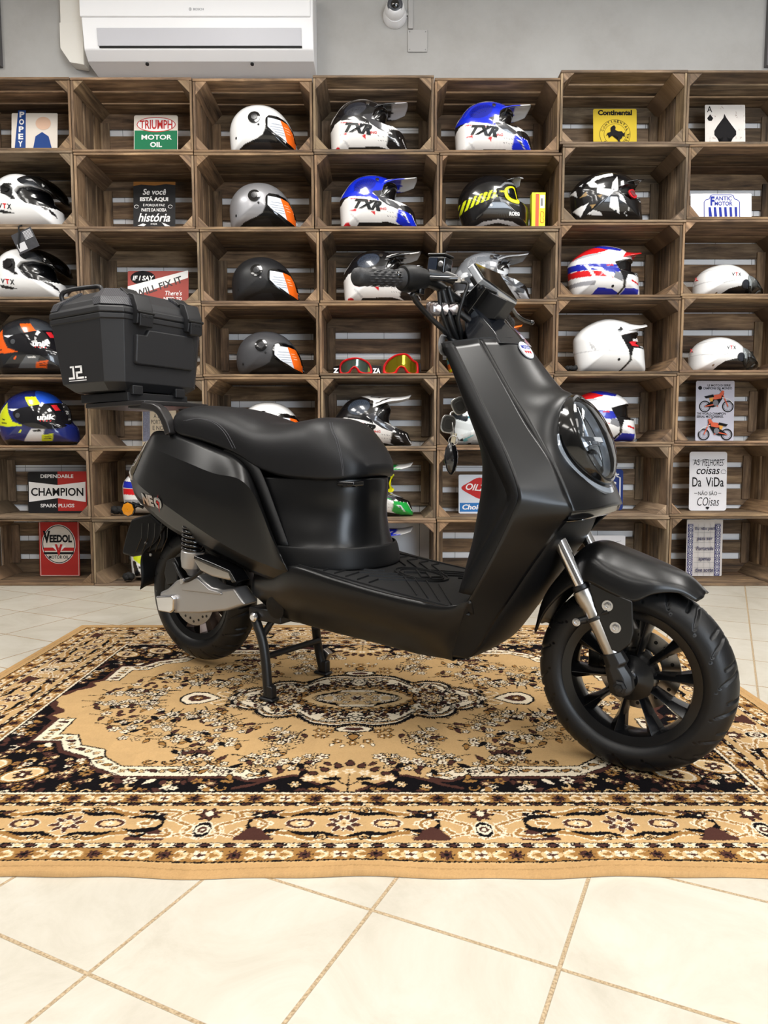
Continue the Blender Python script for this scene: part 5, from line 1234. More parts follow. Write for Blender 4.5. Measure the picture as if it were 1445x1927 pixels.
# recessed outline line along the panel
def seam(name, tree, P, r, m, n=8, off=.0):
    pts = [hit(tree, x, y, off) for x, y in [(v.x, v.y) for v in smooth_path([(a, b, 0) for a, b in P], n)]]
    pts = [p for p in pts if p is not None]
    if len(pts) < 3: return None
    mb = MB(); tube_mb(mb, pts, r, 6); return mb.build(name, m, bike, smooth=180)
# tail cap joining both sides and tail light
rows = [[Vector((side[0][j].x - .004 * (1 - u * u), u * side[0][j].y, side[0][j].z)) for u in (-1, -.5, 0, .5, 1)] for j in range(len(side[0]))]
shell('tail_cap', rows, trimm, th=.003, smooth=60)
mb = MB(); tl = []
for j in range(0, 15):
    p = side[0][j]; q = side[3][j]
    tl.append([Vector((p.x - .02, 0, p.z)), Vector((p.x - .016, p.y * .6, p.z)), p + Vector((-.008, -.003, 0)), p.lerp(q, .35) + Vector((0, -.005, 0)), p.lerp(q, .6) + Vector((0, -.001, 0))])
grid_mb(mb, tl); grid_mb(mb, mir(tl)); tlo = mb.build('tail_light', mat('smoked_chrome_lens', (120, 108, 88), .1, metal=.6, coat=.6), bike, smooth=60)
# top deck between the panels under the seat
rows = [[Vector((side[i][0].x, u * side[i][0].y, side[i][0].z - .004)) for u in (-1, -.4, .4, 1)] for i in range(0, 36)]
shell('rear_deck', rows, trimm, th=.003, smooth=60)
# undertray
rows = [[Vector((side[i][-1].x, u * side[i][-1].y, side[i][-1].z + .012)) for u in (-1, -.4, .4, 1)] for i in range(0, len(side))]
shell('under_tray', rows, trimm, th=.003, smooth=60)
# strip between rear panel and seat column
edge = [side[i][0] for i in range(24, len(side))]
strip = [[p + Vector((0, .001, 0)), p + Vector((.012, .004, .006)), p + Vector((.03, .006, .012))] for p in edge]
shell('panel_trim_strip', strip, trimm, th=.003, smooth=60); shell('panel_trim_strip', mir(strip), trimm, th=.003, smooth=60)
# ---- seat column
LV = [(.625, [(-.12, .13), (.0, .135), (.14, .135), (.225, .112), (.272, .066), (.286, 0)]), (.59, [(-.12, .14), (.0, .145), (.142, .138), (.228, .112), (.274, .064), (.288, 0)]), (.54, [(-.10, .155), (.03, .153), (.148, .14), (.228, .11), (.270, .062), (.284, 0)]),
      (.49, [(-.06, .17), (.06, .166), (.16, .15), (.235, .115), (.272, .065), (.286, 0)]), (.455, [(-.02, .175), (.09, .172), (.17, .156), (.242, .12), (.280, .068), (.294, 0)]), (.437, [(.0, .178), (.1, .176), (.18, .162), (.25, .126), (.290, .07), (.305, 0)])]
rows = []
for z, P in LV:
    h_ = [Vector((s, -t, z)) for s, t in P]; rows.append(h_ + [Vector((s, t, z)) for s, t in P[:-1]][::-1])
colm = surface(rows, 6, 6); shell('seat_column', colm, body, th=.003, smooth=60)
rows = []
for dz, ds_ in ((.012, .001), (.008, .004), (-.006, .008), (-.034, .012), (-.044, .012)):
    P = LV[-1][1]; h_ = [Vector((s + ds_, -t - ds_ * .6 * (t > .05), .437 + dz)) for s, t in P]; rows.append(h_ + [Vector((p.x, -p.y, p.z)) for p in h_[:-1]][::-1])
shell('column_skirt', surface(rows, 6, 3), trimm, th=.003, smooth=50)
# ---- seat
SS = [(-.425, .06, .80, .775), (-.405, .10, .822, .76), (-.35, .125, .833, .742), (-.26, .133, .829, .726), (-.17, .138, .815, .705), (-.09, .143, .792, .682), (-.03, .147, .776, .655), (.03, .15, .774, .636), (.09, .15, .781, .626), (.15, .145, .786, .622), (.20, .135, .772, .620), (.245, .115, .730, .622), (.275, .09, .690, .628), (.292, .055, .660, .636)]
rows = []
for s, w_, zt, zb in SS:
    row = []
    for k in range(0, 25):
        a = math.pi * 1.0 * k / 24; c, q = math.cos(a), math.sin(a)
        y_ = -w_ * (abs(c) ** .62) * (1 if c > 0 else -1); z_ = zb + .016 + (zt - zb - .016) * (q ** .75)
        row.append(Vector((s, y_, z_)))
    row = [Vector((s, -w_ * .93, zb)), Vector((s, -w_ * .995, zb + .006))] + row + [Vector((s, w_ * .995, zb + .006)), Vector((s, w_ * .93, zb))]
    rows.append(row)
sg_ = surface(rows, 2, 7)
mb = MB(); grid_mb(mb, sg_, closed=True, cap=True)
seat = mb.build('seat', seatm, bike, smooth=70)
seatt = bvh_of(sg_)
def seat_seam(P, name='seat_stitching', r=.0014, m=None):
    pts = [hit(seatt, x, y, .0003) for x, y in [(v.x, v.y) for v in smooth_path([(a, b, 0) for a, b in P], 6)]]
    pts = [p for p in pts if p is not None]; mb = MB(); tube_mb(mb, pts, r, 6); o = mb.build(name, m or mat('seat_thread', (62, 62, 66), .7), seat, smooth=180)
for dx in (0, 5):
    seat_seam([(620 + dx, 795), (624 + dx * .9, 812), (632 + dx * .8, 830), (640 + dx * .6, 860), (644 + dx * .4, 885), (644 + dx * .4, 896)], r=.0009)
    seat_seam([(345 + dx, 792), (370 + dx, 788), (400 + dx, 795), (420 + dx, 812), (432 + dx, 832), (438 + dx, 844)], r=.0009)
mb = MB(); lathe_mb(mb, [(.001, 0), (.02, .002), (.022, .012), (.001, .013)], (.262, -.095, .616), (0, 0, -1), 24); mb.box(.235, .29, -.115, -.07, .607, .619); mb.build('seat_latch_cover', gblk, bike, bevel=.003)
# ---- rear rack
mb = MB(); RK = [(-.38, .815), (-.46, .836), (-.56, .838), (-.70, .836), (-.80, .832)]
for sg in (-1, 1):
    P = [(-.395, sg * .115, .745), (-.41, sg * .12, .79), (-.44, sg * .122, .822), (-.50, sg * .118, .833), (-.60, sg * .10, .84)]
    pts = smooth_path(P, 6); rws = []
    for i, p in enumerate(pts):
        d = (pts[min(i + 1, len(pts) - 1)] - pts[max(i - 1, 0)]).normalized(); n_ = d.cross(Vector((0, 1, 0))).normalized()
        rws.append([p + Vector((0, a, 0)) + n_ * b for a, b in ((-.016, -.012), (.016, -.012), (.016, .012), (-.016, .012))])
    grid_mb(mb, rws, closed=True, cap=True)
    mb.build('grab_rail', silver if False else mat('dark_grey_rack', (44, 42, 42), .32, metal=.3), bike, bevel=.004, smooth=40); mb = MB()
mb.prism([(-.50, -.13), (-.56, -.14), (-.82, -.12), (-.84, 0), (-.82, .12), (-.56, .14), (-.50, .13), (-.47, 0)], 2, .836, .851); mb.build('rack_plate', MATS['dark_grey_rack'], bike, bevel=.003)
# ---- wheels
def tyre(name, c, r, wd, rin, parent):
    NA_, NB = 756, 56; V = []; per = 18
    for i in range(NA_):
        a = 2 * math.pi * i / NA_
        for j in range(NB + 1):
            u = -1 + 2 * j / NB   # across the section
            ph = u * R(128)
            ex = math.copysign(abs(math.sin(ph)) ** .9, ph) if abs(ph) < R(90) else math.copysign(1 - .28 * ((abs(ph) - R(90)) / R(38)) ** 1.5, ph)
            y = wd / 2 * ex
            q_ = (math.cos(min(abs(ph) * 180 / 128, math.pi) ) + 1) / 2; rad = rin + (r - rin) * q_ ** .72
            au = abs(u); g = 0
            if au < .62:
                for sgn, o_, hk in ((1, 0, .9), (1, .5, .55)):
                    side_ = 1 if u > 0 else -1
                    x = (a * per / (2 * math.pi) + (.25 if side_ > 0 else 0) + o_ - hk * math.sqrt(max(0, .62 - au)) * .9) % 1
                    lim = .60 if o_ == 0 else .34
                    if .06 < au < lim + .02 and min(x, 1 - x) < .05: g = .0042
                if o_ and .56 < au < .60: g = 0
            V.append((c.x + (rad - g) * math.cos(a), c.y + y, c.z + (rad - g) * math.sin(a)))
    V = np.array(V); I = np.arange(NA_ * (NB + 1)).reshape(NA_, NB + 1); J = np.roll(I, -1, 0)
    F = np.stack([I[:, :-1], I[:, 1:], J[:, 1:], J[:, :-1]], -1).reshape(-1, 4)
    me = np_mesh(name, V, F)
    bm = bmesh.new(); bm.from_mesh(me); bmesh.ops.recalc_face_normals(bm, faces=bm.faces); bm.to_mesh(me); bm.free()
    return link(name, me, tyrem, parent)
def holes_disc(c, side_, r0, r1, parent, y):
    mb = MB(); n = 72; th = .004
    rws = [[Vector((c.x + r_ * math.cos(2 * math.pi * k / n), y + o_, c.z + r_ * math.sin(2 * math.pi * k / n))) for k in range(n)] for r_, o_ in ((r0, 0), (r1, 0), (r1, th), (r0, th), (r0, 0))]
    grid_mb(mb, rws, closed=True)
    d = mb.build('brake_disc', disc_m, parent, smooth=30)
    mb = MB()
    for k in range(24):
        a = 2 * math.pi * (k + (k % 3) * .12) / 24; rr_ = r1 - .012 - .008 * (k % 3) / 2
        lathe_mb(mb, [(.0042, -.0006), (.0042, th + .0006)], (c.x + rr_ * math.cos(a), y, c.z + rr_ * math.sin(a)), (0, 1, 0), 12)
    mb.build('disc_holes', MATS['black_plastic'], d)
    return d
def wheel(name, c, r, wd, rin, nsp, hub_r, disc_side, edge_m=None):
    root = bpy.data.objects.new(name, None); col.objects.link(root); root.parent = bike
    tyre('tyre', c, r, wd, rin - .004, root)
    mb = MB(); hw = wd * .36
    lathe_mb(mb, [(rin - .022, -hw + .004), (rin - .008, -hw - .001), (rin + .001, -hw - .003), (rin + .003, -hw + .003), (rin - .010, -hw + .009), (rin - .014, -.012), (rin - .014, .012), (rin - .010, hw - .009), (rin + .003, hw - .003), (rin + .001, hw + .003), (rin - .008, hw + .001), (rin - .022, hw - .004), (rin - .026, .012), (rin - .026, -.012), (rin - .022, -hw + .004)], c, (0, 1, 0), 96, caps=False)
    mb.build('rim', rimm, root, smooth=40)
    hb = MB(); lathe_mb(hb, [(.001, -.05), (.016, -.05), (.02, -.04), (hub_r * .6, -.034), (hub_r * .95, -.028), (hub_r, -.018), (hub_r, .018), (hub_r * .95, .028), (hub_r * .6, .034), (.02, .04), (.001, .04)], c, (0, 1, 0), 64, caps=False); hb.build('hub', rimm, root, smooth=35)
    for k in range(nsp):
        a = 2 * math.pi * (k + .15) / nsp; ca, sa = math.cos(a), math.sin(a); mb = MB()
        def P(rr_, w_, y): return Vector((c.x + rr_ * ca - w_ * sa, c.y + y, c.z + rr_ * sa + w_ * ca))
        r0_, r1_ = hub_r * .93, rin - .018
        # folded blade: narrow front ridge at hub, broad at the rim
        sec = lambda rr_, w_, yr: [P(rr_, -w_, -yr * .2), P(rr_, -w_ * .15, -yr), P(rr_, w_ * .9, -yr * .35), P(rr_, w_, yr * .6), P(rr_, -w_, yr * .6)]
        grid_mb(mb, [sec(r0_, .0075, .024), sec(r0_ + (r1_ - r0_) * .5, .009, .026), sec(r1_ - .006, .0165, .028), sec(r1_, .019, .028)], closed=True, cap=True)
        mb.build('spoke', edge_m or rimm, root, bevel=.0012, bseg=1)
    holes_disc(c, disc_side, hub_r * .95, hub_r * 1.72, root, c.y + disc_side * .045)
    return root
FC = Vector((.957, 0, .2135)); RC = Vector((-.397, 0, .238))
fw = wheel('front_wheel', FC, .2085, .094, .150, 10, .052, 1)
rw = wheel('rear_wheel', RC, .2155, .10, .148, 12, .056, -1, mat('brown_reflection_spoke', (92, 76, 66), .3, metal=.6))  # brown reflection and highlight put into the rear spoke colour
rw.children[-1].location = (0, 0, 0)
mb = MB(); lathe_mb(mb, [(.055, -.04), (.06, -.02), (.06, .05)], RC, (0, 1, 0), 48); mb.build('hub_motor', metblk, bike, smooth=30)
# ---- front fork
def forkpt(z, t): return Vector((.811 + (.512 - z) * .527, t, z))
FT = -.083
for t in (FT, -FT):
    root = bpy.data.objects.new('fork_leg', None); col.objects.link(root); root.parent = bike
    A = forkpt(.60, t); B = forkpt(.405, t); C_ = forkpt(.268, t); ax = (C_ - A).normalized(); L1 = (B - A).length
    mb = MB(); tube_mb(mb, [A, B + ax * .02], .0145, 28); mb.build('chrome_stanchion', chrome, root, smooth=40)
    mb = MB(); lathe_mb(mb, [(.016, -.006), (.019, -.004), (.019, .004), (.016, .006)], B - ax * .004, ax, 32); mb.build('dust_seal', metblk, root, smooth=40)
    mb = MB(); lathe_mb(mb, [(.0175, 0), (.022, .003), (.0225, .022), (.0205, .028), (.0205, .035), (.0185, .040), (.0185, .062), (.0205, .064), (.0195, .070), (.0185, .072), (.0180, (C_ - B).length)], B, ax, 40); mb.build('lower_tube', alum, root, smooth=35)
    mb = MB(); lathe_mb(mb, [(.0215, 0), (.0225, .002), (.0225, .006), (.0215, .008)], B + ax * .062, ax, 32); mb.build('clamp_ring', metblk, root, smooth=40)
    # bottom casting down to the axle
    Dp = Vector((FC.x, t, FC.z)); mb = MB()
    rws = []
    for p, w1, w2 in ((C_ - ax * .012, .021, .021), (C_ + ax * .012, .024, .022), (C_.lerp(Dp, .35) + Vector((-.004, 0, 0)), .022, .021), (C_.lerp(Dp, .75) + Vector((.0, 0, 0)), .026, .02), (Dp + Vector((.0, 0, -.012)), .026, .018), (Dp + Vector((.004, 0, -.022)), .014, .014)):
        n_ = Vector((ax.z, 0, -ax.x)) * -1
        rws.append([p + Vector((w1 * math.cos(q), 0, w1 * .35 * math.cos(q))) + Vector((0, w2 * math.sin(q), 0)) for q in [2 * math.pi * k / 8 + .39 for k in range(8)]])
    grid_mb(mb, rws, closed=True, cap=True); mb.build('axle_clamp', metblk, root, smooth=25, bevel=.002)
    sg = -1 if t < 0 else 1
    mb = MB(); lathe_mb(mb, [(.014, 0), (.014, .006), (.009, .008), (.008, .014), (.001, .015)], Dp + Vector((0, sg * .018, 0)), (0, sg, 0), 6); mb.build('axle_nut', metblk if t < 0 else steel, root)
mb = MB(); tube_mb(mb, [Vector((FC.x, -.09, FC.z)), Vector((FC.x, .09, FC.z))], .009, 16); mb.build('front_axle', steel, bike, smooth=40)
mb = MB(); lathe_mb(mb, [(.012, 0), (.013, .004), (.010, .016), (.001, .018)], Vector((FC.x + .006, -.052, FC.z + .012)), (0, -1, 0), 24); mb.build('wheel_sensor_cap', chrome, bike, smooth=40)
mb = MB(); P0 = forkpt(.60, 0); mb.box(-.03, .03, -.115, .115, -.018, .018, M=Matrix.Translation(P0) @ Matrix.Rotation(R(-28), 4, 'Y')); mb.build('fork_crown', metblk, bike, bevel=.006)
# caliper
mb = MB(); mb.box(FC.x - .115, FC.x - .07, .045, .085, FC.z - .03, FC.z + .045); mb.build('front_caliper', metblk, bike, bevel=.006)
# ---- front fender
FN = [((.738, .298), (.742, .294, .028), (.748, .286, .045)), ((.764, .375), (.768, .366, .05), (.778, .340, .066)), ((.805, .435), (.81, .424, .06), (.824, .392, .078)), ((.846, .485), (.852, .466, .072), (.866, .418, .090)), ((.882, .500), (.888, .476, .085), (.893, .420, .100)),
      ((.925, .489), (.93, .458, .088), (.932, .405, .101)), ((.965, .476), (.97, .444, .084), (.975, .392, .096)), ((1.02, .458), (1.02, .437, .070), (1.012, .410, .083)), ((1.064, .440), (1.062, .428, .047), (1.055, .413, .060)), ((1.096, .410), (1.097, .404, .030), (1.086, .396, .044))]
rows = []
for c_, k_, e_ in FN:
    h_ = [Vector((e_[0], -e_[2], e_[1])), Vector(((e_[0] + k_[0]) / 2, -(e_[2] + k_[2]) / 2 - .004, (e_[1] + k_[1]) / 2)), Vector((k_[0], -k_[2], k_[1])), Vector((c_[0], -k_[2] * .5, c_[1] - .004)), Vector((c_[0], 0, c_[1]))]
    rows.append(h_ + [Vector((p.x, -p.y, p.z)) for p in h_[:-1]][::-1])
fend = surface(rows, 4, 6); shell('front_fender', fend, body, th=.004, smooth=60)
fo = [o for o in bike.children if o.name.startswith('front_fender')][0]
for sg in (-1, 1):
    P = [bk(a, b, -.098) for a, b in ((1106, 1094), (1190, 1132), (1192, 1190), (1186, 1212), (1166, 1228), (1150, 1224), (1122, 1150))]
    mb = MB(); mb.prism([(p.x, p.z) for p in P], 1, sg * .094, sg * .1, mi=0); br = mb.build('fender_bracket', body, bike, bevel=.003)
    if sg < 0:
        for a, b in ((1143, 1140), (1158, 1181)):
            q = bk(a, b, -.1); mb = MB(); lathe_mb(mb, [(.0115, 0), (.0115, .001)], q, (0, -1, 0), 20); lathe_mb(mb, [(.0075, .001), (.0075, .004), (.004, .0045), (.0035, .002), (.001, .002)], q, (0, -1, 0), 20, caps=False); mb.build('bolt', steel, br, smooth=40)
q = bk(1086, 1170, -.1); mb = MB(); lathe_mb(mb, [(.0085, 0), (.0085, .006), (.005, .0065), (.004, .003), (.001, .003)], q, (0, -1, 0), 20, caps=False); mb.build('bolt', steel, bike, smooth=40)
mb = MB(); tube_mb(mb, [bk(1086, 1170, -.095), bk(1112, 1163, -.09)], .008, 10); tube_mb(mb, [bk(1112, 1163, -.09), bk(1145, 1150, -.097)], .006, 10); mb.build('clamp_arm', metblk, bike, smooth=40)
# ---- rear: swingarm, shock, exhaust style cap, foot peg
def plate(name, px, t0, t1, m, bevel_=.006, smooth=None, puff=0):
    P = [bk(a, b, -.12) for a, b in px]; mb = MB(); mb.prism([(p.x, p.z) for p in P], 1, t0, t1); return mb.build(name, m, bike, bevel=bevel_, bseg=3)
plate('swingarm', [(313, 1128), (312, 1112), (326, 1106), (343, 1090), (362, 1085), (383, 1080), (409, 1102), (430, 1107), (451, 1104), (466, 1126), (472, 1135), (454, 1141), (436, 1147), (386, 1152), (350, 1152), (320, 1148)], -.145, -.085, silver, .008)
plate('axle_cover', [(311, 1118), (341, 1117), (345, 1122), (344, 1145), (338, 1150), (316, 1146)], -.158, -.142, chrome, .005)
plate('swingarm_ridge', [(352, 1096), (384, 1084), (408, 1106), (430, 1112), (430, 1117), (392, 1112), (356, 1108)], -.15, -.143, silver, .003)
s0 = bk(366, 985, -.125); s1 = bk(361, 1082, -.125); ax = (s1 - s0).normalized()
root = bpy.data.objects.new('rear_shock', None); col.objects.link(root); root.parent = bike
mb = MB(); L = (s1 - s0).length
lathe_mb(mb, [(.030, L - .078), (.035, L - .073), (.035, L - .05), (.031, L - .025), (.018, L - .012), (.012, L)], s0, ax, 36); mb.build('shock_cup', silver, root, smooth=35)
pts = []
for k in range(120):
    a = k * .33; h_ = .0 + (L - .076) * k / 119; b1 = ax.cross(Vector((0, 1, 0))).normalized(); b2 = Vector((0, 1, 0)); pts.append(s0 + ax * h_ + (b1 * math.cos(a) + b2 * math.sin(a)) * .0305)
mb = MB(); tube_mb(mb, pts, .0055, 8); mb.build('coil_spring', gblk, root, smooth=180)
mb = MB(); tube_mb(mb, [s0, s0 + ax * (L - .09)], .017, 16); mb.build('damper_tube', metblk, root, smooth=40)
plate('folded_foot_peg', [(397, 1043), (432, 1056), (464, 1069), (470, 1082), (462, 1086), (430, 1079), (408, 1068), (398, 1052)], -.185, -.14, alum, .006)
plate('peg_mount', [(400, 1040), (436, 1054), (466, 1067), (478, 1088), (470, 1090), (463, 1072), (430, 1060), (398, 1046)], -.19, -.135, gblk, .003)
mb = MB(); tube_mb(mb, smooth_path([bk(328, 1058, -.11), bk(338, 1080, -.13), bk(347, 1092, -.15), bk(358, 1090, -.152), bk(378, 1076, -.15), bk(396, 1066, -.14), bk(410, 1066, -.12)], 6), .0055, 10); mb.build('brake_hose', metblk, bike, smooth=180)
mb = MB(); lathe_mb(mb, [(.008, 0), (.01, .004), (.008, .010)], bk(346, 1093, -.15), (0, -1, 0), 12); mb.build('hose_banjo', steel, bike, smooth=30)
plate('rear_caliper', [(303, 1056), (318, 1050), (326, 1066), (322, 1100), (304, 1104), (298, 1080)], -.10, -.05, metblk, .005)
# rear mudguard and plate holder
MG = []
for k in range(13):
    a = R(100 + 78 * k / 12); rr_ = .245 + .012 * math.sin(k); MG.append([Vector((RC.x + rr_ * math.cos(a) + (.0 if True else 0), u * .065, RC.z + rr_ * math.sin(a) - abs(u) ** 3 * .012)) for u in (-1, -.6, 0, .6, 1)])
shell('rear_hugger', surface(MG, 2, 2), trimm, th=.003, smooth=60)
T1 = [bk(a, b, -.02) for a, b in ((298, 965), (325, 990), (322, 1030), (262, 1046), (244, 1040), (252, 1005), (262, 975))]
mb = MB(); mb.prism([(p.x, p.z) for p in T1], 1, -.055, .055); ph_ = mb.build('plate_holder', trimm, bike, bevel=.01, bseg=3)
mb = MB()
for k in range(5): 
    a = bk(256 + k * 12, 1038, -.06); b = bk(268 + k * 12, 985, -.06); tube_mb(mb, [a, a.lerp(b, .5) + Vector((.012, 0, 0)), b], .002, 6)
mb.build('moulded_grooves', gblk, ph_)
for a, b in ((275, 1022), (284, 1044)):
    mb = MB(); lathe_mb(mb, [(.006, 0), (.005, .003), (.001, .003)], bk(a, b, -.057), (0, -1, 0), 10, caps=False); mb.build('bolt', steel, ph_)
# amber reflector
rp = bk(243, 958, -.10); rf = MB(); lathe_mb(rf, [(.024, 0), (.0245, .006), (.022, .007)], rp, (.35, -1, 0), 32, caps=True); rfo = rf.build('reflector_frame', gblk, bike, smooth=30)
mb = MB(); axr = Vector((.35, -1, 0)).normalized(); rws = []
lathe_mb(mb, [(.0225, .0065), (.0215, .0085), (.0115, .0092), (.001, .0095)], rp, axr, 8, caps=False); mb.build('amber_reflector', mat('amber_prism', (196, 124, 14), .18, coat=.6, noise=.25, nscale=90), rfo)
mb = MB(); tube_mb(mb, [rp + Vector((0.004, .006, 0)), bk(262, 948, -.07)], .006, 8); tube_mb(mb, [rp + Vector((.004, .008, .02)), bk(270, 955, -.06)], .005, 8); mb.build('reflector_bracket', metblk, rfo, smooth=60)
# ---- centre stand
root = bpy.data.objects.new('centre_stand', None); col.objects.link(root); root.parent = bike
def leg(P, name='stand_leg', r=.0135):
    mb = MB(); tube_mb(mb, smooth_path(P, 5), r, 12); return mb.build(name, metblk, root, smooth=60)
pr0, pr1, pr2 = bk(478, 1158, -.13), bk(496, 1215, -.135), Vector((.010, -.138, .022))
pl0, pl1, pl2 = bk(594, 1180, .10), bk(599, 1220, .12), Vector((-.012, .128, .022))
leg([pr0, pr1, pr2]); leg([pl0, pl1, pl2])
for p in (pr2, pl2):
    mb = MB(); mb.box(p.x - .024, p.x + .028, p.y - .017, p.y + .017, .0062, .016); mb.box(p.x - .010, p.x + .022, p.y - .012, p.y + .012, .014, .05); mb.build('stand_foot', metblk, root, bevel=.005)
for z0, z1 in ((1190, 1190), (1235, 1215)):
    a = bk(492 if z0 < 1200 else 502, z0 + (10 if z0 < 1200 else 0), -.125); b = bk(600, z1 - 10, .10)
    if z0 < 1200: leg([a, a + Vector((.03, .03, .055)), bk(560, 1166, .0), bk(598, 1172, .09)], 'cross_bar', .009)
    else: leg([a, a.lerp(b, .5), b], 'cross_bar', .009)
mb = MB(); lathe_mb(mb, [(.013, 0), (.013, .006), (.008, .010), (.001, .010)], bk(479, 1161, -.145), (0, -1, 0), 16); mb.build('pivot_bolt', chrome, root, smooth=30)
mb = MB(); mb.box(-.02, .03, -.012, .012, -.014, .014, M=Matrix.Translation(bk(610, 1238, .15)) @ Matrix.Rotation(R(-60), 4, 'Y')); mb.build('stand_tread', alum, root, bevel=.004)
mb = MB(); mb.box(-.06, .06, -.14, .10, .225, .262); mb.build('stand_bracket', metblk, bike, bevel=.006)
# ---- handlebar and controls
BC = Vector((.535, 0, 1.066)); GR = bk(665, 521, -.36); GI = bk(757, 524, -.235)
GRl = Vector((GR.x + .02, .36, GR.z + .004)); GIl = Vector((GI.x + .01, .235, GI.z))
hb_ = bpy.data.objects.new('handlebar', None); col.objects.link(hb_); hb_.parent = bike
mb = MB(); tube_mb(mb, smooth_path([GR.lerp(GI, .1), GI, Vector((.525, -.12, 1.072)), Vector((.545, -.05, 1.045)), Vector((.545, .05, 1.045)), Vector((.525, .12, 1.072)), GIl, GRl.lerp(GIl, .1)], 8), .0115, 16); mb.build('bar_tube', metblk, hb_, smooth=180)
for A, B in ((GR, GI), (GRl, GIl)):
    ax = (B - A).normalized(); L = (B - A).length; mb = MB(); prof = [(.001, 0), (.011, .001), (.0178, .007), (.0192, .016), (.018, .026)]
    for k in range(12): u = k / 11; prof.append((.0168 + .0012 * math.sin(k * 2.4) - .001 * math.sin(u * math.pi), .03 + (L - .038) * u))
    prof += [(.021, L - .006), (.021, L), (.012, L + .001)]
    lathe_mb(mb, prof, A, ax, 32); g_ = mb.build('grip', mat('grip_rubber', (34, 34, 36), .55, bump=.3, bscale=300), hb_, smooth=60)
    mb = MB()
    for k in range(9):
        for j in range(10):
            a = 2 * math.pi * (j + .5 * (k % 2)) / 10; p = A + ax * (.038 + (L - .056) * k / 8); b1 = ax.cross(Vector((0, 0, 1))).normalized(); b2 = ax.cross(b1)
            d = b1 * math.cos(a) + b2 * math.sin(a); c0_ = p + d * .0172; tt = ax
            bi = d.cross(ax); mb.add([c0_ - tt * .008, c0_ + bi * .0022 - d * .0005, c0_ + tt * .008, c0_ - bi * .0022 - d * .0005, c0_ + d * .0014], [(0, 1, 4), (1, 2, 4), (2, 3, 4), (3, 0, 4)])
    mb.build('grip_pads', MATS['grip_rubber'], g_)
    mb = MB(); lathe_mb(mb, [(.014, 0), (.026, .003), (.0285, .012), (.0285, .036), (.025, .05), (.022, .066), (.013, .068)], B - ax * .004, ax, 32); sw = mb.build('switch_housing', trimm, hb_, smooth=35)
    mb = MB(); q = B + ax * .045; mb.box(-.012, .012, -.010, .010, -.034, -.016, M=Matrix.Translation(q)); mb.box(-.008, .008, -.006, .010, .018, .028, M=Matrix.Translation(q + Vector((.0, .0, .0)))); mb.build('switch_block', gblk, hb_, bevel=.003)
# levers
mb = MB(); Lp = [bk(860, 526, -.13), bk(838, 526, -.15), bk(800, 524, -.19), bk(770, 521, -.225), bk(748, 518, -.26)]
tube_mb(mb, smooth_path([p + Vector((.0, 0, .002)) for p in Lp], 5), [.0055 - .0015 * k / 20 for k in range(21)], 10); lathe_mb(mb, [(.001, -.008), (.007, -.005), (.0085, 0), (.007, .005), (.001, .008)], Lp[-1], (0, 1, 0), 14); mb.build('brake_lever', gblk, hb_, smooth=60)
mb = MB(); Lp = [Vector((.565, .13, 1.055)), bk(958, 575, .20), bk(972, 592, .27), bk(985, 602, .31), bk(1000, 607, .34)]
tube_mb(mb, smooth_path(Lp, 6), .0055, 10); lathe_mb(mb, [(.001, -.008), (.007, -.004), (.007, .004), (.001, .008)], Lp[-1], (0, 1, 0), 14); mb.build('brake_lever', gblk, hb_, smooth=60)
mb = MB(); q = bk(827, 500, -.13); Mq = Matrix.Translation(q) @ Matrix.Rotation(R(8), 4, 'Y'); mb.box(-.023, .023, -.018, .02, -.022, .018, M=Mq); rs_ = mb.build('brake_fluid_reservoir', gblk, hb_, bevel=.006, bseg=3)
mb = MB(); mb.box(-.018, .004, -.0195, -.0175, -.016, .013, M=Mq); mb.build('reservoir_panel', mat('dark_blue_reflective', (26, 34, 48), .1, coat=.6), rs_)
mb = MB(); lathe_mb(mb, [(.0065, 0), (.0065, .002), (.004, .0025)], Mq @ Vector((.014, -.018, 0)), (0, -1, 0), 18); mb.build('reservoir_mark', steel, rs_)
mb = MB(); mb.box(-.024, .024, -.019, .021, .018, .024, M=Mq); mb.build('reservoir_cap', metblk, rs_, bevel=.003)
mb = MB(); q2 = bk(857, 527, -.12); tube_mb(mb, [bk(805, 516, -.16), bk(840, 520, -.13), q2], .012, 12); mb.build('master_cylinder', metblk, hb_, smooth=50)
mb = MB(); lathe_mb(mb, [(.007, 0), (.007, .012), (.004, .014), (.004, .02)], q2, (.9, .4, 0), 6); mb.build('cylinder_fitting', steel, hb_)
mb = MB(); q = Vector((.555, .14, 1.06)); mb.box(-.02, .022, -.02, .02, -.03, .012, M=Matrix.Translation(q)); mb.build('brake_fluid_reservoir', gblk, hb_, bevel=.006)
# display
QA, QB, QC, QD = bk(889, 495, -.085), bk(908, 525, -.085), bk(974, 571, .085), bk(938, 516, .085)
nrm = (QB - QA).cross(QD - QA).normalized()
if nrm.x < 0: nrm = -nrm
dn = Vector((nrm.x, nrm.y, nrm.z))
mb = MB()
def quadbox(mb, P, d0, d1, ins=0):
    c = sum(P, Vector()) / 4; P = [p.lerp(c, ins) for p in P]; mb.add([p + dn * d0 for p in P] + [p + dn * d1 for p in P], [(0, 1, 2, 3), (7, 6, 5, 4)] + [(i, (i + 1) % 4, 4 + (i + 1) % 4, 4 + i) for i in range(4)])
quadbox(mb, [QA, QB, QC, QD], -.0, -.016); ds_ = mb.build('display_housing', mat('silver_bezel', (196, 200, 206), .22, metal=.6, coat=.3), hb_, bevel=.003)
mb = MB(); quadbox(mb, [QA, QB, QC, QD], .0005, .004, .05); mb.build('display_glass', mat('dark_display_glass', (20, 17, 14), .06, coat=1), ds_, bevel=.001)
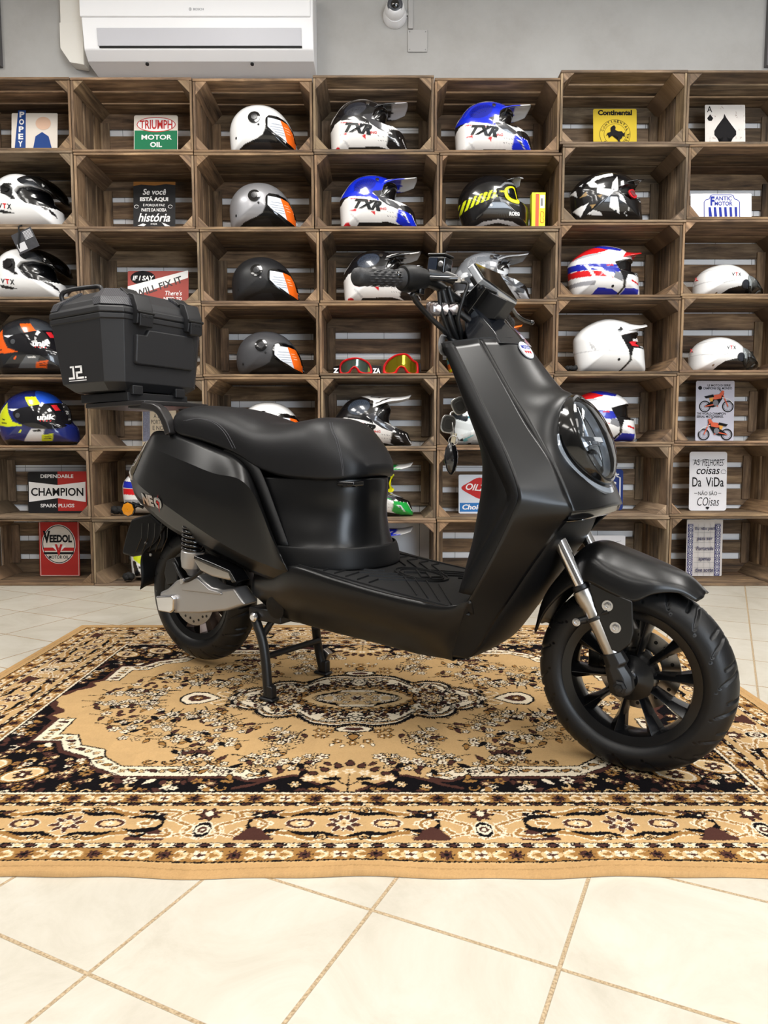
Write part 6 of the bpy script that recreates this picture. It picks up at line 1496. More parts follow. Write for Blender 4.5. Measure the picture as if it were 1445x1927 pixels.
mb = MB(); quadbox(mb, [QA, QB, QC, QD], -.014, -.032, .3); mb.build('display_back_box', metblk, ds_, bevel=.005)
# neck and steering cover
rows = []
for z, xa, xb, w_ in ((.935, .575, .70, .085), (.965, .56, .675, .075), (1.0, .55, .64, .062), (1.04, .54, .60, .05), (1.065, .54, .575, .04)):
    rows.append([Vector((xa, -w_ * .7, z)), Vector((xa + .02, -w_, z)), Vector((xb - .03, -w_ * .9, z)), Vector((xb, -w_ * .3, z)), Vector((xb, w_ * .3, z)), Vector((xb - .03, w_ * .9, z)), Vector((xa + .02, w_, z)), Vector((xa, w_ * .7, z))])
mb = MB(); grid_mb(mb, rows, closed=True, cap=True); mb.build('steering_cover', mat('blue_black_gloss', (17, 19, 24), .16, coat=.6), bike, bevel=.008, smooth=30)
mb = MB(); tube_mb(mb, [Vector((.60, 0, .93)), Vector((.545, 0, 1.05))], .024, 20); mb.build('steering_stem', metblk, bike, smooth=40)
def plates(px, t, th, m, name, par):
    P = [bk(a, b, t) for a, b in px]; mb = MB(); mb.prism([(p.x, p.z) for p in P], 1, t, t + th); return mb.build(name, m, par, bevel=.002)
plates([(862, 572), (902, 528), (915, 542), (880, 590)], -.07, .06, gblk, 'display_bracket', hb_)
plates([(885, 585), (912, 545), (955, 566), (930, 600), (905, 600)], -.045, .05, metblk, 'bracket_plate', hb_)
# indicators
def indicator(A, B, rad, stalk):
    r_ = bpy.data.objects.new('turn_signal', None); col.objects.link(r_); r_.parent = bike
    ax = (B - A).normalized(); L = (B - A).length; mb = MB()
    rws = []
    for u, k in ((0, .55), (.05, .85), (.14, 1), (.5, 1), (.95, .98), (1, .92)):
        p = A.lerp(B, u); rws.append([p + Vector((math.copysign(abs(math.cos(q)) ** .5, math.cos(q)) * rad * .7 * k, 0, math.copysign(abs(math.sin(q)) ** .5, math.sin(q)) * rad * k)) for q in [2 * math.pi * j / 16 for j in range(16)]])
    grid_mb(mb, rws, closed=True, cap=True); mb.build('signal_lens', thin_glass('signal_lens', (236, 232, 232), 1.6, .95), r_, smooth=50)
    mb = MB(); tube_mb(mb, [A.lerp(B, .12), A.lerp(B, .34), A.lerp(B, .36), A.lerp(B, .6), A.lerp(B, .62), A.lerp(B, .96)], [rad * .5, rad * .85, rad * .5, rad * .85, rad * .5, rad * .85], 12); mb.build('signal_reflector', mat('signal_reflector', (215, 208, 206), .3, metal=.5), r_, smooth=40)
    mb = MB(); tube_mb(mb, [B - ax * .002, stalk], .008, 12); mb.build('signal_stalk', metblk, r_, smooth=40)
indicator(bk(806, 580, -.15), bk(858, 583, -.085), .0165, Vector((.585, -.05, .99)))
indicator(bk(944, 612, .15), bk(932, 607, .10), .0165, Vector((.60, .05, .99)))
# cables
def cable(name, P, r=.0045): mb = MB(); tube_mb(mb, smooth_path(P, 8), r, 10); return mb.build(name, metblk, bike, smooth=180)
cable('throttle_cable', [bk(775, 553, -.22), bk(785, 570, -.2), bk(808, 596, -.16), bk(835, 622, -.12), bk(850, 640, -.09), Vector((.60, -.06, .93))], .006)
cable('brake_hose', [bk(865, 530, -.1), bk(880, 535, -.09), bk(872, 560, -.1), bk(862, 600, -.1), bk(868, 640, -.07)], .004)
cable('wiring_loom', [bk(832, 545, -.12), bk(838, 570, -.11), bk(846, 600, -.1), bk(856, 628, -.08), bk(866, 645, -.06)], .009)
cable('wiring_loom', [bk(842, 540, -.1), bk(852, 575, -.09), bk(862, 610, -.08), bk(872, 642, -.05)], .007)
cable('wiring_loom', [bk(826, 548, -.13), bk(829, 580, -.13), bk(838, 610, -.11), bk(848, 636, -.09)], .005)
mb = MB(); rws = []
for k in range(9):
    a = R(-80 + 160 * k / 8); rws.append([bk(838 - 9 * math.cos(a), 650 + 20 * math.sin(a), -.12) + Vector((0, y_, 0)) for y_ in (-.012, .012)])
shell('key_light_cover', rws, mat('smoked_trim', (120, 118, 116), .2), th=.002)
# NEO badge on the tail
m_neo = mat('brushed_badge_metal', (186, 182, 180), .25, metal=.8)
p0 = hit(stree, 288, 946, 0); q0 = hit(stree, 270, 936, 0); q1 = hit(stree, 306, 952, 0)
def neo(tx, a_, b_, m, nm, sh=.15):
    o_ = hit(stree, (a_[0] + b_[0]) / 2, (a_[1] + b_[1]) / 2, 0); L = (hit(stree, *b_, 0) - hit(stree, *a_, 0)); dx, dz = L.x, L.z; ln = math.hypot(dx, dz); ux, uz = dx / ln, dz / ln
    h_ = .036; mb = MB()
    for off in (.0026,):
        text_mb(mb, tx, lambda x, z: on(stree, o_.x + x * ux + z * .05, o_.z + x * uz + z, off), 0, 0, ln, h_, bold=.06, shear=sh)
    return mb.build(nm, m, bike)
neo('NE', (271, 948), (291, 954), m_neo, 'side_badge'); neo('O', (293, 955), (307, 959), m_neo, 'side_badge')
o_ = hit(stree, 299, 948, 0); mb = MB(); mb.add([on(stree, o_.x + a, o_.z + b, .0035) for a, b in ((.010, .03), (-.012, .002), (-.001, .002), (-.010, -.03), (.012, .006), (.001, .006))], [(0, 1, 2, 5), (2, 3, 4, 5)]); mb.build('badge_bolt', ir, bike)
# belly details
mb = MB(); lathe_mb(mb, [(.030, 0), (.031, .004), (.024, .006), (.001, .006)], bk(519, 1143, -.155), (0, -1, -.2), 28, caps=False); mb.build('pivot_cover', trimm, bike, smooth=40)
# ---------------------------------------------------------------- top case on the rack
case = empty('top_case', 'black hard top case with white logo, mounted on the rack behind the seat', 'top case', (BOX, BOY, .031), -BTH)
cm = mat('black_case_plastic', (33, 33, 35), .46, bump=.1, bscale=700)
cm2 = mat('dark_case_plastic', (26, 26, 28), .4)
def ringc(x0, x1, w_, ch, z, dx=0):
    return [Vector(p + (z,)) for p in ((x0 + ch, -w_), (x1 - ch, -w_), (x1, -w_ + ch), (x1, w_ - ch), (x1 - ch, w_), (x0 + ch, w_), (x0, w_ - ch), (x0, -w_ + ch))]
CX0, CX1, CW = -.925, -.558, .20
def loft(name, rings, m, par, bevel_=.004): mb = MB(); grid_mb(mb, rings, closed=True, cap=True); return mb.build(name, m, par, bevel=bevel_, smooth=20)
base = loft('case_base', [ringc(CX0 + .06, CX1 - .05, CW - .05, .04, .855), ringc(CX0 + .035, CX1 - .022, CW - .018, .045, .880), ringc(CX0 + .004, CX1 - .004, CW - .002, .05, 1.07), ringc(CX0, CX1, CW + .002, .05, 1.071), ringc(CX0, CX1, CW + .002, .05, 1.086)], cm, case)
lid = loft('case_lid', [ringc(CX0 - .002, CX1 + .002, CW + .004, .052, 1.089), ringc(CX0, CX1, CW + .003, .052, 1.108), ringc(CX0 + .01, CX1 - .008, CW - .006, .05, 1.112), ringc(CX0 + .018, CX1 - .016, CW - .014, .05, 1.134), ringc(CX0 + .075, CX1 - .07, CW - .07, .045, 1.172), ringc(CX0 + .09, CX1 - .085, CW - .085, .04, 1.174)], cm, case)
mb = MB(); grid_mb(mb, [ringc(CX0 + .004, CX1 - .004, CW - .001, .052, 1.0855), ringc(CX0 + .004, CX1 - .004, CW - .001, .052, 1.0895)], closed=True); mb.build('lid_seal', MATS['black_plastic'], case)
# carbon look corner caps
cb = bpy.data.materials.new('carbon_pattern'); cb.use_nodes = True; nt = cb.node_tree; b = nt.nodes['Principled BSDF']
tc = N(nt, 'ShaderNodeTexCoord'); wv = N(nt, 'ShaderNodeTexWave', wave_type='BANDS', bands_direction='DIAGONAL'); wv.inputs['Scale'].default_value = 70; nt.links.new(tc.outputs['Object'], wv.inputs['Vector'])
nt.links.new(ramp(nt, wv.outputs['Fac'], [(.3, srgb(40, 40, 43)), (.7, srgb(74, 74, 78))]), b.inputs['Base Color']); b.inputs['Roughness'].default_value = .35
def lid_pt(x, y, z): return Vector((x, y, z))
for sx, xe in ((1, CX1), (-1, CX0)):
    for sy in (-1, 1):
        k = .0025
        def pp(dx, dy, z): return Vector((xe - sx * dx, sy * (CW - dy), z))
        mb = MB()
        a = [pp(-.001 + .007, .05 + .002, 1.113), pp(.05, .005, 1.113), pp(.085, .005, 1.113)]; b_ = [pp(.014, .056, 1.136), pp(.058, .012, 1.136), pp(.10, .012, 1.136)]; c_ = [pp(.07, .104, 1.1755), pp(.11, .068, 1.1755), pp(.13, .068, 1.1755)]
        d_ = [pp(.005, .085, 1.113), pp(.012, .10, 1.136), pp(.068, .125, 1.1755)]
        rws = [[d_[i], (a, b_, c_)[i][0], (a, b_, c_)[i][1], (a, b_, c_)[i][2]] for i in range(3)]
        grid_mb(mb, rws); me = mb.mesh(); o = link('carbon_corner', me, cb, case)
        md = o.modifiers.new('s', 'SOLIDIFY'); md.thickness = .006; md.offset = 0
# raised panel on the front face
xf = CX1 - .004
def fx(z): return CX1 - .004 - (1.07 - z) * .094
mb = MB(); P = [(-.112, 1.030), (-.075, 1.030), (-.066, 1.048), (.168 - .05, 1.048), (.128, 1.02), (.128, .945), (.122, .934), (-.104, .934), (-.112, .942)]
vs0 = [Vector((fx(z) - .004, y, z)) for y, z in P]; vs1 = [Vector((fx(z) + .014, y * .97, .992 + (z - .992) * .96)) for y, z in P]; n = len(P)
mb.add(vs0 + vs1, [tuple(range(n)), tuple(range(n, 2 * n))] + [(i, (i + 1) % n, n + (i + 1) % n, n + i) for i in range(n)]); mb.build('raised_front_panel', cm, case, bevel=.005, bseg=3)
mb = MB()
for sy in (-1, 1):
    pass
# latches
for y in (-.088, .112):
    mb = MB()
    mb.prism([(CX1 - .004, 1.06), (CX1 + .018, 1.058), (CX1 + .024, 1.085), (CX1 + .020, 1.112), (CX1 + .004, 1.150), (CX1 - .022, 1.158), (CX1 - .012, 1.112)], 1, y - .030, y + .030)
    la = mb.build('latch', cm2, case, bevel=.003)
    mb = MB(); mb.prism([(CX1 + .018, 1.048), (CX1 + .027, 1.052), (CX1 + .029, 1.088), (CX1 + .022, 1.092)], 1, y - .024, y + .024); mb.build('latch_lever', cm2, la, bevel=.002)
    mb = MB(); tube_mb(mb, [Vector((CX1 + .024, y - .031, 1.094)), Vector((CX1 + .024, y + .031, 1.094))], .005, 10); mb.build('hinge_pin', metblk, la, smooth=40)
    mb = MB()
    for k in (-1, 0, 1): mb.box(CX1 + .0275, CX1 + .0300, y + k * .014 - .004, y + k * .014 + .004, 1.079, 1.083)
    mb.build('latch_slots', MATS['black_plastic'], la)
    mb = MB(); mb.box(-.022, .022, -.026, .026, -.003, .004, M=Matrix.Translation((CX1 - .048, y, 1.163)) @ Matrix.Rotation(R(35), 4, 'Y')); mb.build('latch_recess', MATS['black_plastic'], la, bevel=.002)
# carrying handle on the right rear of the lid
mb = MB(); tube_mb(mb, smooth_path([(CX0 + .03, -.135, 1.15), (CX0 + .025, -.14, 1.18), (CX0 + .05, -.13, 1.196), (CX0 + .14, -.10, 1.202), (CX0 + .175, -.095, 1.196), (CX0 + .185, -.09, 1.165)], 6), .0075, 12); mb.build('carry_handle', cm2, case, smooth=180)
# logo on the side
mb = MB(); yt = lambda z: -(CW - .002 - (1.07 - z) * .081) - .0025
f = lambda x, z: Vector((x, yt(z), z))
def box2(x0, x1, z0, z1): mb.add([f(x0, z0), f(x1, z0), f(x1, z1), f(x0, z1)], [(0, 1, 2, 3)])
LX, LZ = bk(136, 718, -.175).x, bk(150, 716, -.175).z - .031; k = .062
for a in ((.30, .42, .2, 1), (.15, .42, .88, 1), (0, .42, .08, .22), (.5, .95, .86, 1), (.82, .95, .5, 1), (.5, .95, .46, .6), (.5, .63, .08, .6), (.5, 1.02, .08, .22), (1.08, 1.18, .08, .2), (0, 1.18, -.06, -.01)): box2(LX + a[0] * k * 1.3, LX + a[1] * k * 1.3, LZ + a[2] * k * .72, LZ + a[3] * k * .72)
mb.build('white_logo', wht, case)
# base ribs and clips
mb = MB()
for s in (-.70, -.62): mb.box(s - .012, s + .012, -.03, .03, .838, .858)
for y in (-.09, .08):
    mb = MB(); mb.box(CX1 - .062, CX1 - .022, y - .02, y + .02, .842, .872); mb.build('base_clip', cm2, case, bevel=.003)
mb = MB(); mb.prism([(CX1 - .035, -.12), (CX0 + .09, -.125), (CX0 + .05, 0), (CX0 + .09, .125), (CX1 - .035, .12)], 2, .822, .850); mb.build('mounting_plate', cm2, case, bevel=.002)
# ---------------------------------------------------------------- keys hanging from the ignition
W_ = lambda p: Vector((BOX + p.x * BFX + p.y * BLX, BOY + p.x * BFY + p.y * BLY, p.z))
kp = bk(866, 766, -.03); kr = empty('key_ring', 'key fobs and plastic-wrapped pouch hanging from the scooter ignition', 'keys', (BOX, BOY, 0), -BTH)
silv = mat('silver_key_rim', (206, 206, 204), .25, metal=.8); fobm = mat('grey_rubber_fob', (58, 58, 56), .5)
def fob(px, py, w_, h_, t, rot):
    c = bk(px, py, t); Mx = Matrix.Translation(c) @ Matrix.Rotation(R(35), 4, 'Z') @ Matrix.Rotation(R(rot), 4, 'Y')
    for nm, k, y0, y1, m in (('fob_rim', 1, -.005, .005, silv), ('fob_pad', .86, -.007, .007, fobm), ('fob_button', .55, -.0078, .0078, mat('dark_fob_button', (46, 46, 45), .5))):
        mb = MB(); P = [(math.copysign(abs(math.cos(a)) ** .6, math.cos(a)) * w_ * k, math.copysign(abs(math.sin(a)) ** .75, math.sin(a)) * h_ * k) for a in [2 * math.pi * i / 24 for i in range(24)]]
        mb.prism(P, 1, y0, y1); mb.v = [tuple(Mx @ Vector(v)) for v in mb.v]; mb.build(nm, m, kr, bevel=.0012)
fob(864, 764, .018, .021, -.03, -25); fob(843, 798, .0175, .022, -.05, 8)
mb = MB(); tube_mb(mb, smooth_path([bk(858, 772, -.03), bk(848, 778, -.04), bk(850, 786, -.045), bk(852, 800, -.05), bk(856, 822, -.05)], 4), .0022, 8); mb.build('key_chain', silv, kr, smooth=60)
mb = MB(); c = bk(853, 829, -.05); Mx = Matrix.Translation(c) @ Matrix.Rotation(R(14), 4, 'Y'); mb.box(-.006, .006, -.0015, .0015, -.02, .018, M=Mx); mb.build('key_blade', mat('pale_key_tag', (214, 206, 184), .4), kr, bevel=.001)
mb = MB(); tube_mb(mb, [bk(853, 829, -.055) + Vector((.013 * math.cos(a), 0, .011 * math.sin(a))) for a in [2 * math.pi * i / 16 for i in range(16)]], .0012, 6, closed=True); mb.build('split_ring', silv, kr, smooth=180)
mb = MB(); c0 = bk(849, 833, -.05); c1 = bk(849, 893, -.05); rws = []; random.seed(5)
for k in range(15):
    u = k / 14; rad = .026 * math.sin(math.pi * min(1, u * .92 + .06)) ** .6; p = c0.lerp(c1, u); rws.append([p + Vector((rad * (.62 + .1 * random.random()) * math.cos(a), rad * (.5 + .12 * random.random()) * math.sin(a), 0)) for a in [2 * math.pi * i / 14 for i in range(14)]])
grid_mb(mb, rws, closed=True, cap=True); mb.build('wrapped_pouch', mat('crinkled_dark_plastic', (28, 29, 32), .12, coat=1, bump=.8, bscale=60), kr, smooth=50)
# ---------------------------------------------------------------- the patterned rug
def make_rug():
    CXR, CYR, HU, HV = -.075, 1.945, 1.127, .836
    g = .002; rng = np.random.RandomState(11)
    TAN, BLKC, CRM, BRN, GLD, LTN = 0, 1, 2, 3, 4, 5
    class Can:
        def __init__(s, w, h, base): s.w, s.h = w, h; s.nx, s.ny = int(w / g) + 1, int(h / g) + 1; s.a = np.full((s.nx, s.ny), base, np.uint8)
        def win(s, x0, x1, y0, y1):
            i0, i1 = max(0, int(x0 / g)), min(s.nx, int(x1 / g) + 2); j0, j1 = max(0, int(y0 / g)), min(s.ny, int(y1 / g) + 2)
            if i1 <= i0 or j1 <= j0: return None
            X, Y = np.meshgrid(np.arange(i0, i1) * g, np.arange(j0, j1) * g, indexing='ij'); return (slice(i0, i1), slice(j0, j1)), X, Y
        def put(s, w, m, c, only=None):
            t = s.a[w[0]]
            if only is not None: m = m & np.isin(t, only)
            t[m] = c
        def ell(s, x, y, rx, ry, c, rot=0, only=None):
            R_ = max(rx, ry); w = s.win(x - R_, x + R_, y - R_, y + R_)
            if w is None: return
            dx, dy = w[1] - x, w[2] - y; a, b = math.cos(rot), math.sin(rot); p, q = dx * a + dy * b, -dx * b + dy * a
            s.put(w, (p / rx) ** 2 + (q / ry) ** 2 <= 1, c, only)
        def flower(s, x, y, r, n=6, col=CRM, edge=BLKC, cen=BRN, rot=0, ew=.003):
            w = s.win(x - r - .006, x + r + .006, y - r - .006, y + r + .006)
            if w is None: return
            dx, dy = w[1] - x, w[2] - y; d = np.hypot(dx, dy); th = np.arctan2(dy, dx); rr = r * (.78 + .22 * np.cos(n * (th + rot)))
            if edge is not None: s.put(w, d <= rr + ew, edge)
            s.put(w, d <= rr, col)
            if r > .011: s.put(w, (d <= rr * .9) & (np.cos(n * (th + rot)) < -.72) & (d > r * .3), edge if edge is not None else cen)
            s.put(w, d <= r * .3, cen)
            if r > .018: s.put(w, d <= r * .14, CRM)
        def poly(s, P, c, only=None):
            P = np.array(P); w = s.win(P[:, 0].min(), P[:, 0].max(), P[:, 1].min(), P[:, 1].max())
            if w is not None: s.put(w, inside(P, w[1], w[2]), c, only)
        def stroke(s, P, wd, c, taper=False, only=None):
            n = len(P)
            for i, p in enumerate(P):
                r = wd / 2 * ((1 - abs(2 * i / (n - 1) - 1) ** 2) * .8 + .2 if taper else 1); s.ell(p[0], p[1], max(r, g * .7), max(r, g * .7), c, only=only)
        def curve(s, P, wd, c, taper=False, only=None, n=14):
            s.stroke([(v.x, v.y) for v in smooth_path([(a, b, 0) for a, b in P], n)], wd, c, taper, only)
        def leaf(s, x, y, a, l, w_, c, edge=BLKC):
            P = []
            for k in range(17):
                t = 2 * math.pi * k / 16; u = math.cos(t); v = math.sin(t) * (1 - .5 * u); P.append((x + (u + 1) / 2 * l * math.cos(a) - v * w_ * math.sin(a), y + (u + 1) / 2 * l * math.sin(a) + v * w_ * math.cos(a)))
            if edge is not None:
                c_ = (x + l / 2 * math.cos(a), y + l / 2 * math.sin(a)); s.poly([(c_[0] + (p[0] - c_[0]) * 1.35, c_[1] + (p[1] - c_[1]) * 1.5) for p in P], edge)
            s.poly(P, c)
        def scroll(s, x, y, r, a0, turn, c, wd, edge=None):
            P = [(x + r * (1 - .72 * k / 26) * math.cos(a0 + turn * 4.6 * k / 26), y + r * (1 - .72 * k / 26) * math.sin(a0 + turn * 4.6 * k / 26)) for k in range(27)]
            if edge is not None: s.stroke(P, wd + .005, edge)
            s.stroke(P, wd, c, True)
        def spray(s, x, y, a, l, n=5, white=.4):
            P = [(x, y)]; aa = a
            for k in range(n):
                aa += rng.uniform(-.5, .5); q = P[-1]; P.append((q[0] + l / n * math.cos(aa), q[1] + l / n * math.sin(aa)))
            s.curve(P, .0042, BLKC, n=8)
            for k, p in enumerate(P[1:]):
                for sg in (-1, 1):
                    b = a + sg * rng.uniform(.6, 1.3); d = rng.uniform(.014, .026)
                    q = (p[0] + d * math.cos(b), p[1] + d * math.sin(b)); s.stroke([(p[0] + (q[0] - p[0]) * t, p[1] + (q[1] - p[1]) * t) for t in (0, .25, .5, .75, 1)], .003, BLKC)
                    if rng.rand() < white: s.flower(q[0], q[1], rng.uniform(.009, .015), rng.choice([5, 6]), rng.choice([CRM, CRM, LTN]), BLKC, BRN)
                    else: s.leaf(q[0], q[1], b + rng.uniform(-.5, .5), rng.uniform(.018, .028), .0055, rng.choice([BRN, GLD, BLKC, BRN]))
    # ---- border strip: x along, y = distance from the outer edge
    L = HU + .02; S = Can(L, .29, TAN)
    def band(y0, y1, c): S.poly([(-.01, y0), (L + .01, y0), (L + .01, y1), (-.01, y1)], c)
    band(0, .037, TAN)
    for y0, y1 in ((.037, .081), (.239, .277)):
        band(y0, y1, GLD); band(y0 + .001, y0 + .004, BLKC); ym = (y0 + y1) / 2; k = 0; x = 0
        while x < L:
            if k % 2 == 0:
                S.flower(x, ym, .0155, 4, CRM, None, BRN, math.pi / 4); S.ell(x, ym, .010, .003, BRN); S.ell(x - .014, ym, .004, .008, LTN); S.ell(x + .014, ym, .004, .008, LTN)
            else: S.flower(x, ym, .0135, 8, BRN, BLKC, BLKC, 0, .002)
            for sg in (-1, 1):
                S.ell(x + .030, ym + sg * .008, .012, .0055, LTN, sg * .5); S.curve([(x + .022, ym + sg * .002), (x + .032, ym + sg * .012), (x + .042, ym + sg * .008)], .0025, CRM); S.ell(x + .026, ym + sg * .011, .0035, .002, BLKC)
            x += .0605; k += 1
    for y0, y1 in ((.081, .097), (.229, .240)):
        band(y0, y1, CRM); band(y0, y0 + .0025, BLKC); band(y1 - .0025, y1, BLKC); x = .02
        while x < L:
            S.ell(x, (y0 + y1) / 2, .014, (y1 - y0) * .36, BLKC); S.ell(x, (y0 + y1) / 2, .010, (y1 - y0) * .2, BRN); S.ell(x + .022, (y0 + y1) / 2, .006, (y1 - y0) * .3, LTN); x += .044
    band(.277, .284, CRM); band(.276, .278, BRN); band(.284, .29, BLKC)
    ym, P_ = .163, .515
    def cart(x):
        for sg in (-1, 1):
            for sy in (-1, 1):
                f = lambda p: (x + sg * p[0], ym + sy * p[1])
                for P, w_, c, e in (([(.0, .050), (.03, .044), (.06, .052), (.095, .036), (.13, .030)], .012, GLD, CRM), ([(.13, .030), (.165, .045), (.20, .040), (.19, .022)], .008, GLD, CRM)):
                    S.curve([f(p) for p in P], w_ + .006, e); S.curve([f(p) for p in P], w_, c)
                for P, w_ in (([(.005, .046), (.035, .034), (.07, .036), (.10, .026)], .009), ([(.11, .020), (.14, .026), (.17, .018), (.178, .0)], .010), ([(.125, .038), (.145, .044), (.158, .034)], .006)):
                    S.curve([f(p) for p in P], w_ * 1.45, BLKC, True)
                S.scroll(*f((.036, .048)), .011, 0, 1, LTN, .004, BLKC)
            S.flower(x + sg * .080, ym, .026, 2, BRN, CRM, LTN, 0, .0025); S.ell(x + sg * .080, ym, .026, .016, BRN); S.ell(x + sg * .080, ym, .019, .011, LTN); S.flower(x + sg * .08, ym, .009, 4, CRM, None, BLKC)
            S.ell(x + sg * .145, ym, .016, .010, CRM); S.ell(x + sg * .145, ym, .012, .006, GLD)
        S.flower(x, ym, .032, 8, BRN, CRM, BRN, .2, .0025); S.flower(x, ym, .012, 4, LTN, CRM, GLD)
    def mid(x):
        for sg in (-1, 1):
            f = lambda p: (x + sg * p[0], ym + p[1])
            for P, w_ in (([(0, -.05), (.03, -.035), (.025, -.01), (.055, .01), (.05, .035), (.02, .045)], .007), ([(.055, .01), (.085, .02), (.115, .0), (.10, -.03)], .007), ([(.03, -.035), (.06, -.045)], .005)):
                S.curve([f(p) for p in P], w_ + .006, CRM); S.curve([f(p) for p in P], w_, GLD)
            S.flower(*f((.075, -.028)), .0, 5, CRM)
            S.poly([f(p) for p in ((.06, -.05), (.07, -.042), (.08, -.022), (.095, -.012), (.11, -.022), (.12, -.042), (.135, -.052), (.13, -.058), (.065, -.058))], BRN)
            S.flower(*f((.097, .030)), .014, 6, BLKC, BRN, CRM); S.curve([f(p) for p in ((.08, .042), (.097, .022), (.12, .040))], .005, BLKC); S.leaf(*f((.118, .036)), .5 if sg > 0 else math.pi - .5, .022, .004, BRN)
            S.curve([f(p) for p in ((.02, .0), (.04, -.02), (.03, -.05))], .003, CRM); S.ell(*f((.035, .048)), .008, .003, BLKC)
        S.flower(x, ym + .032, .022, 7, BRN, BLKC, CRM); S.ell(x, ym + .036, .007, .010, CRM); S.flower(x, ym - .022, .026, 2, BLKC, CRM, CRM, math.pi / 2); S.ell(x, ym - .022, .013, .016, CRM); S.ell(x, ym - .022, .009, .011, BRN); S.ell(x, ym - .022, .004, .004, CRM)
    x = 0
    while x < L + .2: cart(x); mid(x + P_ / 2); x += P_
    # ---- field quarter: x = distance from centre along the length, y = across
    Q = Can(HU, HV, TAN)
    INN = [(.723, .150), (.719, .253), (.672, .255), (.638, .317), (.573, .341), (.558, .381), (.502, .43), (.302, .432), (.234, .434), (.213, .456), (.167, .463)]
    OUT = [(.766, .152), (.764, .292), (.698, .293), (.669, .345), (.597, .383), (.56, .434), (.485, .478), (.292, .478), (.235, .478), (.209, .493), (.163, .478)]
    Q.poly([(.90, .60), (.90, .0), (.846, .0), (.836, .016), (.822, .03), (.812, .062), (.782, .085), (.772, .105), (.792, .13), (.766, .150)] + INN[1:-1] + [(.165, .470), (.17, .496), (.205, .52), (.24, .54), (.24, .60)], BRN)
    Q.poly([(.90, .60), (.90, .03), (.85, .035), (.832, .06), (.80, .10), (.806, .14), (.78, .165), (.775, .300)] + [(a + .006, b + .012) for a, b in OUT[2:-1]] + [(.18, .505), (.205, .528), (.24, .545), (.24, .60)], BLKC)
    # flowers filling the dark ground
    for k in range(620):
        x, y = rng.uniform(.18, .86), rng.uniform(.12, .56)
        i, j = int(x / g), int(y / g)
        if j >= Q.ny or i >= Q.nx or Q.a[i, j] != BLKC: continue
        c = rng.choice([CRM, LTN, BRN, GLD, GLD, BRN, BRN]); r = rng.uniform(.009, .017)
        t = rng.rand()
        if t < .6: Q.flower(x, y, r, rng.choice([5, 6, 8]), c, None if rng.rand() < .3 else BLKC, rng.choice([BRN, CRM, BLKC]) if c != BRN else LTN)
        elif t < .85: Q.leaf(x, y, rng.uniform(0, 6.28), rng.uniform(.02, .035), .007, c, None)
        else: Q.scroll(x, y, .016, rng.uniform(0, 6), rng.choice([-1, 1]), c, .005)
    for x, y in ((.80, .43), (.70, .47)): 
        Q.ell(x, y, .055, .038, BLKC, .5); Q.ell(x, y, .050, .033, GLD, .5); Q.ell(x, y, .042, .027, CRM, .5); Q.ell(x, y, .036, .022, LTN, .5); Q.flower(x, y, .018, 6, BRN, BLKC, CRM)
    # cream ribbon
    for k in range(len(INN) - 1): Q.poly([INN[k], INN[k + 1], OUT[k + 1], OUT[k]], CRM)
    for k in range(1, len(INN) - 1): Q.ell((INN[k][0] + OUT[k][0]) / 2, (INN[k][1] + OUT[k][1]) / 2, .020, .020, CRM)
    Q.stroke([(.723 + .043 * t, .151) for t in np.linspace(0, 1, 30)], .004, BLKC)
    Q.stroke([(a[0] + (b[0] - a[0]) * t, a[1] + (b[1] - a[1]) * t) for a, b in zip(INN[:-1], INN[1:]) for t in np.linspace(0, 1, 50)], .0045, BLKC)
    Q.stroke([(a[0] + (b[0] - a[0]) * t, a[1] + (b[1] - a[1]) * t) for a, b in zip(OUT[1:-1], OUT[2:]) for t in np.linspace(0, 1, 40)], .003, BLKC)
    midl = [((a[0] + b[0]) / 2, (a[1] + b[1]) / 2) for a, b in zip(INN, OUT)]
    for a, b in zip(midl[:-1], midl[1:]):
        n = max(1, int(math.hypot(b[0] - a[0], b[1] - a[1]) / .021))
        for k in range(n):
            x, y = a[0] + (b[0] - a[0]) * k / n, a[1] + (b[1] - a[1]) * k / n
            if k % 2: Q.leaf(x - .01, y, rng.uniform(-.5, .5), .022, .005, rng.choice([BRN, GLD]))
            else: Q.flower(x, y, .007, 5, LTN, BLKC, BRN)
    # arch slivers at the middle of the long side
    A_ = [(.24, .56), (.24, .530), (.20, .515), (.165, .492), (.112, .470), (.07, .505), (.02, .540), (.006, .556), (.006, .60), (.24, .60)]
    Q.poly(A_, BLKC); Q.curve([(.235, .532), (.20, .518), (.165, .495), (.112, .475), (.07, .508), (.02, .543)], .010, BRN)
    for x, y in ((.11, .515), (.16, .530), (.06, .540)): Q.flower(x, y, .014, 6, LTN, BLKC, CRM)
    for k in range(12): Q.leaf(rng.uniform(.03, .2), rng.uniform(.53, .56), rng.uniform(-.4, .4), .025, .005, rng.choice([BRN, GLD]), BLKC)
    # palmette over the gap
    Q.curve([(0, .55), (.0, .47)], .004, BLKC); Q.curve([(0, .52), (.02, .50), (.03, .47)], .004, BLKC)
    for x, y, a in ((0, .425, -1.57), (.022, .436, -1.2), (.048, .452, -.8), (.07, .468, -.4)): Q.leaf(x, y, a, .022, .007, BRN)
    for x, y in ((.0, .455), (.032, .462), (.055, .485), (.085, .488)): Q.flower(x, y, .013, 6, CRM, LTN, LTN)
    for x, y, a in ((.02, .49, 0), (.03, .51, .3)): Q.leaf(x, y, a, .03, .005, BLKC)
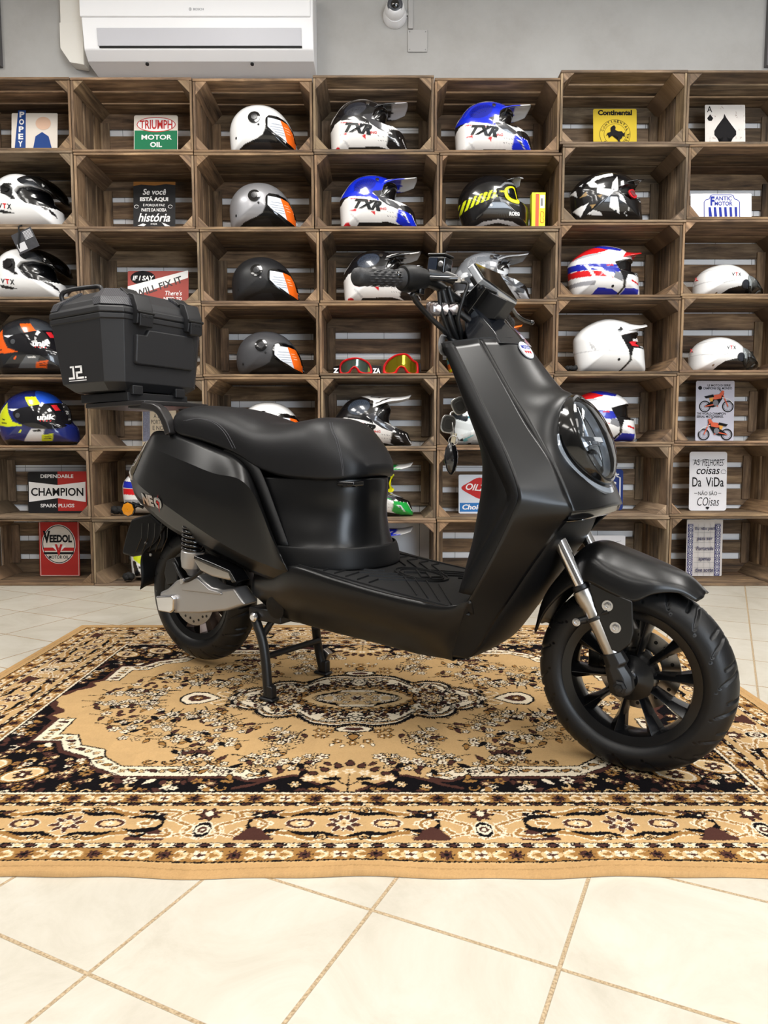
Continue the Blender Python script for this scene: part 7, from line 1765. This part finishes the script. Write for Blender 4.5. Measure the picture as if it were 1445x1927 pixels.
    # sprays along the ribbon
    for x, y, a, l in ((.24, .40, 2.6, .10), (.33, .40, 2.9, .09), (.40, .36, 2.7, .13), (.45, .33, 2.9, .12), (.50, .28, 3.0, .13), (.56, .25, 2.9, .14), (.60, .20, 3.1, .12), (.66, .18, 2.9, .13), (.70, .12, 3.1, .14), (.74, .07, 3.2, .12), (.76, .02, 3.1, .14), (.27, .37, 2.5, .09), (.14, .42, 3.4, .08), (.18, .41, 3.0, .09)):
        Q.spray(x, y, a + rng.uniform(-.2, .2), l, 4, .55)
    for x in (.30, .40): 
        Q.scroll(x, .408, .016, 0, 1, GLD, .005, BLKC); Q.scroll(x + .05, .408, .016, 3.1, -1, GLD, .005, BLKC)
    for x, y in ((.34, .375), (.36, .39), (.385, .385), (.32, .39)): Q.flower(x, y, .012, 6, CRM, BLKC, BRN)
    for k in range(5): Q.leaf(.33 + .012 * k, .36 + .004 * abs(k - 2), -1.57 + .3 * (k - 2), .02, .006, BRN)
    # medallion
    MP = [(0, .185), (.05, .198), (.105, .182), (.135, .150), (.155, .122), (.19, .140), (.235, .135), (.262, .105), (.268, .085), (.30, .080), (.335, .050), (.352, 0), (-.01, 0)]
    ed = MP[:-1]
    for a, b in zip(ed[:-1], ed[1:]):
        n = int(math.hypot(b[0] - a[0], b[1] - a[1]) / .007) + 1
        for k in range(n):
            x, y = a[0] + (b[0] - a[0]) * k / n, a[1] + (b[1] - a[1]) * k / n; an = math.atan2(y + .03, x * .6 + .02) + .5
            Q.leaf(x, y, an, rng.uniform(.014, .024), .0024, BLKC, None)
    Q.poly(MP, CRM); Q.curve(ed, .009, BLKC); 
    inn = [(p[0] * .95, p[1] * .93) for p in ed]; Q.curve(inn, .006, GLD)
    for a, b in zip(ed[:-1], ed[1:]):
        n = int(math.hypot(b[0] - a[0], b[1] - a[1]) / .017) + 1
        for k in range(n):
            x, y = (a[0] + (b[0] - a[0]) * k / n) * .93, (a[1] + (b[1] - a[1]) * k / n) * .91; an = math.atan2(-y, .1 - x * .3) + .6
            Q.curve([(x, y), (x + .012 * math.cos(an), y + .012 * math.sin(an)), (x + .026 * math.cos(an + .4), y + .026 * math.sin(an + .4))], .0055, BLKC, True)
    for k in range(420):
        x, y = rng.uniform(0, .30), rng.uniform(0, .165)
        if not inside([(p[0] * .86, p[1] * .82) for p in MP], np.array([x]), np.array([y]))[0]: continue
        t = rng.rand(); c = rng.choice([BRN, GLD, LTN, BRN])
        if t < .3: Q.flower(x, y, rng.uniform(.007, .012), 5, c, BLKC, CRM)
        elif t < .6: Q.leaf(x, y, rng.uniform(0, 6.28), rng.uniform(.014, .022), .004, c)
        else: Q.scroll(x, y, .012, rng.uniform(0, 6), 1, BLKC, .005)
    Q.flower(.20, 0.0, .030, 8, LTN, BLKC, BRN); Q.flower(.20, 0, .018, 8, BRN, CRM, LTN)
    CP_ = [(0, .085), (.05, .078), (.085, .055), (.125, .035), (.145, 0), (-.01, 0)]
    Q.poly([(a * 1.18, b * 1.18) for a, b in CP_], LTN); Q.poly([(a * .82, b * .86) for a, b in CP_], BLKC); Q.poly([(a * .70, b * .70) for a, b in CP_], LTN)
    Q.poly([(0, .066), (.045, .062), (.05, .048), (.0, .050)], CRM); Q.poly([(.115, 0), (.09, .022), (.065, .026), (.055, 0)], CRM); Q.poly([(.105, 0), (.085, .014), (.07, .016), (.065, 0)], LTN)
    for k in range(26):
        a = k * math.pi / 2 / 25; rx, ry = .157, .088
        Q.leaf(rx * math.cos(a), ry * math.sin(a), a + 1.0 + (k % 3) * .8, .020, .0045, BLKC if k % 2 else GLD, None if k % 2 else BLKC)
    for a, b in ((.03, .03), (.075, .03), (.10, .012), (.05, .012)): Q.flower(a, b, .009, 6, CRM, BLKC, BRN)
    Q.curve([(.02, .055), (.05, .04), (.08, .035), (.11, .02), (.125, .0)], .006, BLKC, True)
    Q.flower(0, 0, .036, 8, LTN, BRN, BRN); Q.flower(0, 0, .018, 6, BRN, CRM, BLKC)
    # pendants above and below and heads at both ends
    for P, c in (([(0, .205), (.03, .20), (.05, .215), (.045, .235), (.0, .245)], BLKC), ([(0, .205), (.026, .205), (.042, .218), (.036, .232), (0, .238)], CRM), ([(0, .210), (.02, .212), (.026, .224), (0, .232)], BRN)): Q.poly(P, c)
    Q.flower(0, .262, .020, 7, CRM, BLKC, GLD); Q.leaf(0, .255, 1.57, .03, .010, GLD)
    for x, y in ((.06, .235), (.085, .228), (.07, .265), (.035, .295), (.0, .305), (.085, .262)): Q.flower(x, y, .012, 5, GLD, BLKC, CRM)
    for x, y in ((.02, .318), (.045, .310)): Q.leaf(x, y, 1.2, .014, .004, CRM)
    HP = [(.385, 0), (.40, .016), (.43, .040), (.465, .044), (.485, .022), (.49, 0)]
    Q.poly([(.438 + (a - .438) * 1.12, b * 1.18) for a, b in HP], BLKC); Q.poly(HP, CRM); Q.poly([(.445 + (a - .445) * .6, b * .55) for a, b in HP], BRN); Q.flower(.445, 0, .013, 6, GLD, BLKC, CRM)
    Q.curve([(.352, .0), (.375, .012), (.40, .035), (.385, .05), (.36, .04)], .004, CRM); Q.curve([(.352, 0), (.38, .0)], .004, BLKC)
    for k in range(9):
        a = 3.0 - k * .38; x, y = .455 + .075 * math.cos(a), abs(.07 * math.sin(a)) + .012; Q.spray(x, y, a if math.sin(a) > 0 else -a, .045, 2, .6)
    for x, y, a, l in ((.56, .015, .0, .10), (.53, .06, .4, .09), (.47, .10, 1.0, .07), (.41, .09, 1.4, .06), (.12, .225, 1.0, .06), (.16, .20, .8, .08), (.21, .18, .7, .08), (.28, .15, .8, .07), (.30, .12, .5, .07), (.35, .09, .8, .06), (.15, .26, .6, .05), (.30, .23, .4, .08), (.25, .29, .5, .07), (.13, .33, .2, .06), (.42, .21, .1, .09)):
        Q.spray(x, y, a, l, 3, .65)
    # ---- compose on the full grid
    nx, ny = int(round(2 * HU / g)) + 1, int(round(2 * HV / g)) + 1
    xs = np.linspace(-HU, HU, nx); ys = np.linspace(-HV, HV, ny); X, Y = np.meshgrid(xs, ys, indexing='ij')
    def sn(sh, k):
        a = rng.rand(sh[0] // k + 2, sh[1] // k + 2) - .5; return np.kron(a, np.ones((k, k)))[:sh[0], :sh[1]]
    jx = (sn(X.shape, 1) * .7 + sn(X.shape, 2)) * .0021; jy = (sn(X.shape, 1) * .7 + sn(X.shape, 2)) * .0021
    U, Vv = np.clip(np.abs(X) + jx, 0, HU - 1e-6), np.clip(np.abs(Y) + jy, 0, HV - 1e-6); eu, ev = HU - U, HV - Vv
    lab = Q.a[(U / g).astype(int), (Vv / g).astype(int)]
    e = np.minimum(eu, ev); along = np.where(ev < eu, U, Vv); m = e < .2885
    lab2 = S.a[np.clip((along / g).astype(int), 0, S.nx - 1), np.clip((e / g).astype(int), 0, S.ny - 1)]
    lab = np.where(m, lab2, lab)
    pal = np.array([srgb(*c)[:3] for c in ((178, 146, 102), (18, 16, 18), (210, 196, 172), (68, 43, 37), (140, 103, 58), (194, 164, 120))])
    C = pal[lab]; v = 1 + .12 * sn(X.shape, 1) + .05 * sn(X.shape, 9) + .06 * sn(X.shape, 40)
    hem = e < .034; C[hem] *= np.array([.93, .88, .84]); ln = (e > .018) & (e < .021); C[ln] *= .8
    C = C * v[..., None]
    ge = np.minimum(HU - np.abs(X), HV - np.abs(Y)); zz = .0045 + .0009 * sn(X.shape, 1); zz[ge < .012] = .0042
    wav = np.clip((.08 - ev) / .08, 0, 1) * (Y < 0) ; yy = CYR + Y + wav * (.0035 * np.sin((X + .1) * 13) + .002 * np.sin(X * 31)); zz = zz + wav * .003 * (1 + np.sin((X + .1) * 13))
    edge = ge < .0015; zz[edge] = .001
    Vt = np.stack([CXR + X, yy, zz], -1).reshape(-1, 3)
    I = np.arange(nx * ny).reshape(nx, ny); F = np.stack([I[:-1, :-1], I[1:, :-1], I[1:, 1:], I[:-1, 1:]], -1).reshape(-1, 4)
    me = np_mesh('patterned_rug', Vt, F); set_colors(me, C.reshape(-1, 3))
    m = bpy.data.materials.new('woven_rug_pile'); m.use_nodes = True; nt = m.node_tree; b = nt.nodes['Principled BSDF']
    a = N(nt, 'ShaderNodeAttribute'); a.attribute_name = 'paint'; nt.links.new(a.outputs['Color'], b.inputs['Base Color']); b.inputs['Roughness'].default_value = .95; b.inputs['Specular IOR Level'].default_value = .02
    tc = N(nt, 'ShaderNodeTexCoord'); n1 = N(nt, 'ShaderNodeTexNoise'); n1.inputs['Scale'].default_value = 900; nt.links.new(tc.outputs['Object'], n1.inputs['Vector'])
    bp = N(nt, 'ShaderNodeBump'); bp.inputs['Strength'].default_value = .6; bp.inputs['Distance'].default_value = .002; nt.links.new(n1.outputs['Fac'], bp.inputs['Height']); nt.links.new(bp.outputs['Normal'], b.inputs['Normal'])
    o = link('patterned_rug', me, m); tag(o, 'beige oriental patterned rug with dark floral border under the scooter', 'rug')
make_rug()
